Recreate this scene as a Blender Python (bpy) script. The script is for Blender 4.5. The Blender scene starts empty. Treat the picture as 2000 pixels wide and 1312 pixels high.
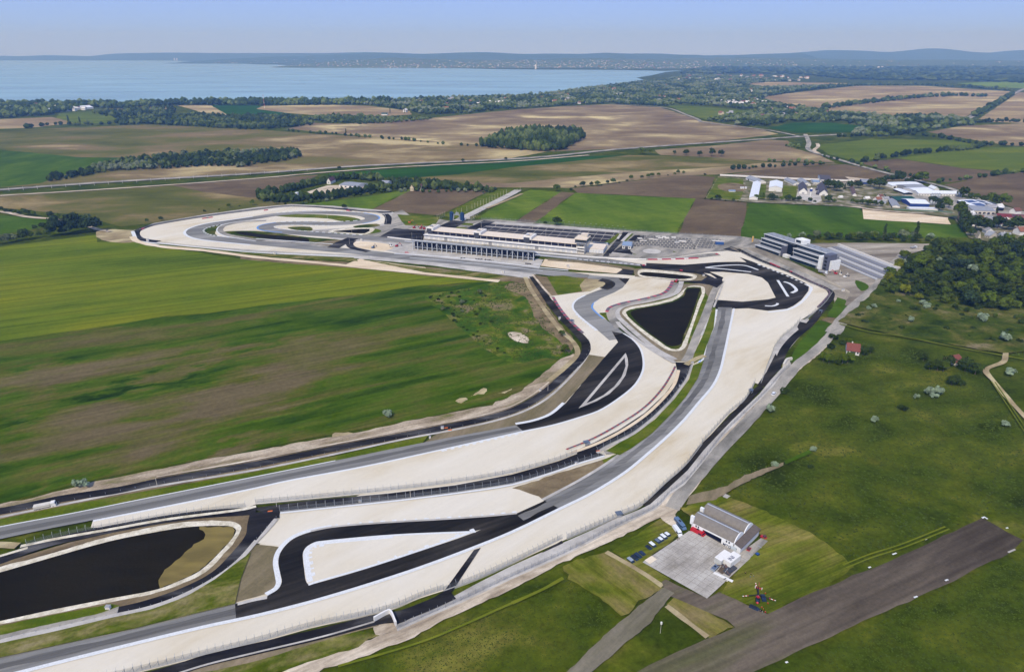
import bpy, bmesh, math, random
import numpy as np
from mathutils import Vector, Matrix, noise as mnoise
from mathutils.geometry import tessellate_polygon
S = bpy.context.scene
COL = S.collection
R = math.radians
random.seed(7)
# ---------------------------------------------------------------- camera, sky, sun, exposure
CAM_H = 190.0
SC = CAM_H/150.0
FPX = 1333.0
PITCH = math.atan((656.0-100.0)/FPX)
cd = bpy.data.cameras.new('camera'); cam = bpy.data.objects.new('camera', cd); COL.objects.link(cam)
cd.sensor_width = 36; cd.lens = FPX/2000*36; cd.clip_start = 1; cd.clip_end = 80000
cam.location = (0, 0, CAM_H); cam.rotation_euler = (math.pi/2-PITCH, 0, 0)
S.camera = cam
SUN_EL, SUN_AZ = 48.0, 205.0          # azimuth measured clockwise from +Y; the sun stands behind the camera, to its left
W = bpy.data.worlds.new('World'); S.world = W; W.use_nodes = True
nt = W.node_tree; bg = nt.nodes['Background']
sky = nt.nodes.new('ShaderNodeTexSky'); sky.sky_type = 'NISHITA'; sky.sun_disc = False
sky.sun_elevation = R(SUN_EL); sky.sun_rotation = R(SUN_AZ)
sky.altitude = 0; sky.air_density = 0.5; sky.dust_density = 0.0; sky.ozone_density = 5.0
tint = nt.nodes.new('ShaderNodeMix'); tint.data_type = 'RGBA'; tint.blend_type = 'MULTIPLY'; tint.inputs[0].default_value = 1; tint.inputs[7].default_value = (0.62, 0.64, 1.02, 1)
nt.links.new(sky.outputs[0], tint.inputs[6])
veil = nt.nodes.new('ShaderNodeMix'); veil.data_type = 'RGBA'; veil.inputs[0].default_value = 0.75; veil.inputs[7].default_value = (2.6, 3.8, 7.4, 1)
nt.links.new(tint.outputs[2], veil.inputs[6]); nt.links.new(veil.outputs[2], bg.inputs[0]); bg.inputs[1].default_value = 0.15
sl = bpy.data.lights.new('sun', 'SUN'); sl.energy = 4.0; sl.angle = R(0.5); sl.color = (1, 0.93, 0.80)
so = bpy.data.objects.new('sun', sl); COL.objects.link(so)
sv = Vector((math.sin(R(SUN_AZ))*math.cos(R(SUN_EL)), math.cos(R(SUN_AZ))*math.cos(R(SUN_EL)), math.sin(R(SUN_EL))))
so.rotation_euler = sv.to_track_quat('Z', 'Y').to_euler(); so.location = sv*500
S.view_settings.view_transform = 'Standard'; S.view_settings.look = 'None'
S.view_settings.exposure = 0.0; S.view_settings.gamma = 1.0; S.view_settings.use_curve_mapping = False
S.cycles.max_bounces = 5; S.cycles.diffuse_bounces = 2; S.cycles.glossy_bounces = 2
S.cycles.transparent_max_bounces = 6; S.cycles.volume_bounces = 0
S.cycles.use_denoising = True

# ---------------------------------------------------------------- picture point -> point of the land
_c, _s = math.cos(PITCH), math.sin(PITCH)
def at(px, py, z=0.0):
    a, b = (px-1000)/FPX, (656-py)/FPX
    d = Vector((a, b*_s+_c, b*_c-_s))
    t = (z-CAM_H)/d.z
    return Vector((d.x*t, d.y*t, z))
def top_z(p, py):
    """height of the point above ground point p that shows at picture row py"""
    b = (656-py)/FPX
    return CAM_H + p.y*(b*_c-_s)/(b*_s+_c)
def wid(py):
    """metres per picture pixel on the land at row py"""
    return (at(1001, py)-at(1000, py)).length

# ---------------------------------------------------------------- tags
def tag(o, label=None, cat=None, group=None, kind=None):
    if label: o['label'] = label
    if cat: o['category'] = cat
    if group: o['group'] = group
    if kind: o['kind'] = kind
    return o
def empty(name, loc=(0,0,0), rz=0.0):
    o = bpy.data.objects.new(name, None); COL.objects.link(o)
    o.location = loc; o.rotation_euler = (0,0,rz); o.empty_display_size = 1
    return o
def copy_tree(o, parent=None):
    c = o.copy(); COL.objects.link(c)
    if parent is not None: c.parent = parent
    for ch in o.children: copy_tree(ch, c)
    return c

# ---------------------------------------------------------------- colours and materials
def lin(v):
    v /= 255.0
    return v/12.92 if v <= 0.04045 else ((v+0.055)/1.055)**2.4
def C(r, g, b, k=1.0):
    return (lin(r)*k, lin(g)*k, lin(b)*k, 1.0)
_mats = {}
def mat(name, col, rough=0.8, spec=0.3, metal=0.0, var=0.10, scale=0.6):
    """plain painted or bare surface with a little uneven tone"""
    if name in _mats: return _mats[name]
    m = bpy.data.materials.new(name); m.use_nodes = True; n = m.node_tree.nodes; l = m.node_tree.links
    p = n['Principled BSDF']; p.inputs['Roughness'].default_value = rough
    p.inputs['Specular IOR Level'].default_value = spec; p.inputs['Metallic'].default_value = metal
    g = n.new('ShaderNodeNewGeometry'); t = n.new('ShaderNodeTexNoise'); t.inputs['Scale'].default_value = scale
    t.inputs['Detail'].default_value = 5
    l.new(g.outputs['Position'], t.inputs['Vector'])
    r = n.new('ShaderNodeMapRange'); r.inputs[1].default_value = 0.3; r.inputs[2].default_value = 0.7
    r.inputs[3].default_value = 1-var; r.inputs[4].default_value = 1+var
    l.new(t.outputs[0], r.inputs[0])
    mx = n.new('ShaderNodeVectorMath'); mx.operation = 'SCALE'; mx.inputs[0].default_value = col[:3]
    l.new(r.outputs[0], mx.inputs['Scale']); l.new(mx.outputs[0], p.inputs['Base Color'])
    _mats[name] = m
    return m
def gmat(name, cols, big=60, st=(1,1), ang=0.0, fine=2.5, fvar=0.12, rows=0.0, rowd=3.0, lo=0.32, hi=0.68, grad=None, gmix=0.5, mid=None, rough=1.0, spec=0.0, spots=None, lines=None):
    """land cover: big soft patches between the colours, stretched along ang, plus fine grain and optional rows"""
    if name in _mats: return _mats[name]
    m = bpy.data.materials.new(name); m.use_nodes = True; n = m.node_tree.nodes; l = m.node_tree.links
    p = n['Principled BSDF']; p.inputs['Roughness'].default_value = rough
    p.inputs['Specular IOR Level'].default_value = spec
    g = n.new('ShaderNodeNewGeometry')
    def mapped(sx, sy, off=0.0):
        q = n.new('ShaderNodeMapping'); q.vector_type = 'TEXTURE'
        q.inputs['Location'].default_value = (off, off*0.7, 0)
        q.inputs['Rotation'].default_value = (0,0,ang); q.inputs['Scale'].default_value = (sx, sy, 1)
        l.new(g.outputs['Position'], q.inputs[0]); return q.outputs[0]
    def nz(sx, sy, det=5, off=0.0, ro=0.55, dist=0.0):
        t = n.new('ShaderNodeTexNoise'); t.inputs['Scale'].default_value = 1; t.inputs['Detail'].default_value = det
        t.inputs['Roughness'].default_value = ro; t.inputs['Distortion'].default_value = dist
        l.new(mapped(sx, sy, off), t.inputs['Vector']); return t.outputs[0]
    def mth(op, a, b=None, c=None):
        q = n.new('ShaderNodeMath'); q.operation = op
        for i, v in enumerate((a, b, c)):
            if v is None: continue
            if isinstance(v, (int, float)): q.inputs[i].default_value = v
            else: l.new(v, q.inputs[i])
        return q.outputs[0]
    h = abs(hash_name(name)) % 997
    f = nz(big*st[0], big*st[1], 6, h*3.1, 0.6, 0.4)
    r = n.new('ShaderNodeMapRange'); r.inputs[1].default_value = lo; r.inputs[2].default_value = hi; l.new(f, r.inputs[0])
    fac = r.outputs[0]
    if grad:
        p0, p1 = grad; d = (p1-p0); L2 = d.length_squared
        vm = n.new('ShaderNodeVectorMath'); vm.operation = 'DOT_PRODUCT'; l.new(g.outputs['Position'], vm.inputs[0])
        vm.inputs[1].default_value = (d.x/L2, d.y/L2, 0)
        gg = mth('SUBTRACT', vm.outputs['Value'], p0.x*d.x/L2+p0.y*d.y/L2)
        cl = n.new('ShaderNodeClamp'); l.new(gg, cl.inputs[0])
        fac = mth('ADD', mth('MULTIPLY', fac, 1-gmix), mth('MULTIPLY', cl.outputs[0], gmix))
    wob = None
    if spots:
        tn = n.new('ShaderNodeTexNoise'); tn.inputs['Scale'].default_value = 1; tn.inputs['Detail'].default_value = 6; tn.inputs['Roughness'].default_value = .65
        l.new(mapped(46, 20, 5), tn.inputs['Vector']); sb = n.new('ShaderNodeVectorMath'); sb.operation = 'SUBTRACT'; l.new(tn.outputs['Color'], sb.inputs[0]); sb.inputs[1].default_value = (.5,.5,.5)
        sc_ = n.new('ShaderNodeVectorMath'); sc_.operation = 'SCALE'; l.new(sb.outputs[0], sc_.inputs[0]); sc_.inputs['Scale'].default_value = 130
        ad = n.new('ShaderNodeVectorMath'); ad.operation = 'ADD'; l.new(g.outputs['Position'], ad.inputs[0]); l.new(sc_.outputs[0], ad.inputs[1]); wob = ad.outputs[0]
    for (q0, q1, hw, amp) in (spots or []):
        A_, B_ = at(*q0), at(*q1); mid_ = (A_+B_)/2; dd = B_-A_
        q = n.new('ShaderNodeMapping'); q.vector_type = 'TEXTURE'; q.inputs['Location'].default_value = (mid_.x, mid_.y, 0)
        q.inputs['Rotation'].default_value = (0,0,math.atan2(dd.y, dd.x)); q.inputs['Scale'].default_value = (max(dd.length/2, hw), hw, 1e6)
        l.new(wob, q.inputs[0])
        ln = n.new('ShaderNodeVectorMath'); ln.operation = 'LENGTH'; l.new(q.outputs[0], ln.inputs[0])
        mr = n.new('ShaderNodeMapRange'); mr.interpolation_type = 'SMOOTHSTEP'; l.new(ln.outputs['Value'], mr.inputs[0]); mr.inputs[1].default_value = 1.15; mr.inputs[2].default_value = 0.1
        mr.inputs[3].default_value = 0; mr.inputs[4].default_value = amp
        fac = mth('ADD', fac, mr.outputs[0])
    rp = n.new('ShaderNodeValToRGB'); e = rp.color_ramp.elements
    k = len(cols)
    e[0].position = 0; e[0].color = cols[0]; e[1].position = 1; e[1].color = cols[-1]
    for i in range(1, k-1):
        q = e.new(mid[i-1] if mid else i/(k-1)); q.color = cols[i]
    l.new(fac, rp.inputs[0])
    f2 = nz(fine*1.5, fine*1.5, 3, 31+h, .7); f3 = nz(fine*7*max(1,st[0]**.5), fine*7, 8, 77+h, .72)
    v = mth('ADD', mth('MULTIPLY', f2, 4*fvar), mth('MULTIPLY', f3, 4*fvar))
    v = mth('ADD', v, 1-4*fvar)
    if rows > 0:
        f4 = nz(400, rowd, 3, 11)
        v = mth('MAXIMUM', mth('MULTIPLY', v, mth('ADD', mth('MULTIPLY', f4, 3.2*rows), 1-1.6*rows)), 0.05)
    mx = n.new('ShaderNodeVectorMath'); mx.operation = 'SCALE'
    l.new(rp.outputs[0], mx.inputs[0]); l.new(v, mx.inputs['Scale'])
    if lines:
        wv = n.new('ShaderNodeTexWave'); wv.bands_direction = 'Y'; wv.inputs['Scale'].default_value = 1; wv.inputs['Distortion'].default_value = .6; wv.inputs['Detail'].default_value = 1
        l.new(mapped(lines[0]*3.18, lines[0]*3.18), wv.inputs['Vector']); pw = mth('POWER', wv.outputs['Fac'], 14.0)
        v2 = mth('SUBTRACT', 1.0, mth('MULTIPLY', pw, lines[1])); m2 = n.new('ShaderNodeVectorMath'); m2.operation = 'SCALE'; l.new(mx.outputs[0], m2.inputs[0]); l.new(v2, m2.inputs['Scale']); mx = m2
    l.new(mx.outputs[0], p.inputs['Base Color'])
    _mats[name] = m
    return m
def hash_name(s):
    h = 0
    for ch in s: h = (h*31+ord(ch)) & 0xffffff
    return h
def dirang(p, q):
    a, b = at(*p), at(*q)
    return math.atan2(b.y-a.y, b.x-a.x)

# ---------------------------------------------------------------- sheets of the land
_layer = [0.02]
def nextz():
    _layer[0] += 0.004
    return _layer[0]
def cr(pts, n=6, closed=False):
    """smooth curve through points"""
    P = [Vector((p[0], p[1])) for p in pts]; N = len(P); out = []
    rng = range(N if closed else N-1)
    for i in rng:
        p1, p2 = P[i], P[(i+1) % N]
        p0 = P[(i-1) % N] if (closed or i > 0) else p1*2-p2
        p3 = P[(i+2) % N] if (closed or i+2 < N) else p2*2-p1
        t0 = 0; t1 = t0+max(1e-3, (p1-p0).length**.5); t2 = t1+max(1e-3, (p2-p1).length**.5); t3 = t2+max(1e-3, (p3-p2).length**.5)
        for j in range(n):
            t = t1+(t2-t1)*j/n
            a1 = p0*((t1-t)/(t1-t0))+p1*((t-t0)/(t1-t0)); a2 = p1*((t2-t)/(t2-t1))+p2*((t-t1)/(t2-t1)); a3 = p2*((t3-t)/(t3-t2))+p3*((t-t2)/(t3-t2))
            b1 = a1*((t2-t)/(t2-t0))+a2*((t-t0)/(t2-t0)); b2 = a2*((t3-t)/(t3-t1))+a3*((t-t1)/(t3-t1))
            out.append(b1*((t2-t)/(t2-t1))+b2*((t-t1)/(t2-t1)))
    if not closed: out.append(P[-1])
    return out
def G(pts, z=0.0):
    # outlines that end just beyond the left picture edge run on in the same direction
    out = []; n = len(pts)
    for i, (x, y) in enumerate(pts):
        if x in (-60, -160):
            for j in (i+1, i-1):
                if 0 <= j < n or n > 2:
                    q = pts[j % n]
                    if -60 < q[0] < 700:
                        X = -250 if x == -60 else -460
                        y = y+(y-q[1])/(q[0]-x)*(x-X); x = X; break
        out.append(at(x, y, z))
    return out
def mesh_obj(name, verts, faces, m, parent=None, mats=None, mi=None, smooth=False):
    me = bpy.data.meshes.new(name); me.from_pydata([tuple(v) for v in verts], [], faces)
    for q in (mats or [m]): me.materials.append(q)
    if mi is not None: me.polygons.foreach_set('material_index', mi)
    if smooth: me.polygons.foreach_set('use_smooth', [True]*len(me.polygons))
    me.update()
    o = bpy.data.objects.new(name, me); COL.objects.link(o)
    if parent is not None: o.parent = parent
    return o
def roughen(W, amp, step):
    out = []
    N = len(W)
    for i in range(N):
        a, b = W[i], W[(i+1) % N]; L = (b-a).length; k = max(1, min(60, int(L/step)))
        nrm = Vector((-(b-a).y, (b-a).x)).normalized() if L > 0 else Vector((0,0))
        for j in range(k):
            p = a+(b-a)*(j/k)
            q = Vector((p.x/step/1.7, p.y/step/1.7, 3.3))
            out.append(p+nrm*amp*(mnoise.noise(q)+0.6*mnoise.noise(q*2.7)))
    return out
def sheet(name, m, pts, smooth=0, rough=0.0, step=None, z=None, world=False, kind='structure', parent=None):
    z = nextz() if z is None else z
    Wp = [Vector((p[0], p[1])) for p in (pts if world else G(pts, z))]
    if smooth: Wp = cr(Wp, smooth, True)
    if rough: Wp = roughen(Wp, rough, step or rough*2.5)
    # drop coincident points
    Q = [Wp[0]]
    for p in Wp[1:]:
        if (p-Q[-1]).length > 0.02: Q.append(p)
    if (Q[0]-Q[-1]).length < 0.02: Q.pop()
    area = sum(Q[i].x*Q[(i+1)%len(Q)].y-Q[(i+1)%len(Q)].x*Q[i].y for i in range(len(Q)))
    if area < 0: Q.reverse()
    V3 = [Vector((p.x, p.y, z)) for p in Q]
    tris = tessellate_polygon([[Vector((p.x, p.y, 0)) for p in Q]])
    F = []
    for a, b, c in tris:
        n = (Q[b].x-Q[a].x)*(Q[c].y-Q[a].y)-(Q[b].y-Q[a].y)*(Q[c].x-Q[a].x)
        if abs(n) < 1e-6: continue
        F.append((a,b,c) if n > 0 else (a,c,b))
    o = mesh_obj(name, V3, F, m, parent)
    if kind: o['kind'] = kind
    return o
def resample(P, d):
    out = [P[0]]; acc = 0
    for i in range(len(P)-1):
        a, b = P[i], P[i+1]; L = (b-a).length
        if L < 1e-6: continue
        t = d-acc
        while t <= L:
            out.append(a+(b-a)*(t/L)); t += d
        acc = L-(t-d)
    return out
def normals(P):
    out = []
    for i in range(len(P)):
        a = P[max(0, i-1)]; b = P[min(len(P)-1, i+1)]; d = (b-a)
        d = d.normalized() if d.length > 1e-9 else Vector((1,0))
        out.append(Vector((-d.y, d.x)))
    return out
def line2d(pts, z=0.0, n=6, smooth=True):
    Wp = [Vector((p.x, p.y)) for p in G(pts, z)]
    return cr(Wp, n) if smooth and len(Wp) > 2 else Wp
def ribbon(name, m, pts, w, off=0.0, z=None, n=6, smooth=True, world=None, dash=None, kind='structure', parent=None, wjit=0.0):
    """strip w metres wide along a line, off metres to its left; dash=(on, off) breaks it up"""
    z = nextz() if z is None else z
    if world is None:
        w *= SC; off *= SC
        if dash: dash = (dash[0]*SC, dash[1]*SC)+tuple(dash[2:])
    P = world if world is not None else line2d(pts, z, n, smooth)
    V, F = [], []
    if dash:
        P = resample(P, dash[2] if len(dash) > 2 else 1.0)
    N = normals(P); L = 0; 
    for i in range(len(P)-1):
        seg = (P[i+1]-P[i]).length
        if dash is None or (L % (dash[0]+dash[1])) < dash[0]:
            k = len(V)
            wa = w*(1+wjit*mnoise.noise(Vector((P[i].x/9, P[i].y/9, 1)))); wb = w*(1+wjit*mnoise.noise(Vector((P[i+1].x/9, P[i+1].y/9, 1))))
            for q, nn, ww in ((P[i], N[i], wa), (P[i+1], N[i+1], wb)):
                a = q+nn*(off+ww/2); b = q+nn*(off-ww/2)
                V += [(b.x, b.y, z), (a.x, a.y, z)]
            F.append((k, k+2, k+3, k+1))
        L += seg
    o = mesh_obj(name, V, F, m, parent)
    if kind: o['kind'] = kind
    return o
def between(name, m, A, B, n=6, z=None):
    """surface between two picture-space edges running the same way"""
    z = nextz() if z is None else z
    a = line2d(A, z, n); b = line2d(B, z, n)
    return sheet(name, m, a+b[::-1], z=z, world=True)
# ================================================================ THE LAND
KC = 0.92
def c(r, g, b): return C(r, g, b, KC)
a_left = dirang((0,800), (500,705)); a_hor = 0.0
M_meadow = gmat('meadow_grass', [c(42,51,5), c(59,71,8), c(77,84,16), c(106,102,42)], 30, (1.4,1), 0.3, 1.5, 0.36, lo=0.32, hi=0.70, spots=[((700,1290),(1250,1180),45,.22),((1560,960),(1700,760),60,.12)])
M_weedy = gmat('weedy_verge', [c(50,64,8), c(78,88,16), c(116,110,60), c(140,128,92)], 9, (2.5,1), a_left, 1.0, 0.30)
M_scrub = gmat('scrub_ground', [c(38,52,8), c(62,74,14), c(92,90,40), c(124,112,84)], 20, (1.2,1), 0.2, 1.5, 0.35, mid=[.4,.75])
M_mow = gmat('mown_grass', [c(70,82,12), c(92,98,24), c(114,108,48), c(134,118,74)], 16, (2.5,1), dirang((1500,1180),(1640,1120)), 0.9, 0.22, rows=0.45, rowd=1.3)
M_mow2 = gmat('mown_grass_dry', [c(78,88,16), c(98,100,30), c(116,108,54), c(130,114,76)], 14, (2,1), dirang((1100,1110),(1215,1200)), 0.9, 0.22, rows=0.3, rowd=1.5)
M_lawn = gmat('lawn', [c(66,84,10), c(86,98,18), c(112,110,48)], 12, (2,1), 0.0, 1.0, 0.22)
M_cropY = gmat('ripening_crop', [c(74,90,14), c(92,106,20), c(104,112,22), c(116,118,20)], 60, (4,1), dirang((0,560),(500,505)), 1.6, 0.13, rows=0.30, rowd=3, lo=.35, hi=.7, lines=(17, .22), spots=[((500,560),(960,545),40,.35),((0,640),(400,600),26,.25),((100,540),(500,500),60,-.2)])
M_cropD = gmat('patchy_crop', [c(28,46,4), c(46,68,6), c(66,86,10), c(86,86,34), c(100,88,60)], 22, (4.5,1), a_left, 1.6, 0.20, rows=0.28, rowd=3.0, lo=0.27, hi=0.80, mid=[0.22,.42, 0.62], lines=(15,.06), spots=[((-160,775),(380,690),26,.5),((150,745),(800,640),24,.42),((-160,900),(480,790),40,.55),((300,815),(680,705),36,.5),((500,735),(780,665),24,.28),((60,950),(580,862),12,.35),((860,790),(1060,640),60,.12),((700,800),(1000,700),34,-.16),((-100,690),(700,590),24,.26),((-100,975),(800,825),12,.2),((-100,840),(500,705),9,-.3)])
M_cropE = gmat('young_green_crop', [c(57,77,9), c(76,98,12), c(93,112,17)], 40, (6,1), dirang((500,640),(960,560)), 2, 0.08, rows=0.2, rowd=5)
M_gravel = gmat('runoff_gravel', [c(190,171,137), c(203,189,161), c(211,200,177), c(216,207,188)], 26, (3.5,1), 0.75, 1.2, 0.022, lo=0.26, hi=0.64, mid=[.25,.55], rows=.03, rowd=2)
M_whitestone = gmat('white_stone', [c(176,164,138), c(208,198,174), c(226,218,198)], 4, (1,1), 0, 0.5, 0.18)
M_tarmac = gmat('worn_tarmac', [c(106,104,99), c(128,126,120), c(150,147,140)], 20, (14,1), dirang((134,1270),(715,1120)), 0.6, 0.08, rows=0.24, rowd=1.3)
M_black = gmat('new_asphalt', [c(28,26,24), c(41,38,34), c(60,56,51), c(92,86,80)], 12, (8,1), dirang((600,1160),(1000,1020)), 0.8, 0.14, rows=0.42, rowd=1.6, rough=0.9, lo=.32, hi=.74, mid=[.35,.7])
M_black2 = gmat('dusty_asphalt', [c(30,28,30), c(46,44,44), c(84,82,80), c(120,116,110)], 10, (4,1), dirang((600,980),(1000,930)), 0.7, 0.15, rough=0.9, lo=0.36, hi=0.8)
M_greyroad = gmat('grey_road', [c(112,108,98), c(138,133,122), c(162,155,142), c(178,168,150)], 12, (3,1), dirang((1345,950),(1500,780)), 0.8, 0.12)
M_conc = gmat('pale_concrete', [c(156,150,140), c(180,174,164), c(198,192,181)], 10, (1.5,1), 0, 0.8, 0.10)
M_kerb = mat('kerb_white', c(214,214,210), 0.6, 0.2, 0, 0.12, 2.0)
M_red = mat('kerb_red', c(190,50,60), 0.6, 0.3, 0, 0.08)
M_blue = mat('kerb_blue', c(92,140,196), 0.6, 0.3, 0, 0.05)
M_dirt = gmat('bare_dirt', [c(132,116,87), c(158,142,107), c(190,176,135)], 14, (2,1), 0.5, 1.0, 0.14)
M_track = gmat('dirt_track', [c(146,130,108), c(178,162,138), c(200,184,160), c(218,204,180)], 8, (3.5,1), dirang((800,1230),(1100,1090)), 0.9, 0.14, rows=.25, rowd=1.2)
M_sand = gmat('sand', [c(200,178,146), c(216,196,164), c(226,210,184)], 14, (3,1), 0, 0.9, 0.08)
M_tan = gmat('dry_stubble', [c(108,98,70), c(124,112,86), c(140,124,100)], 12, (4,1), dirang((1104,786),(1181,697)), 0.8, 0.15, rows=0.15, rowd=2)
M_soil = gmat('brown_soil', [c(96,82,60), c(120,104,78), c(140,124,93)], 10, (2,1), 0.4, 0.9, 0.18)
M_runway = gmat('worn_runway', [c(62,54,45), c(79,70,59), c(106,95,80), c(82,84,46)], 22, (7,1), dirang((1500,1240),(1900,1060)), 1.0, 0.16, rows=0.30, rowd=2.0, grad=(at(1900,1060), at(1380,1290)), gmix=0.3)
M_taxi = gmat('taxi_strip', [c(104,98,78), c(126,118,100), c(144,136,118)], 14, (5,1), dirang((1130,1312),(1300,1145)), 1.0, 0.12, rows=0.15, rowd=2)
M_br1 = gmat('pale_ploughland', [c(108,90,67), c(126,108,80), c(148,130,95), c(206,188,135)], 130, (1.5,1), 0.05, 4, 0.07, rows=0.08, rowd=9, lo=0.32, hi=0.72, mid=[0.35, 0.62], spots=[((720,268),(1000,285),45,.45),((700,262),(860,268),40,.4),((1010,230),(1060,228),60,.6),((1150,232),(1200,228),60,.5),((1320,238),(1370,236),60,.4),((600,246),(760,242),50,.4)])
M_br1b = gmat('far_ploughland', [c(124,104,76), c(144,124,90), c(168,150,107), c(216,198,144)], 170, (1.6,1), 0.0, 6, 0.06, lo=0.32, hi=0.72, mid=[0.4, 0.68], spots=[((1500,196),(1650,194),70,.6),((1540,204),(1575,204),50,.5)])
M_br2 = gmat('dark_ploughland', [c(88,74,55), c(102,86,64), c(118,102,74)], 60, (1.5,1), 0.1, 3, 0.10, rows=0.16, rowd=5)
M_olive = gmat('thin_crop', [c(74,78,27), c(92,92,40), c(118,104,64), c(152,134,92)], 90, (1.8,1), 0.08, 3, 0.08, rows=0.12, rowd=6, mid=[0.4, 0.68])
M_oliveG = gmat('thin_crop_into_soil', [c(76,78,26), c(98,96,41), c(124,106,73), c(186,168,121)], 120, (1.6,1), 0.05, 4, 0.07, grad=(at(250,270), at(640,275)), gmix=0.42, mid=[0.33, 0.66], lo=.35, hi=.66, spots=[((0,284),(250,290),50,.35),((760,276),(930,287),30,.4),((650,272),(850,282),40,.35),((450,296),(620,290),50,.3)])
M_lot = gmat('paddock_asphalt', [c(50,48,50), c(62,60,63), c(78,76,78)], 20, (3,1), .1, .8, .1)
M_green1 = gmat('bright_green_field', [c(70,92,18), c(86,106,24), c(106,120,36)], 50, (1,3), 0.35, 2.5, 0.10, rows=0.16, rowd=4, lines=(18,.12))
M_green2 = gmat('deep_green_field', [c(36,66,15), c(41,76,18), c(51,87,20)], 60, (4,1), 0.2, 4, 0.05)
M_green3 = gmat('grass_green_field', [c(52,74,10), c(66,90,14), c(86,106,24)], 50, (1,3), 0.1, 2.5, 0.10, rows=0.16, rowd=5, lines=(20,.12))
M_green4 = gmat('rough_pasture', [c(76,89,19), c(89,102,23), c(106,112,29)], 80, (3,1), 0.1, 4, 0.10)
M_fargreen = gmat('far_meadow', [c(91,114,31), c(106,127,36), c(123,138,43)], 200, (4,1), 0, 8, 0.06)

def water(name, col, rough=0.15, bump=0.05, sc=0.5, spec=0.5):
    m = bpy.data.materials.new(name); m.use_nodes = True; n = m.node_tree.nodes; l = m.node_tree.links
    p = n['Principled BSDF']; p.inputs['Roughness'].default_value = rough; p.inputs['IOR'].default_value = 1.33
    p.inputs['Specular IOR Level'].default_value = spec
    g = n.new('ShaderNodeNewGeometry'); q = n.new('ShaderNodeMapping'); q.vector_type = 'TEXTURE'; q.inputs['Scale'].default_value = (1/sc*3, 1/sc, 1)
    t = n.new('ShaderNodeTexNoise'); t.inputs['Scale'].default_value = 1; t.inputs['Detail'].default_value = 6
    l.new(g.outputs['Position'], q.inputs[0]); l.new(q.outputs[0], t.inputs['Vector'])
    r = n.new('ShaderNodeValToRGB'); r.color_ramp.elements[0].position = 0.35; r.color_ramp.elements[1].position = 0.7
    r.color_ramp.elements[0].color = col; r.color_ramp.elements[1].color = tuple(v*1.6 for v in col[:3])+(1,)
    l.new(t.outputs[0], r.inputs[0]); l.new(r.outputs[0], p.inputs['Base Color'])
    b = n.new('ShaderNodeBump'); b.inputs['Strength'].default_value = bump; b.inputs['Distance'].default_value = 0.3
    t2 = n.new('ShaderNodeTexNoise'); t2.inputs['Scale'].default_value = 0.8; t2.inputs['Detail'].default_value = 4
    l.new(g.outputs['Position'], t2.inputs['Vector'])
    l.new(t2.outputs[0], b.inputs['Height']); l.new(b.outputs[0], p.inputs['Normal'])
    return m
M_lake = water('lake_water', (0.15, 0.255, 0.28, 1), 0.25, 0.0, 0.004)
M_pond = water('dark_pond_water', (0.011, 0.0085, 0.004, 1), 0.5, 0.2, 0.1, 0.0)
M_silt = water('silty_shallow_water', c(106,92,46), 0.35, 0.04, 0.2, 0.2)

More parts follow.
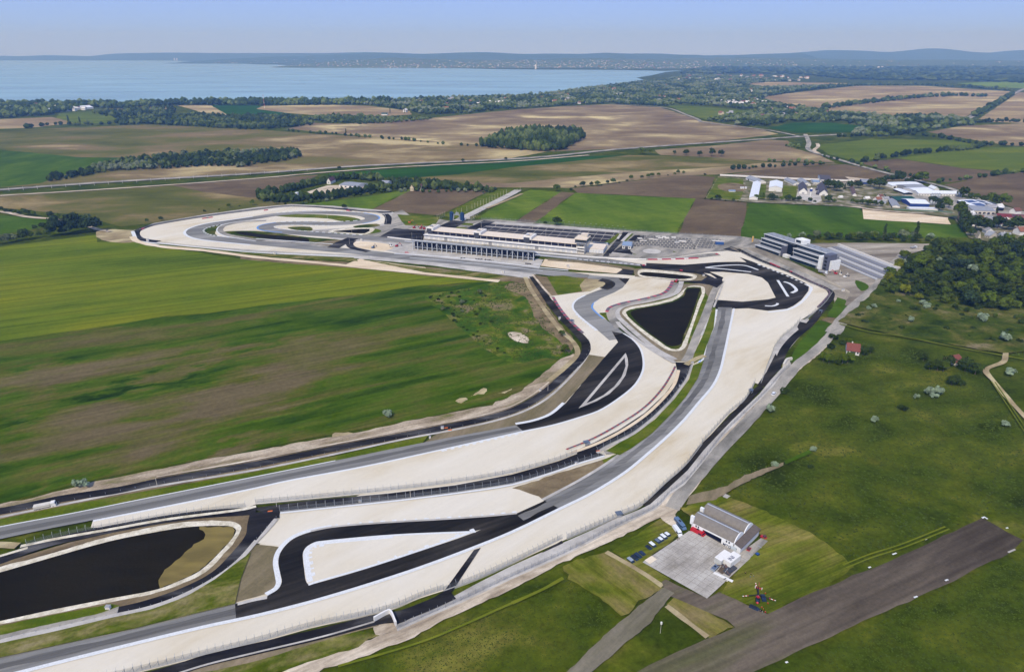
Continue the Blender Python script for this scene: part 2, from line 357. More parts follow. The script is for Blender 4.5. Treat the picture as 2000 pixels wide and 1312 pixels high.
# base land
Z0 = 0.0
g0 = mesh_obj('ground', [(-21000,-800,Z0),(21000,-800,Z0),(21000,21000,Z0),(-21000,21000,Z0)], [(0,1,2,3)], M_meadow); g0['kind'] = 'structure'
sheet('lake', M_lake, [(-300,117),(200,117),(350,119),(430,123),(500,126),(600,128),(700,132),(900,134),(1000,136),(1200,137),(1300,139),(1340,137.5),(1300,141),(1275,147),(1243,152),(1262,158),(1305,161),(1270,163),(1240,165),(1200,169),(1150,176),(1100,183),(1060,189),(1000,193),(900,196),(750,200),(500,202),(-300,205)])
Fd = [ # name, material, outline
 ('field', M_br1b, [(-120,232),(0,233),(100,229),(150,240),(60,250),(-120,256)]),
 ('field', M_green4, [(115,222),(180,218),(215,240),(150,243),(110,230)]),
 ('field', M_br1b, [(345,206),(410,205),(450,218),(445,229),(400,225),(385,217)]),
 ('field', M_green2, [(410,205),(500,206),(575,225),(500,229),(452,229)]),
 ('field', M_br1b, [(515,207),(640,205),(720,207),(800,217),(805,224),(740,228),(640,227),(560,221),(500,213)]),
 ('field', M_olive, [(205,212),(340,205),(345,217),(300,226),(190,225)]),
 ('field', M_green4, [(185,222),(300,214),(320,222),(270,232),(200,235)]),
 ('field', M_oliveG, [(-160,258),(0,256),(60,252),(300,243),(400,249),(500,253),(620,262),(720,268),(850,276),(930,284),(1000,290),(1070,296),(1000,309),(700,323),(500,339),(250,352),(-160,376)]),
 ('field', M_green3, [(-160,290),(0,293),(60,298),(150,307),(240,308),(190,322),(110,346),(80,358),(0,366),(-160,372)]),
 ('field', M_br1, [(560,252),(610,240),(675,242),(850,230),(1000,215),(1100,208),(1190,204),(1290,210),(1370,236),(1480,251),(1520,262),(1400,277),(1200,291),(1080,296),(1000,289),(930,283),(720,267)]),
 ('field', M_green4, [(1300,204),(1340,206),(1480,218),(1440,228),(1380,234),(1340,222)]),
 ('field', M_br1b, [(1485,196),(1500,187),(1675,168),(1800,168),(1975,179),(1935,206),(1885,228),(1750,227),(1612,216),(1525,206)]),
 ('field', M_br1b, [(1455,163),(1500,160),(1662,163),(1600,168),(1500,171)]),
 ('field', M_fargreen, [(1640,144),(1860,139),(1870,148),(1840,153),(1700,154)]),
 ('field', M_fargreen, [(1868,163),(2150,152),(2150,172),(2000,173),(1940,170)]),
 ('field', M_br1b, [(1990,181),(2150,174),(2150,245),(2000,241),(1925,238),(1912,232)]),
 ('field', M_green2, [(1550,240),(1620,240),(1725,250),(1700,258),(1560,260),(1500,250)]),
 ('field', M_green4, [(1590,284),(1700,272),(1860,274),(1912,284),(1850,296),(1760,305),(1675,315),(1620,302)]),
 ('field', M_green4, [(1752,309),(1850,296),(1915,288),(2150,286),(2150,340),(2000,334),(1960,334),(1880,328)]),
 ('field', M_br2, [(1680,318),(1752,310),(1880,329),(1960,335),(1935,345),(1860,356),(1790,352)]),
 ('field', M_br2, [(1845,361),(1900,350),(2000,336),(2150,328),(2150,450),(2000,412),(1900,378)]),
 ('field', M_br1, [(1812,258),(1880,246),(2000,241),(2150,242),(2150,292),(2000,286),(1960,283),(1880,270)]),
 ('field', M_br1, [(1278,293),(1400,284),(1500,273),(1540,275),(1550,290),(1600,303),(1632,318),(1500,315),(1400,308),(1290,303)]),
 ('field', M_green2, [(625,341),(775,330),(1000,313),(1225,302),(1150,312),(1000,327),(900,340),(812,347),(700,347)]),
 ('field', M_olive, [(812,347),(900,340),(1000,327),(1150,312),(1228,303),(1400,308),(1500,316),(1400,327),(1250,335),(1120,346),(1000,358),(900,356)]),
 ('field', M_br1, [(900,356),(1000,358),(1120,346),(1250,335),(1400,327),(1500,317),(1640,320),(1500,331),(1400,341),(1340,342),(1250,351),(1110,367),(960,366)]),
 ('field', M_br2, [(1400,344),(1500,331),(1650,321),(1720,334),(1785,353),(1650,356),(1500,350)]),
 ('field', M_br2, [(1118,368),(1250,352),(1345,342),(1398,346),(1377,388),(1360,388),(1130,377)]),
 ('field', M_green1, [(1124,377),(1358,388),(1322,457),(1212,450),(1042,437)]),
 ('field', M_br2, [(1096,375),(1122,377),(1040,437),(1006,433)]),
 ('field', M_green1, [(1002,384),(1036,371),(1094,375),(1004,433),(930,427)]),
 ('field', M_br2, [(808,369),(962,370),(870,415),(856,421),(724,410)]),
 ('field', M_green1, [(607,397),(660,391),(740,380),(808,369),(724,410),(650,402),(590,400)]),
 ('field', M_lawn, [(962,371),(1014,369),(893,430),(866,421)]),
 ('field', M_br2, [(1359,388),(1462,396),(1446,467),(1322,457)]),
 ('field', M_green3, [(1462,396),(1675,405),(1692,429),(1856,440),(1875,437),(1893,464),(1700,464),(1560,461),(1530,470),(1446,467)]),
 ('field', M_sand, [(1684,405),(1850,420),(1857,438),(1690,428)]),
 ('field', M_olive, [(-160,388),(0,381),(250,367),(500,349),(622,342),(524,377),(520,392),(592,400),(500,410),(430,416),(300,436),(235,443),(150,420),(0,406),(-160,412)]),
 ('field', M_br2, [(330,361),(500,349),(622,343),(524,377),(512,387),(488,386),(400,375)]),
 ('field', M_green3, [(-160,424),(0,421),(80,428),(125,434),(60,448),(0,458),(-160,466)]),
 ('field', M_cropY, [(-160,494),(0,482),(100,470),(188,458),(192,472),(256,472),(300,482),(480,506),(700,523),(880,540),(936,548),(975,549),(825,558),(700,575),(500,598),(400,613),(325,618),(250,631),(150,645),(0,666),(-160,690)]),
 ('field', M_cropD, [(-160,690),(0,666),(150,645),(250,631),(325,618),(400,613),(500,598),(700,575),(825,558),(975,549),(935,560),(840,580),(930,660),(1095,705),(1010,770),(880,806),(790,822),(650,846),(500,877),(400,897),(300,914),(190,935),(100,958),(0,982),(-160,1020)]),
]
for nm, m, pts in Fd:
    near = pts[0][1] > 540
    sheet(nm, m, pts, rough=2.0 if near else 3.0, step=12 if near else 25)
# scrubby mound between the crop and the circuit
sheet('scrubland', gmat('scrub_mound', [c(43,70,12), c(62,87,15), c(91,98,22), c(128,110,88)], 16, (1,1), 0, 1.5, 0.3, mid=[0.4,0.66]),
      [(832,576),(900,566),(950,556),(975,548),(1020,545),(1045,555),(1060,590),(1085,630),(1110,660),(1118,690),(1095,700),(1060,700),(1010,710),(960,690),(910,650),(870,615)], 4, 1.5, 4)
sheet('dirt_patch', M_soil, [(985,560),(1030,545),(1052,560),(1070,600),(1100,640),(1120,665),(1112,690),(1090,665),(1060,640),(1040,610),(1025,580)], 4, 1.5, 4)
sheet('dirt_patch', M_track, [(992,650),(1010,648),(1030,658),(1032,670),(1005,665)], 3, 0.8, 2)
for q in ([(886,782),(905,776),(912,780),(902,785)], [(918,774),(936,764),(950,759),(946,765),(930,773)], [(970,768),(990,761),(1000,758),(985,767)], [(650,848),(672,844),(690,846),(680,852),(662,854)]):
    sheet('dirt_patch', M_dirt, q, 3, 3.0, 3)
# pale earth edge along the crop
sheet('verge', gmat('earth_verge', [c(91,95,25), c(146,130,106), c(186,170,146)], 9, (4,1), a_left, 0.8, 0.25, lo=0.3, hi=0.6),
      [(-160,1030),(0,984),(104,962),(200,936),(300,918),(420,893),(500,880),(600,860),(660,852),(790,824),(880,806),(960,790),(1010,768),(1060,730),(1095,700),(1120,690),(1135,700),(1111,728),(1078,757),(1039,787),(1000,808),(941,824),(811,850),(655,880),(500,913),(303,948),(111,984),(0,1006),(-160,1040)], rough=1.4, step=4)
# sand and soil strip south of the second straight
sheet('verge', M_soil, [(470,500),(600,508),(700,513),(840,522),(960,536),(1040,545),(1035,550),(960,548),(850,540),(700,524),(560,514),(470,506)], rough=1.2, step=5)
sheet('dirt_patch', M_sand, [(672,518),(705,504),(712,508),(780,516),(830,522),(840,534),(780,530),(700,522)], rough=1, step=4)
sheet('verge', M_weedy, [(705,506),(740,512),(850,526),(960,534),(990,541),(960,545),(850,536),(770,520)], rough=1, step=4)
sheet('dirt_patch', M_dirt, [(188,452),(200,447),(240,449),(262,450),(272,468),(255,474),(215,472),(195,466)], 3, 1.2, 4)
# ================================================================ THE CIRCUIT
# --- far loop
sheet('track_surround', M_conc, [(255,452),(300,436),(400,419),(500,405),(570,399),(650,402),(762,412),(776,418),(772,442),(840,470),(1040,508),(1060,512),(1040,545),(960,534),(840,518),(700,505),(600,499),(470,489),(320,480),(266,474)], rough=0.6, step=6)
sheet('gravel_trap', M_gravel, [(270,455),(300,441),(400,424),(500,411),(570,404),(650,406),(745,418),(752,424),(750,436),(715,443),(640,447),(600,450),(640,462),(690,482),(740,487),(780,497),(760,500),(690,497),(600,494),(500,488),(400,481),(310,473)], 2)
sheet('verge', M_weedy, [(300,474),(400,483),(500,492),(600,499),(690,503),(700,510),(600,506),(480,497),(320,482)])
sheet('apron', M_greyroad, [(600,450),(700,449),(752,440),(770,414),(786,410),(800,420),(790,440),(860,428),(880,432),(905,432),(960,428),(1210,450),(1450,462),(1500,470),(1500,486),(1440,492),(1330,505),(1265,513),(1100,498),(860,480),(720,470),(650,464)])
sheet('lawn', M_lawn, [(776,419),(860,424),(848,442),(792,440),(784,432)])
sheet('lawn', M_lawn, [(882,442),(918,445),(912,449),(874,447)])
sheet('lawn', M_lawn, [(896,434),(936,438),(930,441),(886,438)])
sheet('lawn', M_scrub, [(390,453),(402,443),(430,438),(424,448),(420,456),(425,462),(405,460)], 3)
sheet('lawn', M_lawn, [(535,421),(600,418.5),(680,423),(705,430),(690,434),(665,432),(640,427),(560,424)], 3)
sheet('lawn', M_scrub, [(562,444),(605,443),(608,451),(575,449)], 3)
sheet('lawn', M_scrub, [(690,442),(735,437),(742,441),(700,446)], 3)
sheet('verge', M_scrub, [(430,453),(500,451),(600,463),(650,467),(670,470),(655,480),(645,483),(600,479),(550,473),(490,467),(450,460)], 3)
sheet('verge', M_tan, [(600,476),(640,470),(680,468),(655,481),(640,484)], 0)
sheet('verge', M_lawn, [(640,462),(660,452),(728,446),(745,452),(716,458)], 3)
sheet('pond', M_pond, [(462,453.5),(480,453),(500,456),(600,466),(604,470),(598,474),(560,471),(500,463),(470,458)], 4)
sheet('pond_bank', M_whitestone, [(640,452),(665,447),(728,445),(731,449),(714,458),(676,456)], 3)
sheet('pond', M_pond, [(650,452),(680,449),(722,447),(712,456),(675,454)], 2)
sheet('gravel_trap', M_gravel, [(500,438),(560,431),(640,431),(690,436),(660,437),(560,439),(525,443),(505,449),(470,446)], 3)
sheet('dirt_patch', M_sand, [(684,472),(700,471),(760,477),(768,484),(750,490),(720,487),(690,481)], 4)
T_loop = [(1262,515.5),(1127,503),(1000,490),(900,480),(810,471),(700,463),(600,456),(550,452),(522,447),(522,441),(545,437),(600,436),(650,437),(700,434),(722,430),(726,425),(706,419),(660,416),(600,415),(540,419),(500,425),(450,433),(410,439),(386,446),(379,452),(384,458),(400,463),(450,469),(500,473.5),(600,483),(700,492),(800,503),(900,512),(1000,523),(1060,531),(1120,537),(1165,541)]
ribbon('race_track', M_tarmac, T_loop, 13.5, n=10)
ribbon('kerb', M_kerb, T_loop[5:13], 1.6, off=-7.6, n=8, dash=(3,3))
ribbon('kerb', M_kerb, [(500,425.5),(450,433),(410,439),(386,446),(379,452),(384,458),(400,463),(450,469),(500,473.5)], 2.4, off=-7.8, n=8)
ribbon('kerb', M_kerb, [(500,425.5),(450,433),(410,439),(386,446),(379,452),(384,458),(400,463),(450,469),(500,473.5)], 1.8, off=7.8, n=8, dash=(3,2.5))
ribbon('kerb', M_kerb, [(540,419),(600,415),(660,416),(706,419),(726,425),(722,430)], 1.8, off=7.6, n=8, dash=(3,3))
ribbon('kerb', M_blue, [(700,418.5),(722,422.5),(726,427),(716,431),(700,434)], 1.4, off=7.3, n=8)
ribbon('kerb', M_blue, [(560,450),(535,448),(520,445),(522,441),(545,437)], 1.6, off=7.3, n=8)
ribbon('kerb', M_kerb, [(545,437),(600,436),(650,437),(700,434)], 2, off=7.6, n=8, dash=(4,3))
ribbon('service_road', M_black2, [(765,414),(745,414.5),(570,402),(500,409),(400,422),(350,430),(300,439),(278,446),(266,453),(272,466),(292,470),(310,472)], 6.5, n=4)
ribbon('kerb', M_kerb, [(259,452),(266,470),(280,474)], 3, smooth=False)
ribbon('service_road', M_black2, [(757,438),(758,424),(752,418)], 6.5, n=4)
ribbon('service_road', M_greyroad, [(520,431),(480,433),(440,440),(430,447),(432,453),(445,459),(480,465),(500,468),(600,476),(650,484)], 5.5, n=6)
ribbon('kerb', M_kerb, [(520,429),(478,431),(436,438.5),(424,447),(427,455),(443,461.5),(480,468),(500,471)], 1.0, n=6)
ribbon('kerb', M_kerb, [(262,456),(272,471),(320,476),(400,484),(500,493),(640,499),(722,502)], 2.0, n=4)
ribbon('kerb', M_kerb, [(500,466),(600,473),(690,480)], 1.6)
ribbon('service_road', M_black2, [(690,465),(668,474),(650,484)], 11, smooth=False)
ribbon('service_road', M_black2, [(690,470),(683,476),(690,484),(720,491)], 6, n=6)
ribbon('path', M_sand, [(258,462),(270,472),(320,482),(400,489),(500,502),(600,511),(672,518),(840,535),(975,549)], 5, n=4, wjit=.5)
# --- paddock and pit area
sheet('car_park', M_black2, [(770,446),(830,450),(826,470),(740,463)])
sheet('car_park', M_lot, [(951,437),(1208,455),(1193,474),(922,453)])
for a, b in (((944,441.5),(1205,460.5)), ((934,447.5),(1199,467.5))):
    ribbon('kerb', M_conc, [a, b], 2.4 if a[0] > 940 else 1.0, smooth=False)
zz = nextz()
for i in range(16):
    t = i/15; a = (955+t*245, 437.3+t*17.0); b = (932+t*257, 452.6+t*20.5)
    ribbon('road_marking', M_conc, [a, b], 0.28, z=zz, smooth=False)
sheet('path', M_conc, [(925,437),(945,432),(1000,435),(1210,450),(1209,454),(953,436),(922,453),(916,452)])
ribbon('service_road', M_black2, [(896,432),(880,440),(868,447),(850,452)], 16, smooth=False)
ribbon('service_road', M_black2, [(956,432),(925,446),(912,452)], 12, smooth=False)
sheet('service_road', M_black2, [(1217,453),(1231,454),(1189,500.5),(1177,500)])
sheet('verge', M_lawn, [(1207,456),(1215,457),(1192,476),(1180,474)]); sheet('path', M_conc, [(1210,457),(1215,457.5),(1208,467),(1204,466)])
sheet('verge', M_lawn, [(1232,456),(1240,457),(1222,472),(1214,471)]); ribbon('path', M_conc, [(1231,455),(1215,471)], 3, smooth=False)
sheet('car_park', M_greyroad, [(1238,456.5),(1440,467),(1436,471),(1410,480),(1345,487),(1228,475),(1223,471)])
sheet('car_park', M_black2, [(1240,459),(1262,460),(1248,471),(1226,470)])
zz = nextz(); M_bay = gmat('parking_bay_paving', [c(84,82,78), c(100,97,92), c(118,114,106)], 14, (2,1), .1, .8, .1)
for r_ in range(6):
    y0 = 461+r_*3.6; x0 = 1250-r_*4; x1 = 1330+r_*2
    ribbon('parking_bay', M_bay, [(x0, y0), (x1+20, y0+6.2)], 5.0, z=zz, smooth=False, dash=(2.2,0.8,0.25), wjit=0.0)
    if r_ < 5: ribbon('parking_bay', M_bay, [(1362-r_*2, y0+5.2), (1408-r_*4, y0+8.5)], 5.0, z=zz, smooth=False, dash=(2.2,0.8,0.25))
sheet('car_park', M_black2, [(1214,480),(1246,484),(1234,497),(1196,492)])
sheet('path', M_conc, [(1196,492),(1234,497),(1231,501),(1190,499)])
sheet('lawn', M_lawn, [(1234,500),(1247,482),(1291,485),(1321,492),(1291,497)], 0)
P = at(1273,491.5); circ = [(P.x+22*math.cos(t*.3927), P.y+22*math.sin(t*.3927)) for t in range(16)]
sheet('path', M_greyroad, circ, world=True)
sheet('helipad', M_conc, [(P.x+(x-P.x)*.42, P.y+(y-P.y)*.42) for x, y in circ], world=True)
ribbon('service_road', M_greyroad, [(1190,498),(1260,500),(1320,496),(1400,488),(1440,480),(1470,472)], 8, n=6)
ribbon('service_road', M_black2, [(1420,484),(1447,490)], 12, smooth=False)
sheet('apron', M_conc, [(780,492),(803,475),(1062,507),(1052,519),(1040,521),(800,498)])
ribbon('kerb', M_kerb, [(770,495),(850,500),(950,510),(1060,523),(1110,528)], 1.6)
ribbon('kerb', M_kerb, [(800,503),(860,508),(960,518),(1060,529)], 0.8)
sheet('verge', M_sand, [(1064,506),(1100,509),(1212,524),(1222,530),(1205,534),(1100,525),(1056,519)], 0, 0.8, 4)
sheet('verge', M_tan, [(1070,505),(1127,508),(1230,521),(1250,528),(1230,527),(1130,513),(1070,509)], 0, 0.8, 4)
sheet('service_road', M_black2, [(1216,526),(1240,528),(1234,537),(1204,534)])
ribbon('kerb', M_kerb, [(790,471),(900,482),(1000,492),(1050,498),(1127,505)], 1.5)
# --- first corner complex
sheet('gravel_trap', M_gravel, [(1140,498),(1200,505),(1250,507),(1320,502),(1380,493),(1420,490),(1447,493),(1470,503),(1520,521),(1555,533),(1580,545),(1620,566),(1626,573),(1614,590),(1600,604),(1562,626),(1548,642),(1528,658),(1512,677),(1505,700),(1499,713),(1485,751),(1473,747),(1464,766),(1452,787),(1425,808),(1371,868),(1337,912),(1300,945),(1262,980),(1250,990),(1201,1010),(1161,1028),(1107,1052),(1000,1100),(929,1132),(867,1153),(819,1168),(763,1191),(607,1226),(500,1256),(402,1280),(282,1310),(20,1370),(-60,1330),(27,1300),(1400,620),(1380,560),(1360,540),(1262,517)])
sheet('race_track', M_greyroad, [(1325,502),(1370,496),(1400,494),(1408,499),(1370,503),(1290,508),(1240,508)], 0)
sheet('service_road', M_black2, [(1250,516),(1312,523),(1370,531),(1400,545),(1412,552),(1395,560),(1330,545),(1255,524)])
sheet('race_track', M_black, [(1262,513.5),(1337,517),(1400,512),(1440,511),(1458,512),(1444,502),(1470,511),(1500,523),(1540,538),(1572,552),(1580,559),(1579,568),(1565,586),(1550,597),(1537,603),(1500,607),(1462,602),(1430,603),(1400,609),(1392,601),(1394,586),(1412,552),(1388,535),(1361,531),(1312,524),(1262,518)])
sheet('gravel_trap', M_gravel, [(1386,531),(1412,531),(1462,535),(1488,542),(1500,552),(1515,581),(1500,584.5),(1450,589),(1394,585),(1402,560),(1413,542)])
K1 = [(1467,531),(1420,526),(1378,522.5),(1400,519.5),(1435,517.5),(1455,518.5),(1481,527)]
ribbon('kerb', M_kerb, K1[:3], 1.8, n=5); ribbon('kerb', M_kerb, K1[2:], 1.8, n=5)
ribbon('kerb', M_kerb, [(1531,550),(1541,553),(1552,561),(1555,567),(1546,572)], 2.2); ribbon('kerb', M_kerb, [(1519,547),(1539,579)], 1.8)
ribbon('kerb', M_kerb, [(1494,597),(1508,597.5),(1517,595),(1519,592)], 1.6)
ribbon('kerb', M_kerb, [(1575,556),(1584,561),(1582,570),(1565,590),(1548,601),(1530,606),(1500,609.5)], 1.8, n=6)
ribbon('kerb', M_kerb, [(1480,516),(1540,540),(1575,556)], 1.6, dash=(2.5,2.5))
ribbon('kerb', M_kerb, [(1262,518),(1210,513.5),(1127,506)], 1.6, dash=(2.5,2))
ribbon('kerb', M_red, [(1265,507),(1310,506.5),(1367,504)], 2.2, dash=(3,1.2))
sheet('track_surround', gmat('track_side_soil', [c(120,112,98), c(146,136,118), c(176,164,142)], 8, (4,1), dirang((1480,520),(1600,580)), .8, .15), [(1425,484),(1480,484),(1540,508),(1600,536),(1660,558),(1684,580),(1660,604),(1632,600),(1626,573),(1580,545),(1520,521),(1470,503),(1447,493)])
ribbon('service_road', M_greyroad, [(1448,486),(1500,509),(1580,542),(1632,566)], 9)
sheet('wall_apron', M_conc, [(1500,707),(1513,676),(1529,657),(1549,641),(1563,625),(1580,622),(1578,640),(1556,664),(1534,690),(1524,712),(1506,736),(1484,757),(1486,750)])
ribbon('service_road', M_black, [(1440,486),(1480,506),(1530,526),(1578,548),(1618,566),(1624,576),(1606,602),(1584,630),(1550,660),(1532,682),(1520,708),(1504,730),(1488,753)], 4.2, n=5)
sheet('verge', M_green3, [(1636,580),(1668,592),(1640,622),(1615,618)], 0, .8, 3); sheet('verge', M_green3, [(1600,625),(1628,632),(1590,680),(1552,707),(1540,706),(1560,670)], 0, .8, 3)
sheet('verge', M_soil, [(1616,619),(1640,622),(1628,634),(1604,624)], 0, .8, 3)
# construction yard behind the tower building
sheet('dirt_yard', gmat('yard_ground', [c(112,102,88), c(146,136,120), c(178,168,150)], 16, (5,1), 0.2, 1.2, .12), [(1560,476),(1640,474),(1760,475),(1815,476),(1812,486),(1764,500),(1738,528),(1720,552),(1690,575),(1668,600),(1650,596),(1660,570),(1620,545),(1590,520),(1570,505),(1570,490)], 0, 1.0, 4)
sheet('verge', M_green3, [(1671,547),(1690,553),(1697,560),(1690,567),(1682,568)], 3)
ribbon('road', M_greyroad, [(1764,498),(1738,530),(1719,556),(1682,588),(1650,620),(1626,650)], 8, n=4, wjit=.25)
ribbon('road', M_greyroad, [(1626,650),(1598,680),(1552,718),(1515,762),(1480,800),(1441,842),(1389,896),(1345,948),(1328,968),(1312,992)], 5.5, n=4, wjit=.15)
z_t = _layer[0]-0.004*3+.001
# pale dirt road outside the perimeter wall
sheet('dirt_road', M_track, [(1620,648),(1632,655),(1602,690),(1560,722),(1520,768),(1450,844),(1400,900),(1360,950),(1330,985),(1318,1004),(1322,1030),(1306,1032),(1290,1010),(1268,1020),(1161,1072),(1100,1097),(1000,1150),(956,1170),(900,1195),(850,1215),(810,1245),(741,1268),(680,1292),(634,1305),(600,1330),(480,1350),(567,1305),(634,1280),(741,1240),(772,1232),(735,1240),(731,1215),(757,1200),(776,1228),(822,1208),(902,1173),(1000,1127),(1107,1079),(1215,1023),(1281,991),(1311,961),(1340,925),(1410,850),(1500,762),(1545,715),(1580,690)], rough=.9, step=3)
ribbon('road', M_greyroad, [(1626,650),(1598,680),(1552,718),(1515,762),(1480,800),(1441,842),(1389,896),(1345,948),(1328,968),(1312,992)], 5.0, n=4, wjit=.15)
sheet('verge', M_weedy, [(700,1232),(741,1240),(700,1262),(560,1306),(480,1325),(340,1340),(400,1300),(560,1258)], 0, 1, 3)
sheet('verge', M_tan, [(540,1262),(634,1240),(735,1214),(740,1220),(640,1248),(480,1296),(400,1312),(340,1330),(340,1318)], 0, .5, 3)
# long straight
sheet('service_road', M_black, [(1562,628),(1572,630),(1586,634),(1578,644),(1562,648),(1557,638)])
sheet('service_road', M_black, [(1515,690),(1521,705),(1527,719),(1508,732),(1488,756),(1466,784),(1458,783),(1472,760),(1486,750),(1499,722)])
ribbon('service_road', M_black, [(1486,755),(1472,768),(1455,788),(1425,820),(1400,846),(1372,874),(1340,916),(1300,952),(1268,982),(1262,988)], 3.0, n=5)
sheet('wall_apron', M_conc, [(1541,700),(1545,712),(1532,722),(1512,752),(1500,764),(1452,812),(1412,852),(1372,904),(1337,946),(1310,964),(1281,994),(1215,1026),(1107,1082),(1000,1130),(902,1176),(822,1211),(776,1232),(772,1216),(860,1178),(929,1140),(1000,1104),(1107,1056),(1161,1032),(1201,1013),(1250,994),(1270,984),(1304,954),(1343,918),(1375,878),(1403,848),(1428,822),(1458,793),(1484,768),(1505,742),(1530,715)])
TR2a = [(1402,600),(1399,625),(1394,642),(1382,671),(1375,702),(1363,736),(1340,772),(1311,806),(1272,845),(1233,873),(1181,910),(1130,941),(1062,977),(1000,1006)]
TR2b = [(1430,600),(1427,625),(1422,648),(1413,690),(1404,725),(1390,753),(1363,785),(1335,818),(1306,847),(1264,884),(1220,920),(1156,960),(1091,992),(1040,1018)]
between('race_track', M_tarmac, TR2a, TR2b)
between('race_track', M_tarmac, [(500,1167),(402,1193),(268,1226),(134,1255),(0,1283),(-60,1296)], [(500,1199),(402,1220),(268,1252),(134,1285),(27,1312),(-60,1332)])
NA_lo = [(1091,992),(1000,1036),(929,1065),(822,1105),(715,1140),(607,1172),(500,1199),(461,1208)]
NA_up = [(1064,977),(1000,1006),(929,1038),(822,1075),(715,1110),(618,1138),(500,1169),(459,1179)]
def bank(name, m, A, w, off, **k): return ribbon(name, m, A, w, off, **k)
# gravel inside the hook and between the two straights
sheet('gravel_trap', M_gravel, [(1000,955),(1052,969),(1062,978),(1000,1012),(929,1040),(618,1142),(598,1144),(548,1140),(548,1066),(500,1060),(510,1045),(535,1014),(545,1010),(547,1001),(704,985),(768,979),(900,965)])
sheet('dirt_patch', M_soil, [(1000,952),(1039,941),(1100,920),(1176,897),(1183,906),(1130,941),(1062,977),(1052,969)], 0, .8, 3)
sheet('verge', M_lawn, [(1176,897),(1210,884),(1183,908)], 0, .6, 2)
sheet('verge', M_tan, [(500,1062),(548,1068),(545,1090),(546,1120),(549,1138),(530,1155),(500,1164),(459,1174),(400,1180),(430,1130),(470,1092)], 0, .5, 3)
sheet('race_track', M_black, cr([Vector(p) for p in NA_lo], 3)+cr([Vector(p) for p in NA_up[::-1]], 3))
H_out = [(1010,1003),(960,1008),(875,1014),(741,1022),(648,1030),(607,1038),(572,1052),(551,1073),(544,1094),(548,1121),(550,1137),(543,1150),(522,1163)]
H_in = [(960,1026),(929,1036),(768,1043),(634,1055),(615,1058),(599,1067),(592,1078),(592,1094),(594,1110),(599,1137),(608,1144)]
between('race_track', M_black, H_out, H_in, n=5)
ribbon('kerb', M_kerb, H_out[4:], 1.6, off=-.9, n=5); ribbon('kerb', M_kerb, H_out[:6], .9, off=-1.2, n=5, dash=(1.2,2.6))
ribbon('kerb', M_conc, H_out[:6], 0.9, off=-.45, n=5)
ribbon('kerb', M_kerb, H_in[2:9]+[(599,1137)], 1.8, off=1.0, n=5); ribbon('kerb', M_kerb, H_in[1:6], .9, off=.45, n=5)
ribbon('kerb', M_kerb, H_in[3:9]+[(599,1137)], 1.0, off=2.4, n=5, dash=(1.2,1.6))
ribbon('kerb', M_conc, [(522,1163),(500,1167),(464,1176)], 1.2, off=.6)
ribbon('kerb', M_kerb, [(929,1037),(822,1075),(715,1110),(618,1138),(603,1143)], 0.9, off=-.5); ribbon('kerb', M_kerb, [(929,1037),(822,1075),(715,1110)], 0.9, off=-1.3, dash=(1.4,4))
sheet('service_road', M_black2, [(939,1069),(926,1073),(867,1154),(857,1160),(819,1183),(768,1196),(776,1218),(790,1213),(860,1176),(884,1153)])
ribbon('service_road', M_black2, [(884,1160),(850,1176),(800,1196),(772,1204),(745,1207),(634,1235),(500,1266),(402,1289),(330,1312),(250,1334)], 4.2, n=4)
ribbon('kerb', M_conc, [(731,1213),(634,1241),(500,1273),(402,1297),(340,1316),(260,1338)], .6)
sheet('service_road', M_black2, [(1057,1079),(1097,1055),(1100,1060),(1061,1078)])
WL = [(1404,725),(1390,753),(1363,785),(1335,818),(1306,847),(1264,884),(1220,920),(1156,960),(1091,992),(1000,1036),(929,1065),(822,1105),(715,1140),(607,1172),(500,1199),(402,1220),(268,1252),(134,1285),(27,1312),(-60,1333)]
ribbon('kerb', M_kerb, [(1432,602),(1428,625),(1422,648),(1413,690)]+WL, 2.4, off=-1.2, n=6) if False else ribbon('kerb', M_kerb, [(1432,602),(1427,625),(1422,648),(1413,690)]+WL, 1.3, off=0.5, n=6)
ribbon('kerb', M_kerb, [(1402,604),(1398,625),(1394,642),(1382,671),(1375,702)], 1.3, off=-0.7, n=5)
ribbon('kerb', M_kerb, [(1375,702),(1363,736),(1340,772),(1311,806),(1272,845)], 1.3, off=-.8, n=5); ribbon('kerb', M_blue, [(1379,690),(1370,718)], .9, off=-1.8)
ribbon('kerb', M_kerb, [(1378,690),(1363,736),(1340,772),(1311,806),(1272,845)], 1.2, off=-2.0, n=5, dash=(1.6,1.6))
ribbon('kerb', M_conc, [(1272,845),(1233,873),(1181,910),(1130,941),(1062,977)], 1.2, off=-.7, n=5)
M_line = gmat('rubbered_line', [c(90,88,84), c(106,104,99), c(124,121,115)], 20, (14,1), dirang((134,1270),(715,1120)), 0.6, 0.06, rows=.3, rowd=1.0)
def mid2(A, B, t): return [(a[0]*(1-t)+b[0]*t, a[1]*(1-t)+b[1]*t) for a, b in zip(A, B)]
ribbon('racing_line', M_line, mid2(TR2a, TR2b, .42), 2.6, wjit=.5, n=8); ribbon('racing_line', M_line, mid2([(459,1180),(402,1193),(268,1226),(134,1255),(0,1283),(-60,1296)], [(460,1206),(402,1220),(268,1252),(134,1285),(27,1312),(-60,1332)], .5), 2.4, wjit=.5, n=8)
